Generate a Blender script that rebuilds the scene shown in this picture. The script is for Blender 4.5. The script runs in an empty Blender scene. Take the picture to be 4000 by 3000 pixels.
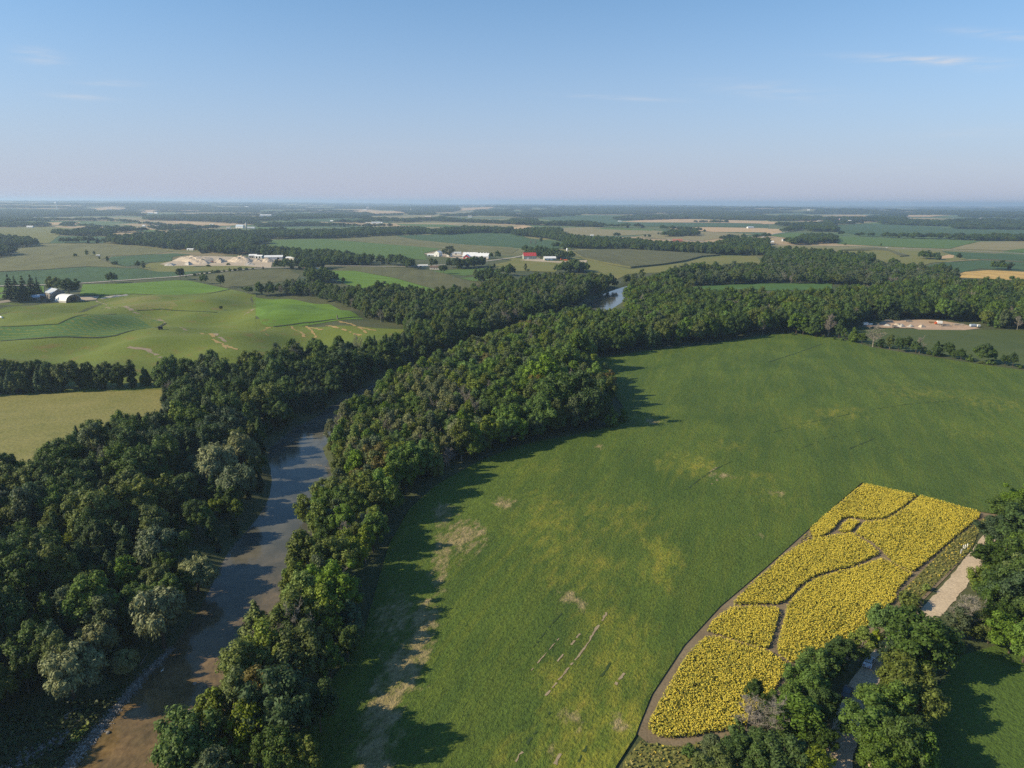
import bpy, math, random
import numpy as np
from mathutils import Matrix, Vector
from mathutils.geometry import delaunay_2d_cdt
C = bpy.context.scene.collection
SC = bpy.context.scene
R = math.radians
rng = np.random.default_rng(7)
random.seed(7)

# ------------------------------------------------------------------ camera
FPX = 2773.0
CAMH, PITCH, ROLL = 103.0, 14.35, 0.22
cd = bpy.data.cameras.new('camera'); cam = bpy.data.objects.new('camera', cd); C.objects.link(cam)
cd.sensor_width = 36; cd.lens = 36 * FPX / 4000; cd.clip_start = 1; cd.clip_end = 90000
CR = Matrix.Rotation(R(90 - PITCH), 3, 'X') @ Matrix.Rotation(R(ROLL), 3, 'Z')
cam.matrix_world = Matrix.Translation((0, 0, CAMH)) @ CR.to_4x4()
SC.camera = cam
CRN = np.array(CR)

# ------------------------------------------------------------------ sky, sun, exposure
SUN_EL, SHADOW_AZ = 30.5, 11.0          # shadows run to the right, a little away from the camera
SUN_STRENGTH, SKY_STRENGTH = 5.0, 0.097
sd = Vector((-math.cos(R(SHADOW_AZ)) * math.cos(R(SUN_EL)), -math.sin(R(SHADOW_AZ)) * math.cos(R(SUN_EL)), math.sin(R(SUN_EL))))
sl = bpy.data.lights.new('sun', 'SUN'); sl.energy = SUN_STRENGTH; sl.angle = R(0.5); sl.color = (1.0, 0.86, 0.60)
so = bpy.data.objects.new('sun', sl); C.objects.link(so)
so.rotation_euler = (-sd).to_track_quat('-Z', 'Y').to_euler(); so.location = (0, 0, 300)
W = bpy.data.worlds.new('World'); SC.world = W; W.use_nodes = True
nt = W.node_tree; nt.nodes.clear()
wo = nt.nodes.new('ShaderNodeOutputWorld'); bg = nt.nodes.new('ShaderNodeBackground')
sky = nt.nodes.new('ShaderNodeTexSky'); sky.sky_type = 'NISHITA'; sky.sun_disc = False
sky.sun_elevation = R(SUN_EL); sky.sun_rotation = math.atan2(sd.x, sd.y)
sky.altitude = 300; sky.air_density = 1.0; sky.dust_density = .3; sky.ozone_density = 4.0
bg.inputs[1].default_value = SKY_STRENGTH
# thin streaks of high cloud in the sky
def wmath(op, a, b=None, c=None):
    n = nt.nodes.new('ShaderNodeMath'); n.operation = op
    for i, v in enumerate((a, b, c)):
        if v is None: continue
        if isinstance(v, (int, float)): n.inputs[i].default_value = v
        else: nt.links.new(v, n.inputs[i])
    return n.outputs[0]
wtc = nt.nodes.new('ShaderNodeTexCoord'); wsx = nt.nodes.new('ShaderNodeSeparateXYZ')
nt.links.new(wtc.outputs['Generated'], wsx.inputs[0])
az = wmath('ARCTAN2', wsx.outputs[0], wsx.outputs[1]); el = wmath('ARCSINE', wsx.outputs[2])
cv = nt.nodes.new('ShaderNodeCombineXYZ'); nt.links.new(az, cv.inputs[0]); nt.links.new(wmath('MULTIPLY', el, 9.0), cv.inputs[1])
cn = nt.nodes.new('ShaderNodeTexNoise'); cn.inputs['Scale'].default_value = 14; cn.inputs['Detail'].default_value = 7; cn.inputs['Roughness'].default_value = .62
nt.links.new(cv.outputs[0], cn.inputs['Vector'])
cnz = wmath('MULTIPLY', wmath('MAXIMUM', wmath('SUBTRACT', cn.outputs[0], .36), 0.0), 3.2)
def pix_dir(px, py):
    v = CRN @ np.array([(px - 2000) / FPX, -(py - 1500) / FPX, -1.0]); return v / np.linalg.norm(v)
tot = None
for x0, y0, x1, y1, th, amp in ((3330, 222, 3860, 240, 11, .75), (3600, 235, 3900, 262, 14, .35), (60, 205, 240, 232, 22, .4), (200, 370, 420, 388, 8, .35),
                                (2230, 372, 2650, 392, 7, .35), (3730, 118, 4100, 150, 12, .4), (2780, 330, 3250, 375, 26, .26), (330, 322, 560, 330, 8, .35),
                                (3000, 640, 4200, 660, 24, .10), (3500, 520, 4200, 505, 20, .12), (1100, 560, 2600, 585, 20, .06)):
    a, b = pix_dir(x0, y0), pix_dir(x1, y1)
    aa, ea, ab, eb = math.atan2(a[0], a[1]), math.asin(a[2]), math.atan2(b[0], b[1]), math.asin(b[2])
    a0, e0 = (aa + ab) / 2, (ea + eb) / 2; sl_ = (eb - ea) / (ab - aa); sa = abs(ab - aa) / 2; se = th / FPX
    da = wmath('SUBTRACT', az, a0)
    de = wmath('SUBTRACT', wmath('SUBTRACT', el, e0), wmath('MULTIPLY', da, sl_))
    q = wmath('ADD', wmath('POWER', wmath('ABSOLUTE', wmath('DIVIDE', da, sa)), 2.0), wmath('POWER', wmath('ABSOLUTE', wmath('DIVIDE', de, se)), 2.0))
    g = wmath('MULTIPLY', wmath('EXPONENT', wmath('MULTIPLY', q, -1.0)), amp)
    tot = g if tot is None else wmath('ADD', tot, g)
cf = wmath('MINIMUM', wmath('MULTIPLY', tot, cnz), .8)
wm = nt.nodes.new('ShaderNodeMixRGB'); nt.links.new(cf, wm.inputs[0]); 
hz = nt.nodes.new('ShaderNodeMixRGB'); hz.inputs[2].default_value = (3.5, 3.42, 4.5, 1)      # the milky air low over the horizon
nt.links.new(wmath('MULTIPLY', wmath('EXPONENT', wmath('MULTIPLY', wmath('POWER', wmath('DIVIDE', wmath('MAXIMUM', el, 0.0), R(10)), 1.5), -1.0)), .88), hz.inputs[0])
tnt = nt.nodes.new('ShaderNodeMixRGB'); tnt.blend_type = 'MULTIPLY'; tnt.inputs[0].default_value = 1; tnt.inputs[2].default_value = (.75, 1.04, 1.09, 1); nt.links.new(sky.outputs[0], tnt.inputs[1]); nt.links.new(tnt.outputs[0], hz.inputs[1]); nt.links.new(hz.outputs[0], wm.inputs[1]); wm.inputs[2].default_value = (5.2, 5.1, 5.2, 1)
nt.links.new(wm.outputs[0], bg.inputs[0]); nt.links.new(bg.outputs[0], wo.inputs[0])
SC.view_settings.view_transform = 'Standard'; SC.view_settings.look = 'None'; SC.view_settings.exposure = 0.55
SC.view_settings.gamma = 1.0; SC.view_settings.use_curve_mapping = False
cy = SC.cycles
cy.max_bounces = 6; cy.diffuse_bounces = 2; cy.glossy_bounces = 2; cy.transmission_bounces = 3; cy.volume_bounces = 1; cy.transparent_max_bounces = 8
cy.use_denoising = False; cy.use_adaptive_sampling = False; cy.sample_clamp_indirect = 4
HAZE = 0.85e-4

# ------------------------------------------------------------------ pixel tracing helpers (turn a traced point into a place on the ground)
def T(ox, oy, pts, s=1000 / 2212.):
    return [(ox + p[0] * s, oy + p[1] * s) + tuple(p[2:]) for p in pts]
def F(pts): return T(0, 0, pts, 4000 / 2212.)
t1 = lambda p: T(0, 750, p); t2 = lambda p: T(1000, 750, p); t3 = lambda p: T(2000, 750, p); t4 = lambda p: T(3000, 750, p)
t5 = lambda p: T(0, 1200, p); t6 = lambda p: T(1000, 1200, p); t7 = lambda p: T(2000, 1200, p); t8 = lambda p: T(3000, 1200, p)
u1 = lambda p: T(0, 1800, p); u2 = lambda p: T(1000, 1800, p); u3 = lambda p: T(2000, 1800, p); u4 = lambda p: T(3000, 1800, p)
v1 = lambda p: T(0, 2300, p); v2 = lambda p: T(1000, 2300, p); v3 = lambda p: T(2000, 2300, p); v4 = lambda p: T(3000, 2300, p)
def flat(px, py, z=0.0, maxd=26000):
    d = pix_dir(px, py)
    if d[2] > -1e-4: t = maxd
    else: t = min((z - CAMH) / d[2], maxd)
    return np.array([d[0] * t, d[1] * t])
WATER_Z = -3.0
LEFT_EDGE = [(-60, 3350), (120, 3150), (262, 3000), (390, 2875), (480, 2760), (560, 2660), (650, 2560), (760, 2420), (830, 2280), (905, 2135), (1000, 2040),
             (1060, 1930), (1062, 1850), (1041, 1765), (1081, 1729), (1158, 1668), (1222, 1640), (1307, 1577), (1402, 1527), (1524, 1473), (1640, 1432),
             (1760, 1385), (1880, 1338), (2000, 1294), (2120, 1256), (2215, 1222), (2290, 1190), (2350, 1152), (2400, 1132), (2447, 1118), (2510, 1103), (2600, 1085), (2750, 1070)]
led = np.array([flat(x, y, WATER_Z) for x, y in LEFT_EDGE])
def smooth_line(p, n=3):
    p = np.asarray(p, float)
    for _ in range(n):
        q = np.empty((2 * len(p), p.shape[1])); q[0::2] = p * 1; q[1::2] = 0
        a, b = p[:-1], p[1:]
        q = np.empty((2 * len(a) + 2, p.shape[1])); q[0] = p[0]; q[-1] = p[-1]
        q[1:-1:2] = a * .75 + b * .25; q[2:-1:2] = a * .25 + b * .75
        p = q
    return p
def offset_line(p, off):
    t = np.gradient(p, axis=0); t /= np.linalg.norm(t, axis=1)[:, None] + 1e-9
    n = np.stack([t[:, 1], -t[:, 0]], 1)            # to the right of travel
    return p + n * np.asarray(off).reshape(-1, 1) if np.ndim(off) else p + n * off
led = smooth_line(led, 1)
HW = 11.5
RIVER = offset_line(led, HW)
WIDE = int(np.argmin(np.hypot(*(led - flat(2120, 1256, WATER_Z)).T)))       # the upper reach is wider
RIVER2 = offset_line(led, 33 - HW)[WIDE:]
def river_dist(x, y): return np.minimum(seg_dist(x, y, RIVER), seg_dist(x, y, RIVER2))
def seg_dist(x, y, line):
    best = np.full(x.shape, 1e9)
    for (ax, ay), (bx, by) in zip(line[:-1], line[1:]):
        dx, dy = bx - ax, by - ay; L = dx * dx + dy * dy + 1e-9
        t = np.clip(((x - ax) * dx + (y - ay) * dy) / L, 0, 1)
        best = np.minimum(best, np.hypot(x - ax - t * dx, y - ay - t * dy))
    return best
def S(t):
    t = np.clip(t, 0, 1); return t * t * (3 - 2 * t)
def H(x, y):
    x = np.asarray(x, float); y = np.asarray(y, float); d = np.hypot(x, y)
    z = 1.1 * np.sin(x / 36 + .6 * np.sin(y / 55)) * np.sin(y / 43 + .8) * S((x + 10) / 60) * S((y - 60) / 80) * S((640 - y) / 200)
    m = S((-95 - x) / 70) * S((y - 400) / 70) * S((900 - y) / 200) * S((900 + x) / 300)
    z = z + m * (5.0 * np.sin(x / 34 + y / 70 + 1.2) * np.sin(y / 41 - x / 160) + 2.5 * np.sin(x / 15.5 - y / 33) * np.sin(y / 23 + x / 60))
    z = z + 6 * S((d - 1000) / 2500) * np.sin(x / 560 + 1 + .7 * np.sin(y / 900)) * np.sin(y / 430 + .5)
    far = S((d - 6500) / 5000)
    z = z + far * (18 + 16 * np.sin(x / 1900 + .4) + 8 * np.sin(x / 730 + 2) + 46 * S((-x + 500) / 7000))
    near = (d < 1400)
    if np.any(near):
        xs, ys = x[near] if x.ndim else x, y[near] if y.ndim else y
        dr = river_dist(np.atleast_1d(xs), np.atleast_1d(ys))
        k = S((dr - (HW - 6.5)) / 19)
        zn = np.atleast_1d(z[near] if z.ndim else z) * k - 4.2 * (1 - k)
        if z.ndim: z[near] = zn
        else: z = float(zn[0])
    return z
_ts = np.geomspace(60, 30000, 1400)
def G(px, py, z=0.0):
    """where the line of sight through a traced point meets the ground (raised by z)"""
    d = pix_dir(px, py)
    X, Y, Z = d[0] * _ts, d[1] * _ts, CAMH + d[2] * _ts
    below = np.nonzero(Z < H(X, Y) + z)[0]
    if len(below) == 0: i = len(_ts) - 1
    else: i = below[0]
    if i == 0: t = _ts[0]
    else:
        lo, hi = _ts[i - 1], _ts[i]
        for _ in range(18):
            mm = (lo + hi) / 2
            if CAMH + d[2] * mm < float(H(d[0] * mm, d[1] * mm)) + z: hi = mm
            else: lo = mm
        t = hi
    return np.array([d[0] * t, d[1] * t])
def GP(pts):
    """traced outline -> ground polygon; a third value is the height of the treetop traced there"""
    return [tuple(G(p[0], p[1], p[2] if len(p) > 2 else 0.0)) for p in pts]
def project(x, y, z):
    v = np.stack([x, y, z - CAMH], -1) @ CRN
    return 2000 + FPX * v[..., 0] / -v[..., 2], 1500 - FPX * v[..., 1] / -v[..., 2], -v[..., 2]
def inside(poly, x, y):
    poly = np.asarray(poly); r = np.zeros(x.shape, bool); j = len(poly) - 1
    for i in range(len(poly)):
        xi, yi = poly[i]; xj, yj = poly[j]
        c = ((yi > y) != (yj > y)) & (x < (xj - xi) * (y - yi) / (yj - yi + 1e-12) + xi)
        r ^= c; j = i
    return r

# ------------------------------------------------------------------ mesh helpers
def tag(o, label=None, cat=None, group=None, kind=None):
    if label: o['label'] = label
    if cat: o['category'] = cat
    if group: o['group'] = group
    if kind: o['kind'] = kind
    return o
def empty(name, loc, rz=0, label=None, cat=None, group=None):
    o = bpy.data.objects.new(name, None); C.objects.link(o); o.location = loc; o.rotation_euler = (0, 0, rz); o.empty_display_size = .5
    return tag(o, label, cat, group)
def link(name, me, parent=None):
    o = bpy.data.objects.new(name, me); C.objects.link(o)
    if parent: o.parent = parent
    return o
def np_mesh(name, V, Fq, mats, midx=None, smooth=False, tris=None):
    """V (n,3), Fq (m,4) quads, tris (k,3)"""
    me = bpy.data.meshes.new(name); V = np.asarray(V, np.float32)
    Fq = np.zeros((0, 4), int) if Fq is None else np.asarray(Fq, int); tr = np.zeros((0, 3), int) if tris is None else np.asarray(tris, int)
    nl = Fq.size + tr.size; nf = len(Fq) + len(tr)
    me.vertices.add(len(V)); me.vertices.foreach_set('co', V.ravel())
    me.loops.add(nl); me.loops.foreach_set('vertex_index', np.concatenate([Fq.ravel(), tr.ravel()]).astype(np.int32))
    me.polygons.add(nf)
    st = np.concatenate([np.arange(len(Fq)) * 4, Fq.size + np.arange(len(tr)) * 3]).astype(np.int32)
    me.polygons.foreach_set('loop_start', st)
    for m in (mats if isinstance(mats, (list, tuple)) else [mats]): me.materials.append(m)
    if midx is not None: me.polygons.foreach_set('material_index', np.asarray(midx, np.int32))
    if smooth: me.polygons.foreach_set('use_smooth', np.ones(nf, bool))
    me.update(calc_edges=True); me.validate()
    return me
class MB:
    """collects boxes, bars, tubes and lathes into one mesh"""
    def __init__(s): s.v = []; s.f = []
    def add(s, vs, fs):
        o = len(s.v); s.v += [tuple(map(float, v)) for v in vs]; s.f += [tuple(o + i for i in f) for f in fs]; return s
    def box(s, x0, x1, y0, y1, z0, z1):
        return s.add([(x0, y0, z0), (x1, y0, z0), (x1, y1, z0), (x0, y1, z0), (x0, y0, z1), (x1, y0, z1), (x1, y1, z1), (x0, y1, z1)],
                     [(3, 2, 1, 0), (4, 5, 6, 7), (0, 1, 5, 4), (1, 2, 6, 5), (2, 3, 7, 6), (3, 0, 4, 7)])
    def tube(s, pts, rads, n=6, cap=True):
        pts = [Vector(p) for p in pts]; rings = []
        for i, p in enumerate(pts):
            t = (pts[min(i + 1, len(pts) - 1)] - pts[max(i - 1, 0)]).normalized()
            a = t.orthogonal().normalized() if abs(t.z) < .95 else Vector((1, 0, 0)); a = (a - t * a.dot(t)).normalized(); b = t.cross(a)
            rings.append([p + (a * math.cos(2 * math.pi * k / n) + b * math.sin(2 * math.pi * k / n)) * rads[i] for k in range(n)])
        vs = [v for r in rings for v in r]; fs = []
        for i in range(len(rings) - 1):
            for k in range(n): fs.append((i * n + k, i * n + (k + 1) % n, (i + 1) * n + (k + 1) % n, (i + 1) * n + k))
        if cap: fs += [tuple(range(n))[::-1], tuple((len(rings) - 1) * n + k for k in range(n))]
        return s.add(vs, fs)
    def lathe(s, prof, n=16, cx=0, cy=0):
        return s.tube([(cx, cy, z + i * 1e-5) for i, (r, z) in enumerate(prof)], [r for r, z in prof], n)
    def build(s, name, m, parent=None, smooth=False, bevel=0):
        me = bpy.data.meshes.new(name); me.from_pydata(s.v, [], s.f); me.materials.append(m)
        if smooth: me.polygons.foreach_set('use_smooth', np.ones(len(me.polygons), bool))
        me.update(); o = link(name, me, parent)
        if bevel:
            b = o.modifiers.new('bevel', 'BEVEL'); b.width = bevel; b.segments = 2; b.limit_method = 'ANGLE'
        return o

# ------------------------------------------------------------------ materials
class NM:
    def __init__(s, name):
        s.m = bpy.data.materials.new(name); s.m.use_nodes = True; s.nt = s.m.node_tree; s.p = s.nt.nodes['Principled BSDF']
        s.out = s.nt.nodes['Material Output']; s.p.inputs['Roughness'].default_value = .85; s.p.inputs['Specular IOR Level'].default_value = .2
        s._tc = None
    def n(s, t, **kw):
        k = s.nt.nodes.new('ShaderNode' + t)
        for a, b in kw.items(): setattr(k, a, b)
        return k
    def l(s, a, b): s.nt.links.new(a, b)
    def sv(s, sock, v):
        if hasattr(v, 'is_output'): s.l(v, sock)
        elif isinstance(v, (tuple, list)): sock.default_value = tuple(v) + ((1,) if len(v) == 3 and len(sock.default_value) == 4 else ())
        else: sock.default_value = v
    def obj(s):
        if s._tc is None: s._tc = s.n('TexCoord').outputs['Object']
        return s._tc
    def noise(s, scale, detail=3, rough=.55, vec=None, dist=0):
        k = s.n('TexNoise'); k.inputs['Scale'].default_value = scale; k.inputs['Detail'].default_value = detail; k.inputs['Roughness'].default_value = rough
        k.inputs['Distortion'].default_value = dist; s.l(vec if vec is not None else s.obj(), k.inputs['Vector']); return k.outputs[0]
    def ramp(s, f, *stops):
        k = s.n('ValToRGB'); e = k.color_ramp.elements
        while len(e) < len(stops): e.new(.5)
        for el_, (p, c) in zip(e, stops): el_.position = p; el_.color = tuple(c) + (1,) if len(c) == 3 else c
        s.l(f, k.inputs[0]); return k.outputs[0]
    def rng(s, f, a, b, c=0., d=1.):
        k = s.n('MapRange'); k.inputs[1].default_value = a; k.inputs[2].default_value = b; k.inputs[3].default_value = c; k.inputs[4].default_value = d; s.l(f, k.inputs[0]); return k.outputs[0]
    def mix(s, f, a, b, mode='MIX'):
        k = s.n('MixRGB', blend_type=mode); s.sv(k.inputs[0], f); s.sv(k.inputs[1], a); s.sv(k.inputs[2], b); return k.outputs[0]
    def math(s, op, a, b=0.):
        k = s.n('Math', operation=op); s.sv(k.inputs[0], a); s.sv(k.inputs[1], b); return k.outputs[0]
    def scaled(s, sx, sy, sz=1, rz=0):
        k = s.n('Mapping'); k.vector_type = 'TEXTURE'; k.inputs['Rotation'].default_value = (0, 0, rz); k.inputs['Scale'].default_value = (1 / sx, 1 / sy, 1 / sz)
        s.l(s.obj(), k.inputs['Vector']); return k.outputs[0]
    def bump(s, h, strength, dist):
        k = s.n('Bump'); k.inputs['Strength'].default_value = strength; k.inputs['Distance'].default_value = dist; s.l(h, k.inputs['Height']); s.l(k.outputs[0], s.p.inputs['Normal'])
    def col(s, c): s.sv(s.p.inputs['Base Color'], c); return s
def plain(name, c, rough=.7, var=.12, scale=.8, spec=.25, metal=0):
    k = NM(name); f = k.noise(scale, 4)
    k.col(k.mix(k.rng(f, .3, .7), tuple(x * (1 - var) for x in c), tuple(min(1, x * (1 + var)) for x in c)))
    k.p.inputs['Roughness'].default_value = rough; k.p.inputs['Specular IOR Level'].default_value = spec; k.p.inputs['Metallic'].default_value = metal
    return k.m
def field_mat(name, a, b, c=None, big=1 / 60., grain=1.6, bump=.6, rows=None, camt=.5, gd=.25):
    """a crop or meadow: two tones in broad drifts, a third in scattered patches, leaf grain and faint rows"""
    k = NM(name)
    f = k.noise(big, 5, .6); col = k.mix(k.rng(f, .32, .68), a, b)
    if c is not None:
        g = k.noise(big * 2.3, 6, .62, dist=.6); col = k.mix(k.math('MULTIPLY', k.rng(g, .55, .74), camt), col, c)
    h = k.noise(grain, 3, .7)
    col = k.mix(1.0, col, k.ramp(h, (.25, (.62, .62, .62)), (.5, (1, 1, 1)), (.78, (1.32, 1.32, 1.28))), 'MULTIPLY')
    if rows:
        ang, per = rows
        st = k.noise(1.0, 2, .5, vec=k.scaled(1 / per, .012, 1, ang)); col = k.mix(.6, col, k.ramp(st, (.35, (.8, .8, .8)), (.65, (1.15, 1.15, 1.12))), 'MULTIPLY')
    k.col(col); k.bump(h, bump, gd)
    return k.m
# ------------------------------------------------------------------ ground sheet
def axis(lo, hi, step, far, grow=1.09):
    a = list(np.arange(lo, hi + .1, step)); s = step
    while a[-1] < far: s *= grow; a.append(a[-1] + s)
    b = []; s = step; x = lo
    while x > -far: s *= grow; x -= s; b.append(x)
    return np.array(b[::-1] + a)
gx = axis(-330, 330, 4.5, 31000); gy = axis(60, 1000, 4.5, 31000); gy = gy[gy > -600]
GX, GY = np.meshgrid(gx, gy); GZ = H(GX.ravel(), GY.ravel())
nx, ny = len(gx), len(gy)
ii = (np.arange(ny - 1)[:, None] * nx + np.arange(nx - 1)[None]).ravel()
k = NM('land')
sep = k.n('SeparateXYZ'); k.l(k.obj(), sep.inputs[0])
wv = k.n('VectorMath', operation='ADD'); k.l(k.obj(), wv.inputs[0])
nz = k.n('TexNoise'); nz.inputs['Scale'].default_value = 1 / 500; nz.inputs['Detail'].default_value = 2; k.l(k.obj(), nz.inputs['Vector'])
sc_ = k.n('VectorMath', operation='SCALE'); k.l(nz.outputs['Color'], sc_.inputs[0]); sc_.inputs['Scale'].default_value = 220; k.l(sc_.outputs[0], wv.inputs[1])
mp = k.n('Mapping'); mp.inputs['Scale'].default_value = (1 / 620, 1 / 420, 0); mp.inputs['Rotation'].default_value = (0, 0, .25); k.l(wv.outputs[0], mp.inputs['Vector'])
vo = k.n('TexVoronoi'); vo.distance = 'CHEBYCHEV'; vo.inputs['Scale'].default_value = 1; k.l(mp.outputs[0], vo.inputs['Vector'])
sx = k.n('SeparateXYZ'); k.l(vo.outputs['Color'], sx.inputs[0])
patch = k.ramp(sx.outputs[0], (0, (.095, .120, .045)), (.18, (.095, .145, .048)), (.34, (.18, .17, .072)), (.5, (.070, .115, .048)), (.62, (.34, .25, .14)), (.74, (.085, .13, .045)), (.84, (.22, .19, .095)), (.95, (.36, .265, .15)))
patch.node.color_ramp.interpolation = 'CONSTANT'
nf = k.noise(1 / 40., 5, .6)
nearc = k.mix(k.rng(nf, .35, .65), (.050, .068, .026), (.085, .088, .040))
col = k.mix(k.rng(sep.outputs[1], 1200, 1700), nearc, patch)
gr = k.noise(1.3, 3, .7)
k.col(k.mix(1., col, k.ramp(gr, (.25, (.7, .7, .7)), (.75, (1.25, 1.25, 1.2))), 'MULTIPLY')); k.bump(gr, .6, .3)
me = np_mesh('ground', np.stack([GX.ravel(), GY.ravel(), GZ], 1), np.stack([ii, ii + 1, ii + nx + 1, ii + nx], 1), k.m, smooth=True)
tag(link('ground', me), kind='structure')

# ------------------------------------------------------------------ field sheets, dirt, roads
_layer = [0]
def resample(p, s, closed=True):
    p = [np.array(q[:2], float) for q in p]; out = []
    for a, b in zip(p, p[1:] + ([p[0]] if closed else [])):
        n = max(1, int(math.ceil(np.linalg.norm(b - a) / s)))
        out += [a + (b - a) * i / n for i in range(n)]
    if not closed: out.append(p[-1])
    return np.array(out)
def drape(name, poly, mat, spacing=None, lift=None, attrs=None, kind='structure', wob=0.0):
    poly = np.asarray([q[:2] for q in poly], float)
    ext = poly.max(0) - poly.min(0); d = np.hypot(*poly.mean(0))
    sp = spacing or max(5.0, min(ext.max() / 26, 60))
    b = resample(poly, sp)
    if wob: b = b + rng.normal(0, wob, b.shape)
    X, Y = np.meshgrid(np.arange(poly[:, 0].min() + sp * .5, poly[:, 0].max(), sp), np.arange(poly[:, 1].min() + sp * .5, poly[:, 1].max(), sp))
    X, Y = X.ravel(), Y.ravel(); m = inside(b, X, Y); X, Y = X[m], Y[m]
    if len(X):
        m = seg_dist(X, Y, np.vstack([b, b[:1]])) > sp * .35; X, Y = X[m], Y[m]
    c0 = poly.mean(0)
    pts = [Vector((float(x - c0[0]), float(y - c0[1]))) for x, y in np.vstack([b, np.stack([X, Y], 1)])]
    n = len(b)
    r = delaunay_2d_cdt(pts, [(i, (i + 1) % n) for i in range(n)], [], 1, 1e-4)
    V = np.array([(v[0] + c0[0], v[1] + c0[1]) for v in r[0]]); tr = np.array([f for f in r[2] if len(f) == 3], int)
    _layer[0] += 1
    z = H(V[:, 0], V[:, 1]) + (lift if lift is not None else .03 + d * 2.2e-4 + _layer[0] * 8e-4)
    me = np_mesh(name, np.column_stack([V, z]), None, mat, tris=tr, smooth=True)
    for an, fn in (attrs or {}).items():
        a = me.attributes.new(an, 'FLOAT', 'POINT'); vv = np.zeros(len(me.vertices) * 3); me.vertices.foreach_get('co', vv); vv = vv.reshape(-1, 3)
        a.data.foreach_set('value', fn(vv[:, 0], vv[:, 1]).astype(np.float32))
    o = link(name, me)
    # faces must look up
    nz_ = np.zeros(len(me.polygons) * 3); me.polygons.foreach_get('normal', nz_)
    if nz_.reshape(-1, 3)[:, 2].mean() < 0: me.flip_normals()
    return tag(o, kind=kind) if kind else o
def ribbon(name, line, width, mat, lift=.05, step=4.0, jit=0.0, kind='structure', gaps=0.0):
    p = resample(line, step, closed=False)
    if len(p) < 3: p = resample(line, np.linalg.norm(np.array(line[0][:2]) - np.array(line[-1][:2])) / 4, closed=False)
    t = np.gradient(p, axis=0); t /= np.linalg.norm(t, axis=1)[:, None] + 1e-9; nn = np.stack([t[:, 1], -t[:, 0]], 1)
    w = width / 2 * (1 + rng.normal(0, jit, (len(p), 2)))
    A, B = p - nn * w[:, :1], p + nn * w[:, 1:]
    V = np.concatenate([np.column_stack([A, H(A[:, 0], A[:, 1]) + lift]), np.column_stack([B, H(B[:, 0], B[:, 1]) + lift])])
    n = len(p); i = np.arange(n - 1)
    if gaps: i = i[rng.random(n - 1) > gaps]
    o = link(name, np_mesh(name, V, np.stack([i, i + n, i + n + 1, i + 1], 1), mat))
    return tag(o, kind=kind) if kind else o

# river and its bed stones
k = NM('river_water')
nb = k.noise(1 / 9., 5, .6); nb2 = k.noise(.7, 4, .65, vec=k.scaled(1.2, .7)); 
sep = k.n('SeparateXYZ'); k.l(k.obj(), sep.inputs[0])
bed = k.mix(k.rng(nb, .35, .65), (.105, .078, .036), (.205, .130, .058))
bed = k.mix(1., bed, k.ramp(nb2, (.3, (.6, .6, .6)), (.7, (1.3, 1.3, 1.3))), 'MULTIPLY')
deep = k.mix(k.rng(nb, .4, .7), (.072, .074, .062), (.128, .122, .098))
c = k.mix(k.rng(sep.outputs[1], 125, 210), bed, deep)
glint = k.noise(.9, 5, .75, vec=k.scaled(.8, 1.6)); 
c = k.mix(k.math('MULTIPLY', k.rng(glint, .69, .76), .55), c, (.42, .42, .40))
k.col(c); k.p.inputs['Roughness'].default_value = .07; k.p.inputs['Specular IOR Level'].default_value = .36; k.p.inputs['IOR'].default_value = 1.33
rp = k.noise(1.1, 3, .6, vec=k.scaled(1, 1.6)); k.bump(rp, .12, .12)
wl = offset_line(RIVER, -HW - 4.5); wr = offset_line(RIVER, np.where(np.arange(len(RIVER)) < WIDE, HW + 4.5, 33 - HW + 4.5)); n = len(wl); i = np.arange(n - 1)
V = np.concatenate([np.column_stack([wl, np.full(n, WATER_Z)]), np.column_stack([wr, np.full(n, WATER_Z)])])
tag(link('river', np_mesh('river', V, np.stack([i, i + n, i + n + 1, i + 1], 1), k.m)), kind='structure')
def lpart(a, b, off0, off1):
    q = RIVER[a:b]; A, B = offset_line(q, off0), offset_line(q, off1); return list(map(tuple, A)) + list(map(tuple, B[::-1]))

M_dirt = field_mat('dirt_path', (.155, .115, .070), (.215, .165, .105), (.10, .105, .045), 1 / 8., 2.2, .3, camt=.5)
M_gravel = field_mat('pale_gravel', (.42, .36, .29), (.50, .43, .35), None, 1 / 12., 2.5, .2)
M_soil = field_mat('bare_soil', (.20, .155, .105), (.29, .23, .165), (.10, .10, .05), 1 / 14., 1.2, .5, camt=.4)
M_sand = field_mat('sandy_ground', (.36, .29, .21), (.44, .36, .27), (.25, .20, .14), 1 / 25., .5, .5)
M_floor = field_mat('forest_floor', (.028, .033, .016), (.045, .045, .024), None, 1 / 9., .8, .5)
M_shore = field_mat('shore_grass', (.040, .055, .020), (.060, .072, .028), (.09, .08, .045), 1 / 6., 1.4, .7, camt=.4)

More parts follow.
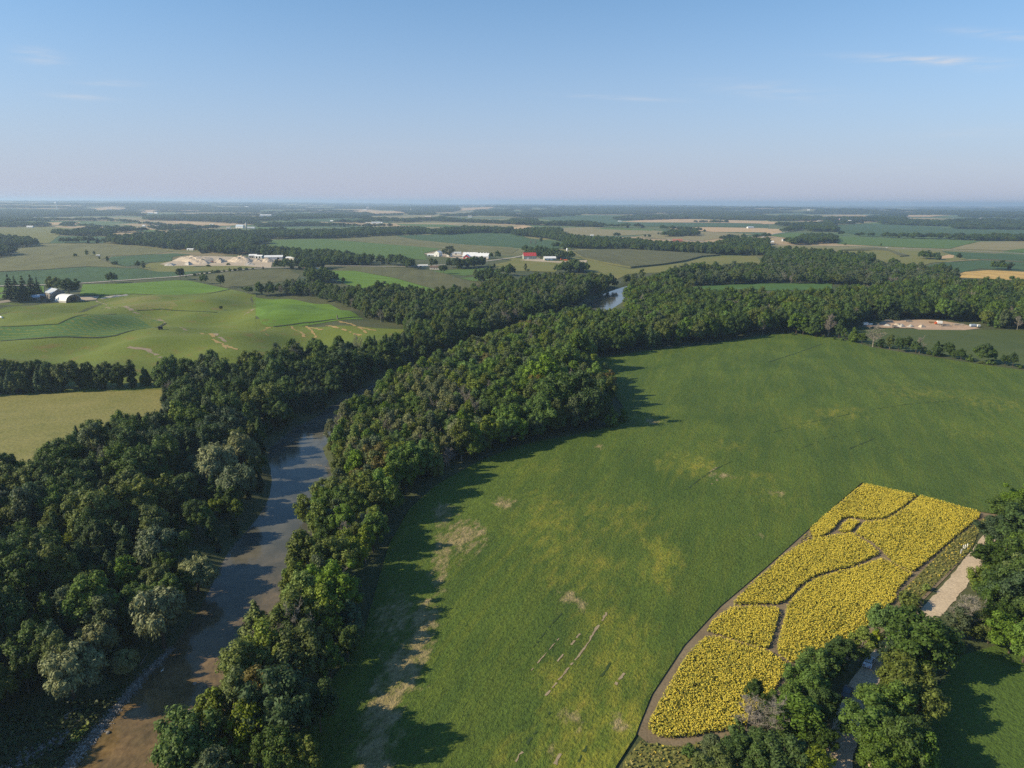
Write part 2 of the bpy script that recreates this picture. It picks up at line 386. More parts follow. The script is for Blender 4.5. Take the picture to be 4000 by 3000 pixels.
# the big soybean field: yellowing and bare spots carry their own outlines as mesh attributes
SOY = [(1060, 3150), (1180, 2850), (1310, 2640), (1420, 2480), (1470, 2300), (1520, 2130), (1600, 1990), (1700, 1900), (1850, 1815), (2000, 1750), (2130, 1720), (2300, 1692), (2420, 1655), (2440, 1600),
       (2370, 1500), (2310, 1440), (2310, 1405), (2560, 1368), (2750, 1348), (3050, 1302), (3108, 1304), (3276, 1323), (3409, 1358), (3538, 1380), (3655, 1398), (3955, 1442), (4150, 1475), (4700, 1590), (4800, 1900), (4500, 1960), (3960, 2000),
       (3893, 2012), (3830, 2002), (3600, 1945), (3366, 1888), (3186, 2045), (2980, 2230), (2813, 2372), (2672, 2525), (2546, 2716), (2496, 2838), (2482, 2880), (2405, 3000), (2360, 3150)]
SOYW = GP(SOY)
def blobs(L):
    o = []
    for px, py, rx, ry, s in L:
        c0 = G(px, py); e = G(px + rx, py); f = G(px, py - ry)
        o.append((c0, np.linalg.norm(e - c0), np.linalg.norm(f - c0), s))
    def fn(x, y):
        v = np.zeros(x.shape)
        for c0, a, b, s in o:
            v = np.maximum(v, s * np.exp(-((x - c0[0]) / a) ** 2 - ((y - c0[1]) / b) ** 2))
        return v
    return fn
f_ = 4000 / 2212.
YEL = [(x * f_, y * f_, a * f_ * 1.3, b * f_ * 1.3, s * (1.0 if y > 1080 else .7)) for x, y, a, b, s in (
    (1430, 1195, 26, 26, 1), (1420, 1235, 30, 30, .7), (1345, 1560, 60, 45, 1.), (1290, 1640, 90, 55, .9), (1500, 1008, 45, 18, 1.), (1470, 1000, 60, 20, .6), (1235, 1490, 70, 60, .6), (1345, 1440, 60, 45, .7), (1320, 1365, 70, 45, .6),
    (1250, 1230, 90, 50, .5), (1190, 1140, 70, 70, .45), (1810, 893, 55, 12, .55), (1740, 915, 45, 12, .55), (1830, 885, 30, 8, .5), (1990, 850, 90, 16, .45), (2130, 870, 90, 18, .45), (1640, 1035, 50, 14, .5), (1560, 960, 60, 14, .4),
    (1400, 905, 30, 8, .8), (1300, 925, 60, 12, .35), (1150, 1010, 90, 25, .3), (1330, 1120, 90, 40, .4), (1680, 1080, 60, 25, .35), (1120, 1620, 60, 40, .4), (1220, 1590, 50, 50, .6), (1430, 1500, 40, 60, .4), (1600, 880, 120, 12, .25), (2080, 930, 100, 20, .3))]
BARE = [(x * f_, y * f_, a * f_ * 1.25, b * f_ * 1.2, s * 1.15) for x, y, a, b, s in (
    (1005, 1160, 42, 34, .75), (955, 1110, 22, 22, .8), (1088, 1090, 26, 14, .7), (965, 1180, 26, 50, .75), (950, 1240, 20, 40, .7), (915, 1340, 26, 46, .95), (905, 1400, 26, 46, .9), (1410, 912, 13, 5, 1.), (1560, 1030, 30, 6, .7), (1228, 1292, 22, 14, .8), (1255, 1310, 18, 18, .6),
    (1327, 1545, 16, 10, .9), (1340, 1575, 22, 14, .7), (1235, 1555, 30, 26, .55), (1200, 1620, 18, 22, .7), (1295, 967, 14, 5, .8), (1680, 1068, 22, 8, .6), (870, 1450, 40, 55, .9), (830, 1530, 40, 80, .9), (800, 1640, 40, 80, .9), (850, 1330, 40, 60, .6), (1640, 1160, 20, 8, .5), (1290, 1500, 16, 12, .5))]
def build_soy():
    k = NM('soybean_leaves')
    ya = k.n('Attribute', attribute_name='yellow').outputs['Fac']; ba = k.n('Attribute', attribute_name='bare').outputs['Fac']
    p1, p2 = G(2068, 2634), G(2267, 2309); ang = math.atan2(p2[1] - p1[1], p2[0] - p1[0])
    f = k.noise(1 / 34., 5, .62); col = k.mix(k.rng(f, .34, .66), (.062, .106, .016), (.102, .150, .022))
    rows = k.noise(1., 3, .6, vec=k.scaled(1 / 28., 1 / 2.4, 1, ang))
    col = k.mix(k.math('MULTIPLY', k.rng(rows, .44, .70), .6), col, (.128, .155, .018))
    sw = k.noise(1., 3, .55, vec=k.scaled(1 / 120., 1 / 9., 1, ang + .12)); col = k.mix(k.rng(sw, .4, .62, 0, .5), col, (.048, .088, .016))
    yn = k.noise(1 / 5., 6, .66, vec=k.scaled(.55, 1.5, 1, ang))
    ym = k.rng(k.math('ADD', ya, k.math('MULTIPLY', k.math('SUBTRACT', yn, .5), 1.9)), .10, .95)
    ym = k.math('MULTIPLY', ym, k.rng(ya, .02, .30, 0, 1.))
    col = k.mix(ym, col, k.ramp(yn, (.35, (.150, .190, .022)), (.6, (.225, .220, .028)), (.82, (.31, .24, .05))))
    bn = k.noise(1 / 3.2, 7, .68, vec=k.scaled(.7, 1.35, 1, ang))
    bm = k.math('MULTIPLY', k.rng(k.math('ADD', ba, k.math('MULTIPLY', k.math('SUBTRACT', bn, .5), 2.2)), .40, .85), k.rng(ba, .03, .35, 0, .95))
    col = k.mix(bm, col, k.ramp(bn, (.3, (.17, .145, .05)), (.7, (.36, .285, .15))))
    h = k.noise(1.25, 4, .72, vec=k.scaled(1, 1.35, 1, ang)); h2 = k.noise(.35, 3, .6)
    col = k.mix(1., col, k.ramp(h, (.28, (.42, .45, .44)), (.5, (1, 1, 1)), (.75, (1.5, 1.46, 1.32))), 'MULTIPLY')
    k.col(col); hh = k.math('ADD', h, k.math('MULTIPLY', h2, .8)); k.bump(hh, 1.0, .75)
    return drape('soybean_field', SOYW, k.m, spacing=3.0, lift=.35, attrs={'yellow': blobs(YEL), 'bare': blobs(BARE)})
build_soy()
M_track = field_mat('tractor_track_soil', (.25, .195, .12), (.33, .26, .17), None, 1 / 3., 2.5, .3)
M_trackg = field_mat('tractor_track_green', (.034, .056, .018), (.042, .068, .02), None, 1 / 6., 2.5, .3)
for L, m, w, gp in ((v3([(150, 740), (300, 560), (440, 400)]), M_track, .3, .4), (v3([(270, 960), (420, 780), (640, 510), (730, 350)]), M_track, .42, .22), (v3([(700, 400), (790, 270), (830, 200)]), M_track, .6, .35), (v3([(390, 640), (590, 400)]), M_track, .4, .45),
                    (v3([(20, 1540), (60, 1450), (130, 1400)]), M_track, .5, .4), (v3([(130, 1360), (330, 1080)]), M_trackg, .5, .2), (v3([(550, 1540), (650, 1370)]), M_trackg, .45, .2), (v3([(770, 770), (850, 650)]), M_trackg, .45, .2),
                    (v3([(890, 840), (970, 740)]), M_track, .6, .4), (v3([(370, 1530), (490, 1290)]), M_track, .6, .45), (u3([(700, 1100), (860, 1250)][::-1]), M_track, .01, .9),
                    (v3([(430, 220), (330, 330), (180, 520)]), M_trackg, .4, .3), (t8([(0, 1100), (300, 1010), (720, 925)]), M_trackg, .5, .35), (t8([(900, 890), (1200, 845), (1580, 815)]), M_trackg, .5, .35), (t8([(230, 1250), (500, 1140), (780, 1080)]), M_trackg, .5, .35),
                    (t8([(700, 1230), (920, 1140)]), M_trackg, .8, .2), (u3([(1500, 260), (1700, 110), (1900, 10)]), M_trackg, .5, .3), (u3([(1690, 110), (1780, 60)]), M_track, .7, .4), (t8([(0, 480), (470, 320)]), M_trackg, 1.0, .1), (u3([(1720, 210), (1810, 150)]), M_track, .9, .5)):
    if w > .1: ribbon('tractor_track', GP(L), w, m, lift=.42, step=1.1, jit=.5, gaps=gp)
# bottom right bean field beyond the copse
M_bean = field_mat('bean_leaves', (.058, .100, .016), (.070, .116, .020), (.088, .125, .022), 1 / 30., 1.3, 1.0, camt=.4, gd=.6)
drape('bean_field', GP([(3540, 3200), (3560, 2950), (3600, 2760), (3760, 2560), (3900, 2520), (4600, 2440), (4800, 3200)]), M_bean, spacing=6, lift=.15)

# sunflower field ground, its trodden paths and the strip beside the lane
SUN_OUT = u4([(810, 205), (1290, 296), (1840, 440), (1990, 470), (1830, 570), (1700, 830), (1540, 1010), (1300, 1250), (1230, 1330)]) + [(3400, 2500), (3250, 2650), (3150, 2800), (2900, 2910), (2760, 2920), (2640, 2930), (2530, 2905), (2488, 2868), (2500, 2832), (2550, 2712), (2675, 2520), (2816, 2366), (2984, 2224), (3188, 2040)]
drape('trodden_path', GP(SUN_OUT), M_dirt, spacing=5, lift=.12)
M_weed = field_mat('weedy_grass', (.125, .135, .034), (.165, .155, .045), (.22, .175, .07), 1 / 5., 1.5, 1.0, camt=.6)
WEED_STRIP = u4([(1850, 510), (1975, 478), (1830, 580), (1760, 770), (1560, 960), (1380, 1130), (1240, 1280), (1190, 1250), (1130, 1160), (1290, 1000), (1600, 690)])
drape('grass_verge', GP(WEED_STRIP), M_weed, spacing=4, lift=.18)
WEED2 = v3([(1100, 1330), (1260, 1345), (1420, 1370), (1620, 1340), (1900, 1300), (2000, 1700), (950, 1700), (960, 1500)])
drape('grass_verge', GP(WEED2), M_weed, spacing=4, lift=.16)
LANE = v4([(560, 1900), (605, 1548), (640, 1300), (700, 1080), (780, 900), (900, 700), (1010, 560), (1150, 410), (1300, 280)]) + u4([(1440, 1290), (1560, 1140), (1680, 1000), (1800, 840), (1960, 640), (2150, 440)])
LW = smooth_line(GP(LANE), 2)
M_lane = field_mat('lane_gravel', (.42, .33, .235), (.50, .40, .29), (.27, .21, .14), 1 / 7., 2.0, .3)
ribbon('gravel_lane', LW, 4.7, M_lane, lift=.10, step=3, jit=.05)

# ------------------------------------------------------------------ middle distance and far fields
def FM(name, a, b, c=None, **kw): return field_mat(name, a, b, c, **kw)
M_past = FM('pasture_grass', (.094, .130, .015), (.128, .156, .022), (.165, .118, .032), big=1 / 38., grain=.8, bump=1.0, camt=.95)
M_hay = FM('pale_hay', (.160, .158, .044), (.210, .192, .064), (.112, .130, .034), big=1 / 18., grain=.7, bump=1.0, camt=.7)
M_bright = FM('bright_green_crop', (.088, .165, .014), (.110, .188, .018), None, big=1 / 40., grain=1.0, bump=.6, rows=(1.2, 14))
M_green = FM('green_crop', (.070, .122, .024), (.082, .138, .028), (.105, .145, .032), big=1 / 60., grain=1.0, bump=.6)
M_strip = FM('dark_green_crop', (.054, .112, .024), (.066, .128, .028), None, big=1 / 30., grain=1.0, bump=.8)
M_soyd = FM('distant_soybean', (.044, .084, .030), (.054, .098, .034), None, big=1 / 90., grain=.6, bump=.4, rows=(.4, 20))
M_corn = FM('tasselled_corn', (.120, .120, .045), (.145, .138, .055), (.095, .105, .040), big=1 / 70., grain=.6, bump=.7, rows=(.3, 16))
M_dcorn = FM('dark_corn', (.085, .090, .036), (.108, .106, .044), None, big=1 / 60., grain=.6, bump=.9, rows=(.1, 12))
M_mead = FM('meadow', (.130, .140, .032), (.170, .158, .046), (.195, .16, .06), big=1 / 50., grain=.7, bump=.5)
M_tan = FM('ripe_stubble', (.40, .275, .15), (.46, .325, .185), (.33, .24, .13), big=1 / 80., grain=.5, bump=.3)
M_gold = FM('golden_stubble', (.42, .27, .085), (.50, .33, .11), (.22, .18, .07), big=1 / 60., grain=.5, bump=.3, rows=(.15, 18))
M_tang = FM('tan_green_field', (.19, .172, .080), (.235, .20, .10), None, big=1 / 80., grain=.5, bump=.3)
PAST = F([(-120, 652), (0, 652), (200, 651), (280, 640), (480, 628), (545, 636), (548, 690), (875, 712), (865, 722)]) + F([(855, 735, 13), (760, 742, 13), (600, 768, 13), (500, 785, 13), (300, 795, 13), (110, 800, 13), (0, 772, 13), (-120, 770, 13)])
drape('pasture', GP(PAST), M_past, spacing=7)
drape('pasture', GP(t1([(860, 900), (1150, 885), (1500, 893), (1880, 862), (1990, 842), (2150, 880), (2212, 885), (2212, 960), (2212, 1200), (1500, 1200), (840, 940)])), M_past, spacing=7)
HAYF = F([(-150, 858), (0, 853), (180, 845), (352, 834), (362, 838)]) + F([(352, 862, 6), (345, 872, 8), (300, 890, 11), (240, 905, 11), (150, 930, 11), (100, 965, 11), (0, 1000, 11), (-150, 1040, 11)])
drape('hay_field', GP(HAYF), M_hay, spacing=6)
drape('hayed_hollow', GP(t1([(840, 930), (1150, 892), (1350, 900), (1450, 940), (1550, 1000), (1620, 1028), (1180, 1022), (1000, 1000)])), M_mead)
drape('crop_strip', GP(t5([(-200, 190), (0, 170), (500, 150), (1000, 60), (1200, 55), (1440, 140), (1200, 195), (1000, 250), (880, 265), (600, 258), (0, 295), (-200, 310)])), M_strip, spacing=7)
drape('bright_green_field', GP(F([(541, 640), (620, 646), (700, 657), (770, 680), (786, 690), (720, 694), (592, 708), (566, 700), (545, 676)])), M_bright, spacing=7)
drape('clover_field', GP(t1([(690, 895), (715, 800), (1150, 790), (1520, 763), (1640, 768), (1985, 840), (1880, 860), (1500, 890), (1150, 880), (900, 890)])), M_bright)
drape('clover_field', GP(t1([(-200, 830), (70, 822), (380, 812), (380, 880), (80, 910), (-200, 940)])), M_bright)
SHEETS = (
    ('corn_field', M_corn, t1([(-200, 590), (0, 575), (330, 460), (800, 450), (1200, 465), (1500, 512), (1300, 540), (950, 555), (870, 590), (1050, 645), (1200, 660), (750, 643), (400, 668), (-200, 695)])),
    ('soybean_field', M_soyd, t1([(-200, 700), (0, 694), (400, 673), (750, 648), (1200, 664), (1360, 690), (1600, 690), (1780, 668), (1770, 686), (1500, 733), (700, 783), (380, 800), (-200, 820)])),
    ('soybean_field', M_soyd, t1([(960, 560), (1500, 530), (1650, 540), (1490, 562), (1480, 600), (1290, 610), (1100, 643), (1040, 635), (930, 590)])),
    ('meadow', M_mead, t1([(1300, 615), (1480, 600), (1700, 650), (2212, 610), (2212, 655), (1900, 680), (1600, 690), (1360, 690), (1200, 655)])),
    ('grass_field', M_dcorn, t1([(1640, 745), (1900, 700), (2212, 672)]) + t2([(280, 668), (380, 720), (350, 760), (0, 800)]) + t1([(2000, 838)])),
    ('pale_field', M_mead, t1([(-200, 330), (0, 310), (420, 300), (900, 330), (520, 372), (430, 440), (330, 450), (200, 390), (-200, 380)])),
    ('meadow', M_green, t1([(950, 305), (1130, 300), (1400, 340), (1300, 355), (1100, 330)])),
    ('soybean_field', M_soyd, t1([(480, 382), (960, 387), (900, 440), (345, 446)])),
    ('stubble_field', M_tan, t1([(1480, 255), (2100, 285), (1950, 292), (1550, 275)])),
    ('stubble_field', M_tan, t1([(1220, 160), (1350, 155), (1360, 186), (1220, 180)])),
    ('stubble_field', M_tan, t1([(1470, 162), (1780, 152), (1760, 172), (1500, 168)])),
    ('stubble_field', M_tan, t1([(740, 150), (950, 130), (1120, 155), (900, 160)])),
    ('stubble_field', M_tan, t1([(160, 262), (420, 265), (700, 262), (640, 290), (440, 285)])),
    ('pale_field', M_tang, t1([(250, 222), (800, 215), (1250, 220), (1270, 245), (830, 245), (300, 242)])),
    ('green_field', M_green, t2([(130, 418), (600, 407), (980, 440), (1600, 490), (1450, 530), (1480, 590), (1300, 575), (1020, 575), (700, 525), (400, 505), (120, 462)])),
    ('corn_field', M_corn, t2([(650, 406), (1180, 382), (1300, 400), (2212, 480)]) + t3([(60, 495), (0, 530)]) + t2([(1900, 525), (1600, 490), (980, 440)])),
    ('soybean_field', M_soyd, t2([(1190, 378), (1500, 370), (1650, 350), (2212, 350)]) + t3([(150, 402), (500, 440), (370, 500), (0, 480)]) + t2([(1800, 455), (1400, 415)])),
    ('bright_green_field', M_bright, t2([(590, 690), (700, 676), (850, 682), (1200, 745), (1570, 850), (1430, 868), (1000, 835), (850, 830), (690, 760)])),
    ('corn_field', M_dcorn, t2([(640, 680), (750, 645), (1100, 650), (1300, 660), (1600, 690), (1800, 770), (2212, 812), (2050, 842), (1750, 882), (1560, 845), (1200, 742), (850, 682)])),
    ('clover_field', M_green, t2([(1520, 682), (2000, 655), (2120, 690), (1800, 725), (1650, 710)])),
    ('clover_field', M_green, t2([(1760, 745), (2120, 715), (2135, 780), (1870, 770)])),
    ('meadow', M_mead, t3([(-100, 560), (0, 592), (400, 600), (650, 600), (690, 700), (900, 760), (1000, 710), (1420, 692), (1700, 652), (1900, 627), (2130, 627), (2150, 600), (2110, 556), (1830, 552), (1640, 570), (1500, 612), (1030, 668), (800, 622), (520, 560), (400, 600)])),
    ('meadow', M_mead, t3([(0, 592), (400, 602), (560, 590), (690, 640), (680, 702), (500, 622), (370, 692), (0, 682), (-200, 640)])),
    ('pale_field', M_tang, t3([(330, 312), (700, 305), (1250, 335), (1395, 347), (1100, 372), (830, 382), (450, 372)])),
    ('green_field', M_green, t3([(690, 320), (850, 309), (1240, 325), (1200, 336)])),
    ('soybean_field', M_soyd, t3([(200, 222), (900, 202), (1100, 262), (1600, 267), (2212, 282), (2212, 305), (1300, 300), (780, 290), (300, 240)])),
    ('stubble_field', M_tan, t3([(920, 257), (1250, 230), (1600, 237), (2212, 252), (2212, 275), (1700, 266), (1100, 263)])),
    ('stubble_field', M_tan, t3([(1250, 308), (1700, 305), (2212, 315), (2212, 350), (1750, 347)])),
    ('pale_field', M_tang, t3([(1400, 337), (1740, 347), (2100, 365), (1650, 420), (1200, 402), (1050, 386)])),
    ('soybean_field', M_soyd, t4([(580, 287), (850, 272), (1600, 312), (2212, 332), (2400, 340), (2400, 375), (1500, 382), (850, 386), (600, 342)])),
    ('green_field', M_green, t4([(590, 386), (900, 397), (1600, 416), (1810, 430), (1570, 491), (1200, 480), (600, 450)])),
    ('stubble_field', M_tang, t4([(1570, 493), (1830, 430), (2400, 425), (2400, 480), (2212, 490), (2050, 506)])),
    ('clover_field', M_green, t4([(2050, 503), (2212, 487), (2400, 500), (2400, 540), (2212, 526)])),
    ('soybean_field', M_soyd, t4([(1500, 512), (2212, 547), (2400, 560), (2400, 620), (2212, 605), (2000, 590), (1800, 582), (1720, 582), (1600, 547)])),
    ('meadow', M_mead, t4([(500, 520), (1000, 497), (1300, 512), (1480, 520), (1600, 550), (1850, 588), (1550, 605), (1420, 612), (1280, 655), (1000, 680), (900, 600)])),
    ('soybean_field', M_soyd, t4([(1280, 657), (1550, 607), (1850, 592), (2212, 613), (2400, 630), (2400, 700), (2212, 682), (1830, 662), (1680, 692), (1450, 682)])),
    ('golden_field', M_gold, t4([(1580, 737), (1700, 692), (1900, 677), (2212, 692), (2400, 700), (2400, 790), (2212, 768), (1900, 752), (1700, 742)])),
    ('stubble_field', M_tan, t4([(0, 256), (280, 266), (250, 276), (-60, 279)])),
    ('stubble_field', M_tan, t4([(-10, 319), (110, 321), (120, 350), (-10, 371)])),
    ('clover_field', M_green, t4([(0, 377), (250, 352), (590, 386), (560, 441), (200, 402)])),
    ('stubble_field', M_tan, t4([(600, 201), (970, 206), (900, 216), (620, 211)])),
    ('stubble_field', M_tan, t4([(1170, 201), (1600, 201), (1400, 216), (1180, 216)])),
    ('stubble_field', M_tan, t2([(700, 166), (900, 150), (1200, 166), (1300, 181), (1060, 191), (1000, 186)])),
    ('pale_field', M_tang, t2([(900, 211), (1540, 196), (1740, 166), (1900, 171), (1890, 196), (1600, 206), (1250, 251), (1100, 236)])),
    ('soybean_field', M_soyd, t2([(230, 236), (800, 231), (1000, 246), (1100, 251), (1220, 266), (460, 256)])),
    ('stubble_field', M_tang, t2([(1650, 286), (1800, 271), (2212, 291), (2300, 296), (2212, 306), (1800, 296)])),
    ('green_field', M_green, t2([(1210, 276), (1650, 281), (1800, 301), (1250, 291)])),
    ('green_field', M_green, t2([(0, 301), (360, 311), (250, 331), (0, 321)])),
    ('stubble_field', M_tan, t2([(1740, 146), (1960, 131), (2080, 131), (1990, 151), (1740, 166)])),
    ('stubble_field', M_tan, t3([(0, 290), (100, 288), (180, 300), (60, 325), (0, 325)])),
    ('woodland_meadow', M_strip, [(2680, 1124), (2760, 1116), (2900, 1110), (3050, 1107), (3250, 1107), (3250, 1131), (3000, 1136), (2800, 1136)]),
    ('yard_field', FM('dull_bean_leaves', (.056, .080, .022), (.072, .096, .026), (.10, .105, .035), big=1 / 30., grain=.8, bump=.8), t8([(620, 195), (820, 175), (1000, 185), (1300, 195), (1700, 195), (2212, 200), (2500, 210), (2500, 560), (2212, 522), (1700, 452), (1200, 378), (850, 322), (700, 275)])),
)
for nm, m, pts in SHEETS: drape(nm, GP(pts), m)
# standing dark corn with a real edge: a raised block
def block(name, pts, m, top, hgt):
    poly = GP(pts); o = drape(name, poly, m, lift=hgt, kind='structure')
    b = resample(poly, 8); n = len(b); z = H(b[:, 0], b[:, 1]); i = np.arange(n)
    V = np.concatenate([np.column_stack([b, z - .2]), np.column_stack([b, z + hgt])])
    tag(link('corn_stalks', np_mesh('corn_stalks', V, np.stack([i, (i + 1) % n, (i + 1) % n + n, i + n], 1), m)), kind='structure')
block('corn_field', t3([(522, 518), (700, 506), (1000, 500), (1400, 525), (1800, 550), (1640, 562), (1500, 600), (1300, 632), (1030, 658), (800, 618), (620, 578)]), M_dcorn, 0, 2.6)
block('corn_field', t4([(600, 508), (850, 488), (1000, 490), (1220, 556), (1140, 562), (1050, 520), (900, 508)]), M_dcorn, 0, 2.2)
# dark low edges (uncut margins, ditches) along field borders
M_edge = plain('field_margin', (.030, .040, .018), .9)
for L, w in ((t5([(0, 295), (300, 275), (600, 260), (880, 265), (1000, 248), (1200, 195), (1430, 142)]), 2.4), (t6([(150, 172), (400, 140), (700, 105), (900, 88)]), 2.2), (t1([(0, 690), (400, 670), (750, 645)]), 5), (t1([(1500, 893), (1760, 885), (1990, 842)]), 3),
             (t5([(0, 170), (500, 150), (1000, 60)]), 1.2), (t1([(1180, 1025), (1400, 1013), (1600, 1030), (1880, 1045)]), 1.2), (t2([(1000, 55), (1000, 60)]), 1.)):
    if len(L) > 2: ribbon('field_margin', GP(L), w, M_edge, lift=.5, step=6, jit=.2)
M_streak = field_mat('dry_straw', (.34, .235, .085), (.27, .195, .085), None, 1 / 6., .9, .4)
for L in (t6([(300, 165), (340, 200), (400, 225), (410, 260)]), t6([(440, 165), (490, 215), (515, 255), (495, 290)]), t6([(470, 178), (580, 195)]), t6([(590, 155), (700, 178), (910, 245)]), t6([(715, 120), (860, 165), (1040, 205)]), t6([(730, 128), (900, 180), (960, 225)]), t6([(40, 215), (100, 180), (160, 178)]), t6([(80, 225), (110, 248)]),
          t5([(1740, 225), (1850, 260)]), t5([(1830, 280), (1950, 330), (2050, 370)]), t5([(1900, 300), (1960, 360)])):
    ribbon('straw_streak', GP(L), 2.2, M_streak, lift=.28, step=4, jit=.6, gaps=.18)
for L, w in ((t1([(840, 940), (1000, 1000), (1160, 1035), (1390, 1105)]), 4.0), (t5([(920, 0), (1150, 40), (1400, 120), (1600, 195), (1750, 230), (1950, 300)]), 2.6), (t1([(2200, 1010), (2150, 1040), (2060, 1090)]), 2.5), (t5([(1110, 345), (1280, 370), (1400, 440)]), 3)):
    ribbon('cattle_track', GP(L), w, M_soil, lift=.22, step=5, jit=.4, gaps=.05)
# country roads
M_road = field_mat('road_chippings', (.36, .33, .29), (.42, .38, .33), None, 1 / 40., .8, .2)
M_asph = field_mat('road_asphalt', (.20, .19, .18), (.24, .23, .21), None, 1 / 40., .8, .2)
for L, w, m in ((t1([(-300, 822), (0, 814), (380, 804), (700, 790), (1000, 770), (1500, 735), (1900, 690), (2212, 662)]) + t2([(145, 655), (400, 650), (680, 641), (840, 641), (1100, 645), (1400, 645), (1480, 640), (1700, 625), (1980, 600), (2212, 570)]) + t3([(90, 553), (230, 520), (480, 520), (560, 525)]), 7.5, M_road),
                (t4([(-1500, 395), (-1130, 385), (-600, 430), (0, 450), (400, 465), (800, 472), (1050, 486), (1500, 498), (2212, 536), (2600, 560)]), 8, M_road), (t4([(-70, 400), (0, 372), (130, 350), (300, 322)]), 8, M_road), (t2([(440, 252), (650, 262), (880, 278), (1000, 283)]), 9, M_road), (t3([(1040, 400), (1200, 405), (1500, 415), (1660, 428)]), 9, M_asph),
                (t4([(1780, 240), (1900, 208)]), 14, M_road), (t4([(1540, 607), (1700, 592), (1930, 583), (2212, 606)]), 5, M_soil)):
    ribbon('country_road', GP(L), w, m, lift=.55, step=12)
drape('farmyard', GP(t1([(440, 955), (560, 950), (680, 945), (830, 930), (860, 905), (720, 905), (540, 920)])), M_sand, spacing=6)
drape('farmyard', GP(t1([(-100, 950), (90, 930), (130, 940), (0, 960), (-100, 965)])), M_sand, spacing=6)
drape('quarry_floor', GP(t1([(1480, 600), (1560, 560), (1800, 555), (2000, 560), (2150, 570), (2212, 575)]) + t2([(360, 590), (370, 605), (140, 610), (130, 655), (0, 650)]) + t1([(2100, 640), (1800, 640), (1500, 640), (1380, 625)])), M_sand, spacing=8)
drape('farmyard', GP(t2([(1450, 535), (1560, 520), (1750, 522), (2010, 545), (2005, 585), (1800, 580), (1600, 560)])), M_sand, spacing=8)
drape('farmyard', GP(t3([(60, 590), (230, 570), (300, 598), (480, 600), (650, 590), (640, 612), (400, 612), (200, 600)])), M_sand, spacing=8)
drape('storage_yard', GP(t8([(790, 165), (930, 155), (1000, 120), (1200, 108), (1440, 112), (1640, 140), (1760, 165), (1830, 185), (1700, 200), (1300, 195), (1250, 182), (1000, 180), (930, 172)])), field_mat('yard_earth', (.34, .235, .165), (.44, .32, .23), (.24, .18, .12), 1 / 7., .6, .6), spacing=5)
drape('pond', GP(t1([(1715, 508), (1770, 505), (1830, 527), (1740, 533)])), plain('pond_water', (.03, .04, .05), .08, .1, .05, .5), lift=.6)
drape('sand_flat', GP(t1([(730, 340), (850, 330), (910, 345), (800, 357)])), M_sand)
drape('sand_flat', GP(t1([(1560, 490), (1690, 490), (1690, 502), (1570, 503)])), M_gold)
drape('sand_flat', GP(t4([(1490, 560), (1560, 543), (1610, 548), (1600, 570), (1500, 578)])), M_tan)
drape('sand_flat', GP(t3([(1850, 598), (1900, 590), (2130, 598), (2130, 622), (1900, 622)])), M_mead)
# ------------------------------------------------------------------ tree meshes
def unit(n, r_=rng):
    v = r_.normal(size=(n, 3)); return v / np.linalg.norm(v, axis=1)[:, None]
ICO = None
def ico():
    global ICO
    if ICO is None:
        import bmesh
        b = bmesh.new(); bmesh.ops.create_icosphere(b, subdivisions=1, radius=1)
        ICO = (np.array([v.co[:] for v in b.verts]), np.array([[v.index for v in f.verts] for f in b.faces])); b.free()
    return ICO
def leaf_quads(P, N, size, r_, aspect=1.5, droop=0.0):
    """one bent leaf clump per point P facing roughly N"""
    n = len(P); t = unit(n, r_); t[:, 2] -= droop
    t = t - N * (t * N).sum(1)[:, None]; t /= np.linalg.norm(t, axis=1)[:, None] + 1e-9; b = np.cross(N, t)
    s = size * r_.uniform(.65, 1.35, (n, 1)); L = s * aspect * .5; Wd = s * .5
    V = np.stack([P - t * L, P + b * Wd + N * s * .12, P + t * L, P - b * Wd + N * s * .12], 1).reshape(-1, 3)
    return V, np.arange(n * 4).reshape(-1, 4)
def crown_mesh(name, puffs, rad, leaves, size, mats, r_, up=.25, aspect=1.5, droop=0.0, jit=.65, core=.72, squash=1.0, cores=None):
    """puffs (k,3) with radii: a dense clump of leaves round every puff, solid enough inside to cast a whole shadow"""
    puffs = np.asarray(puffs); k = len(puffs)
    cnt = np.maximum(12, (leaves * (rad / rad.mean()) ** 2).astype(int)); idx = np.repeat(np.arange(k), cnt); n = len(idx)
    d = unit(n, r_); d[:, 2] = np.where(d[:, 2] < -.55, -d[:, 2], d[:, 2])
    rr = rad[idx] * r_.uniform(.72, 1.10, n) * (1 + .18 * np.sin(d[:, 0] * 5 + idx) * np.sin(d[:, 1] * 6 + 2 * idx))
    P = puffs[idx] + d * rr[:, None] * np.array([1, 1, squash])
    N = d + jit * unit(n, r_) + np.array([0, 0, up]); N /= np.linalg.norm(N, axis=1)[:, None]
    V, Fq = leaf_quads(P, N, size, r_, aspect, droop)
    iv, it = ico(); cs = np.arange(k) if cores is None else cores
    CV = (puffs[cs][:, None, :] + iv[None] * (rad[cs][:, None, None] * core) * np.array([1, 1, squash])).reshape(-1, 3)
    CT = (it[None] + (np.arange(len(cs)) * len(iv))[:, None, None]).reshape(-1, 3) + len(V)
    return np_mesh(name, np.concatenate([V, CV]), Fq, mats, tris=CT)
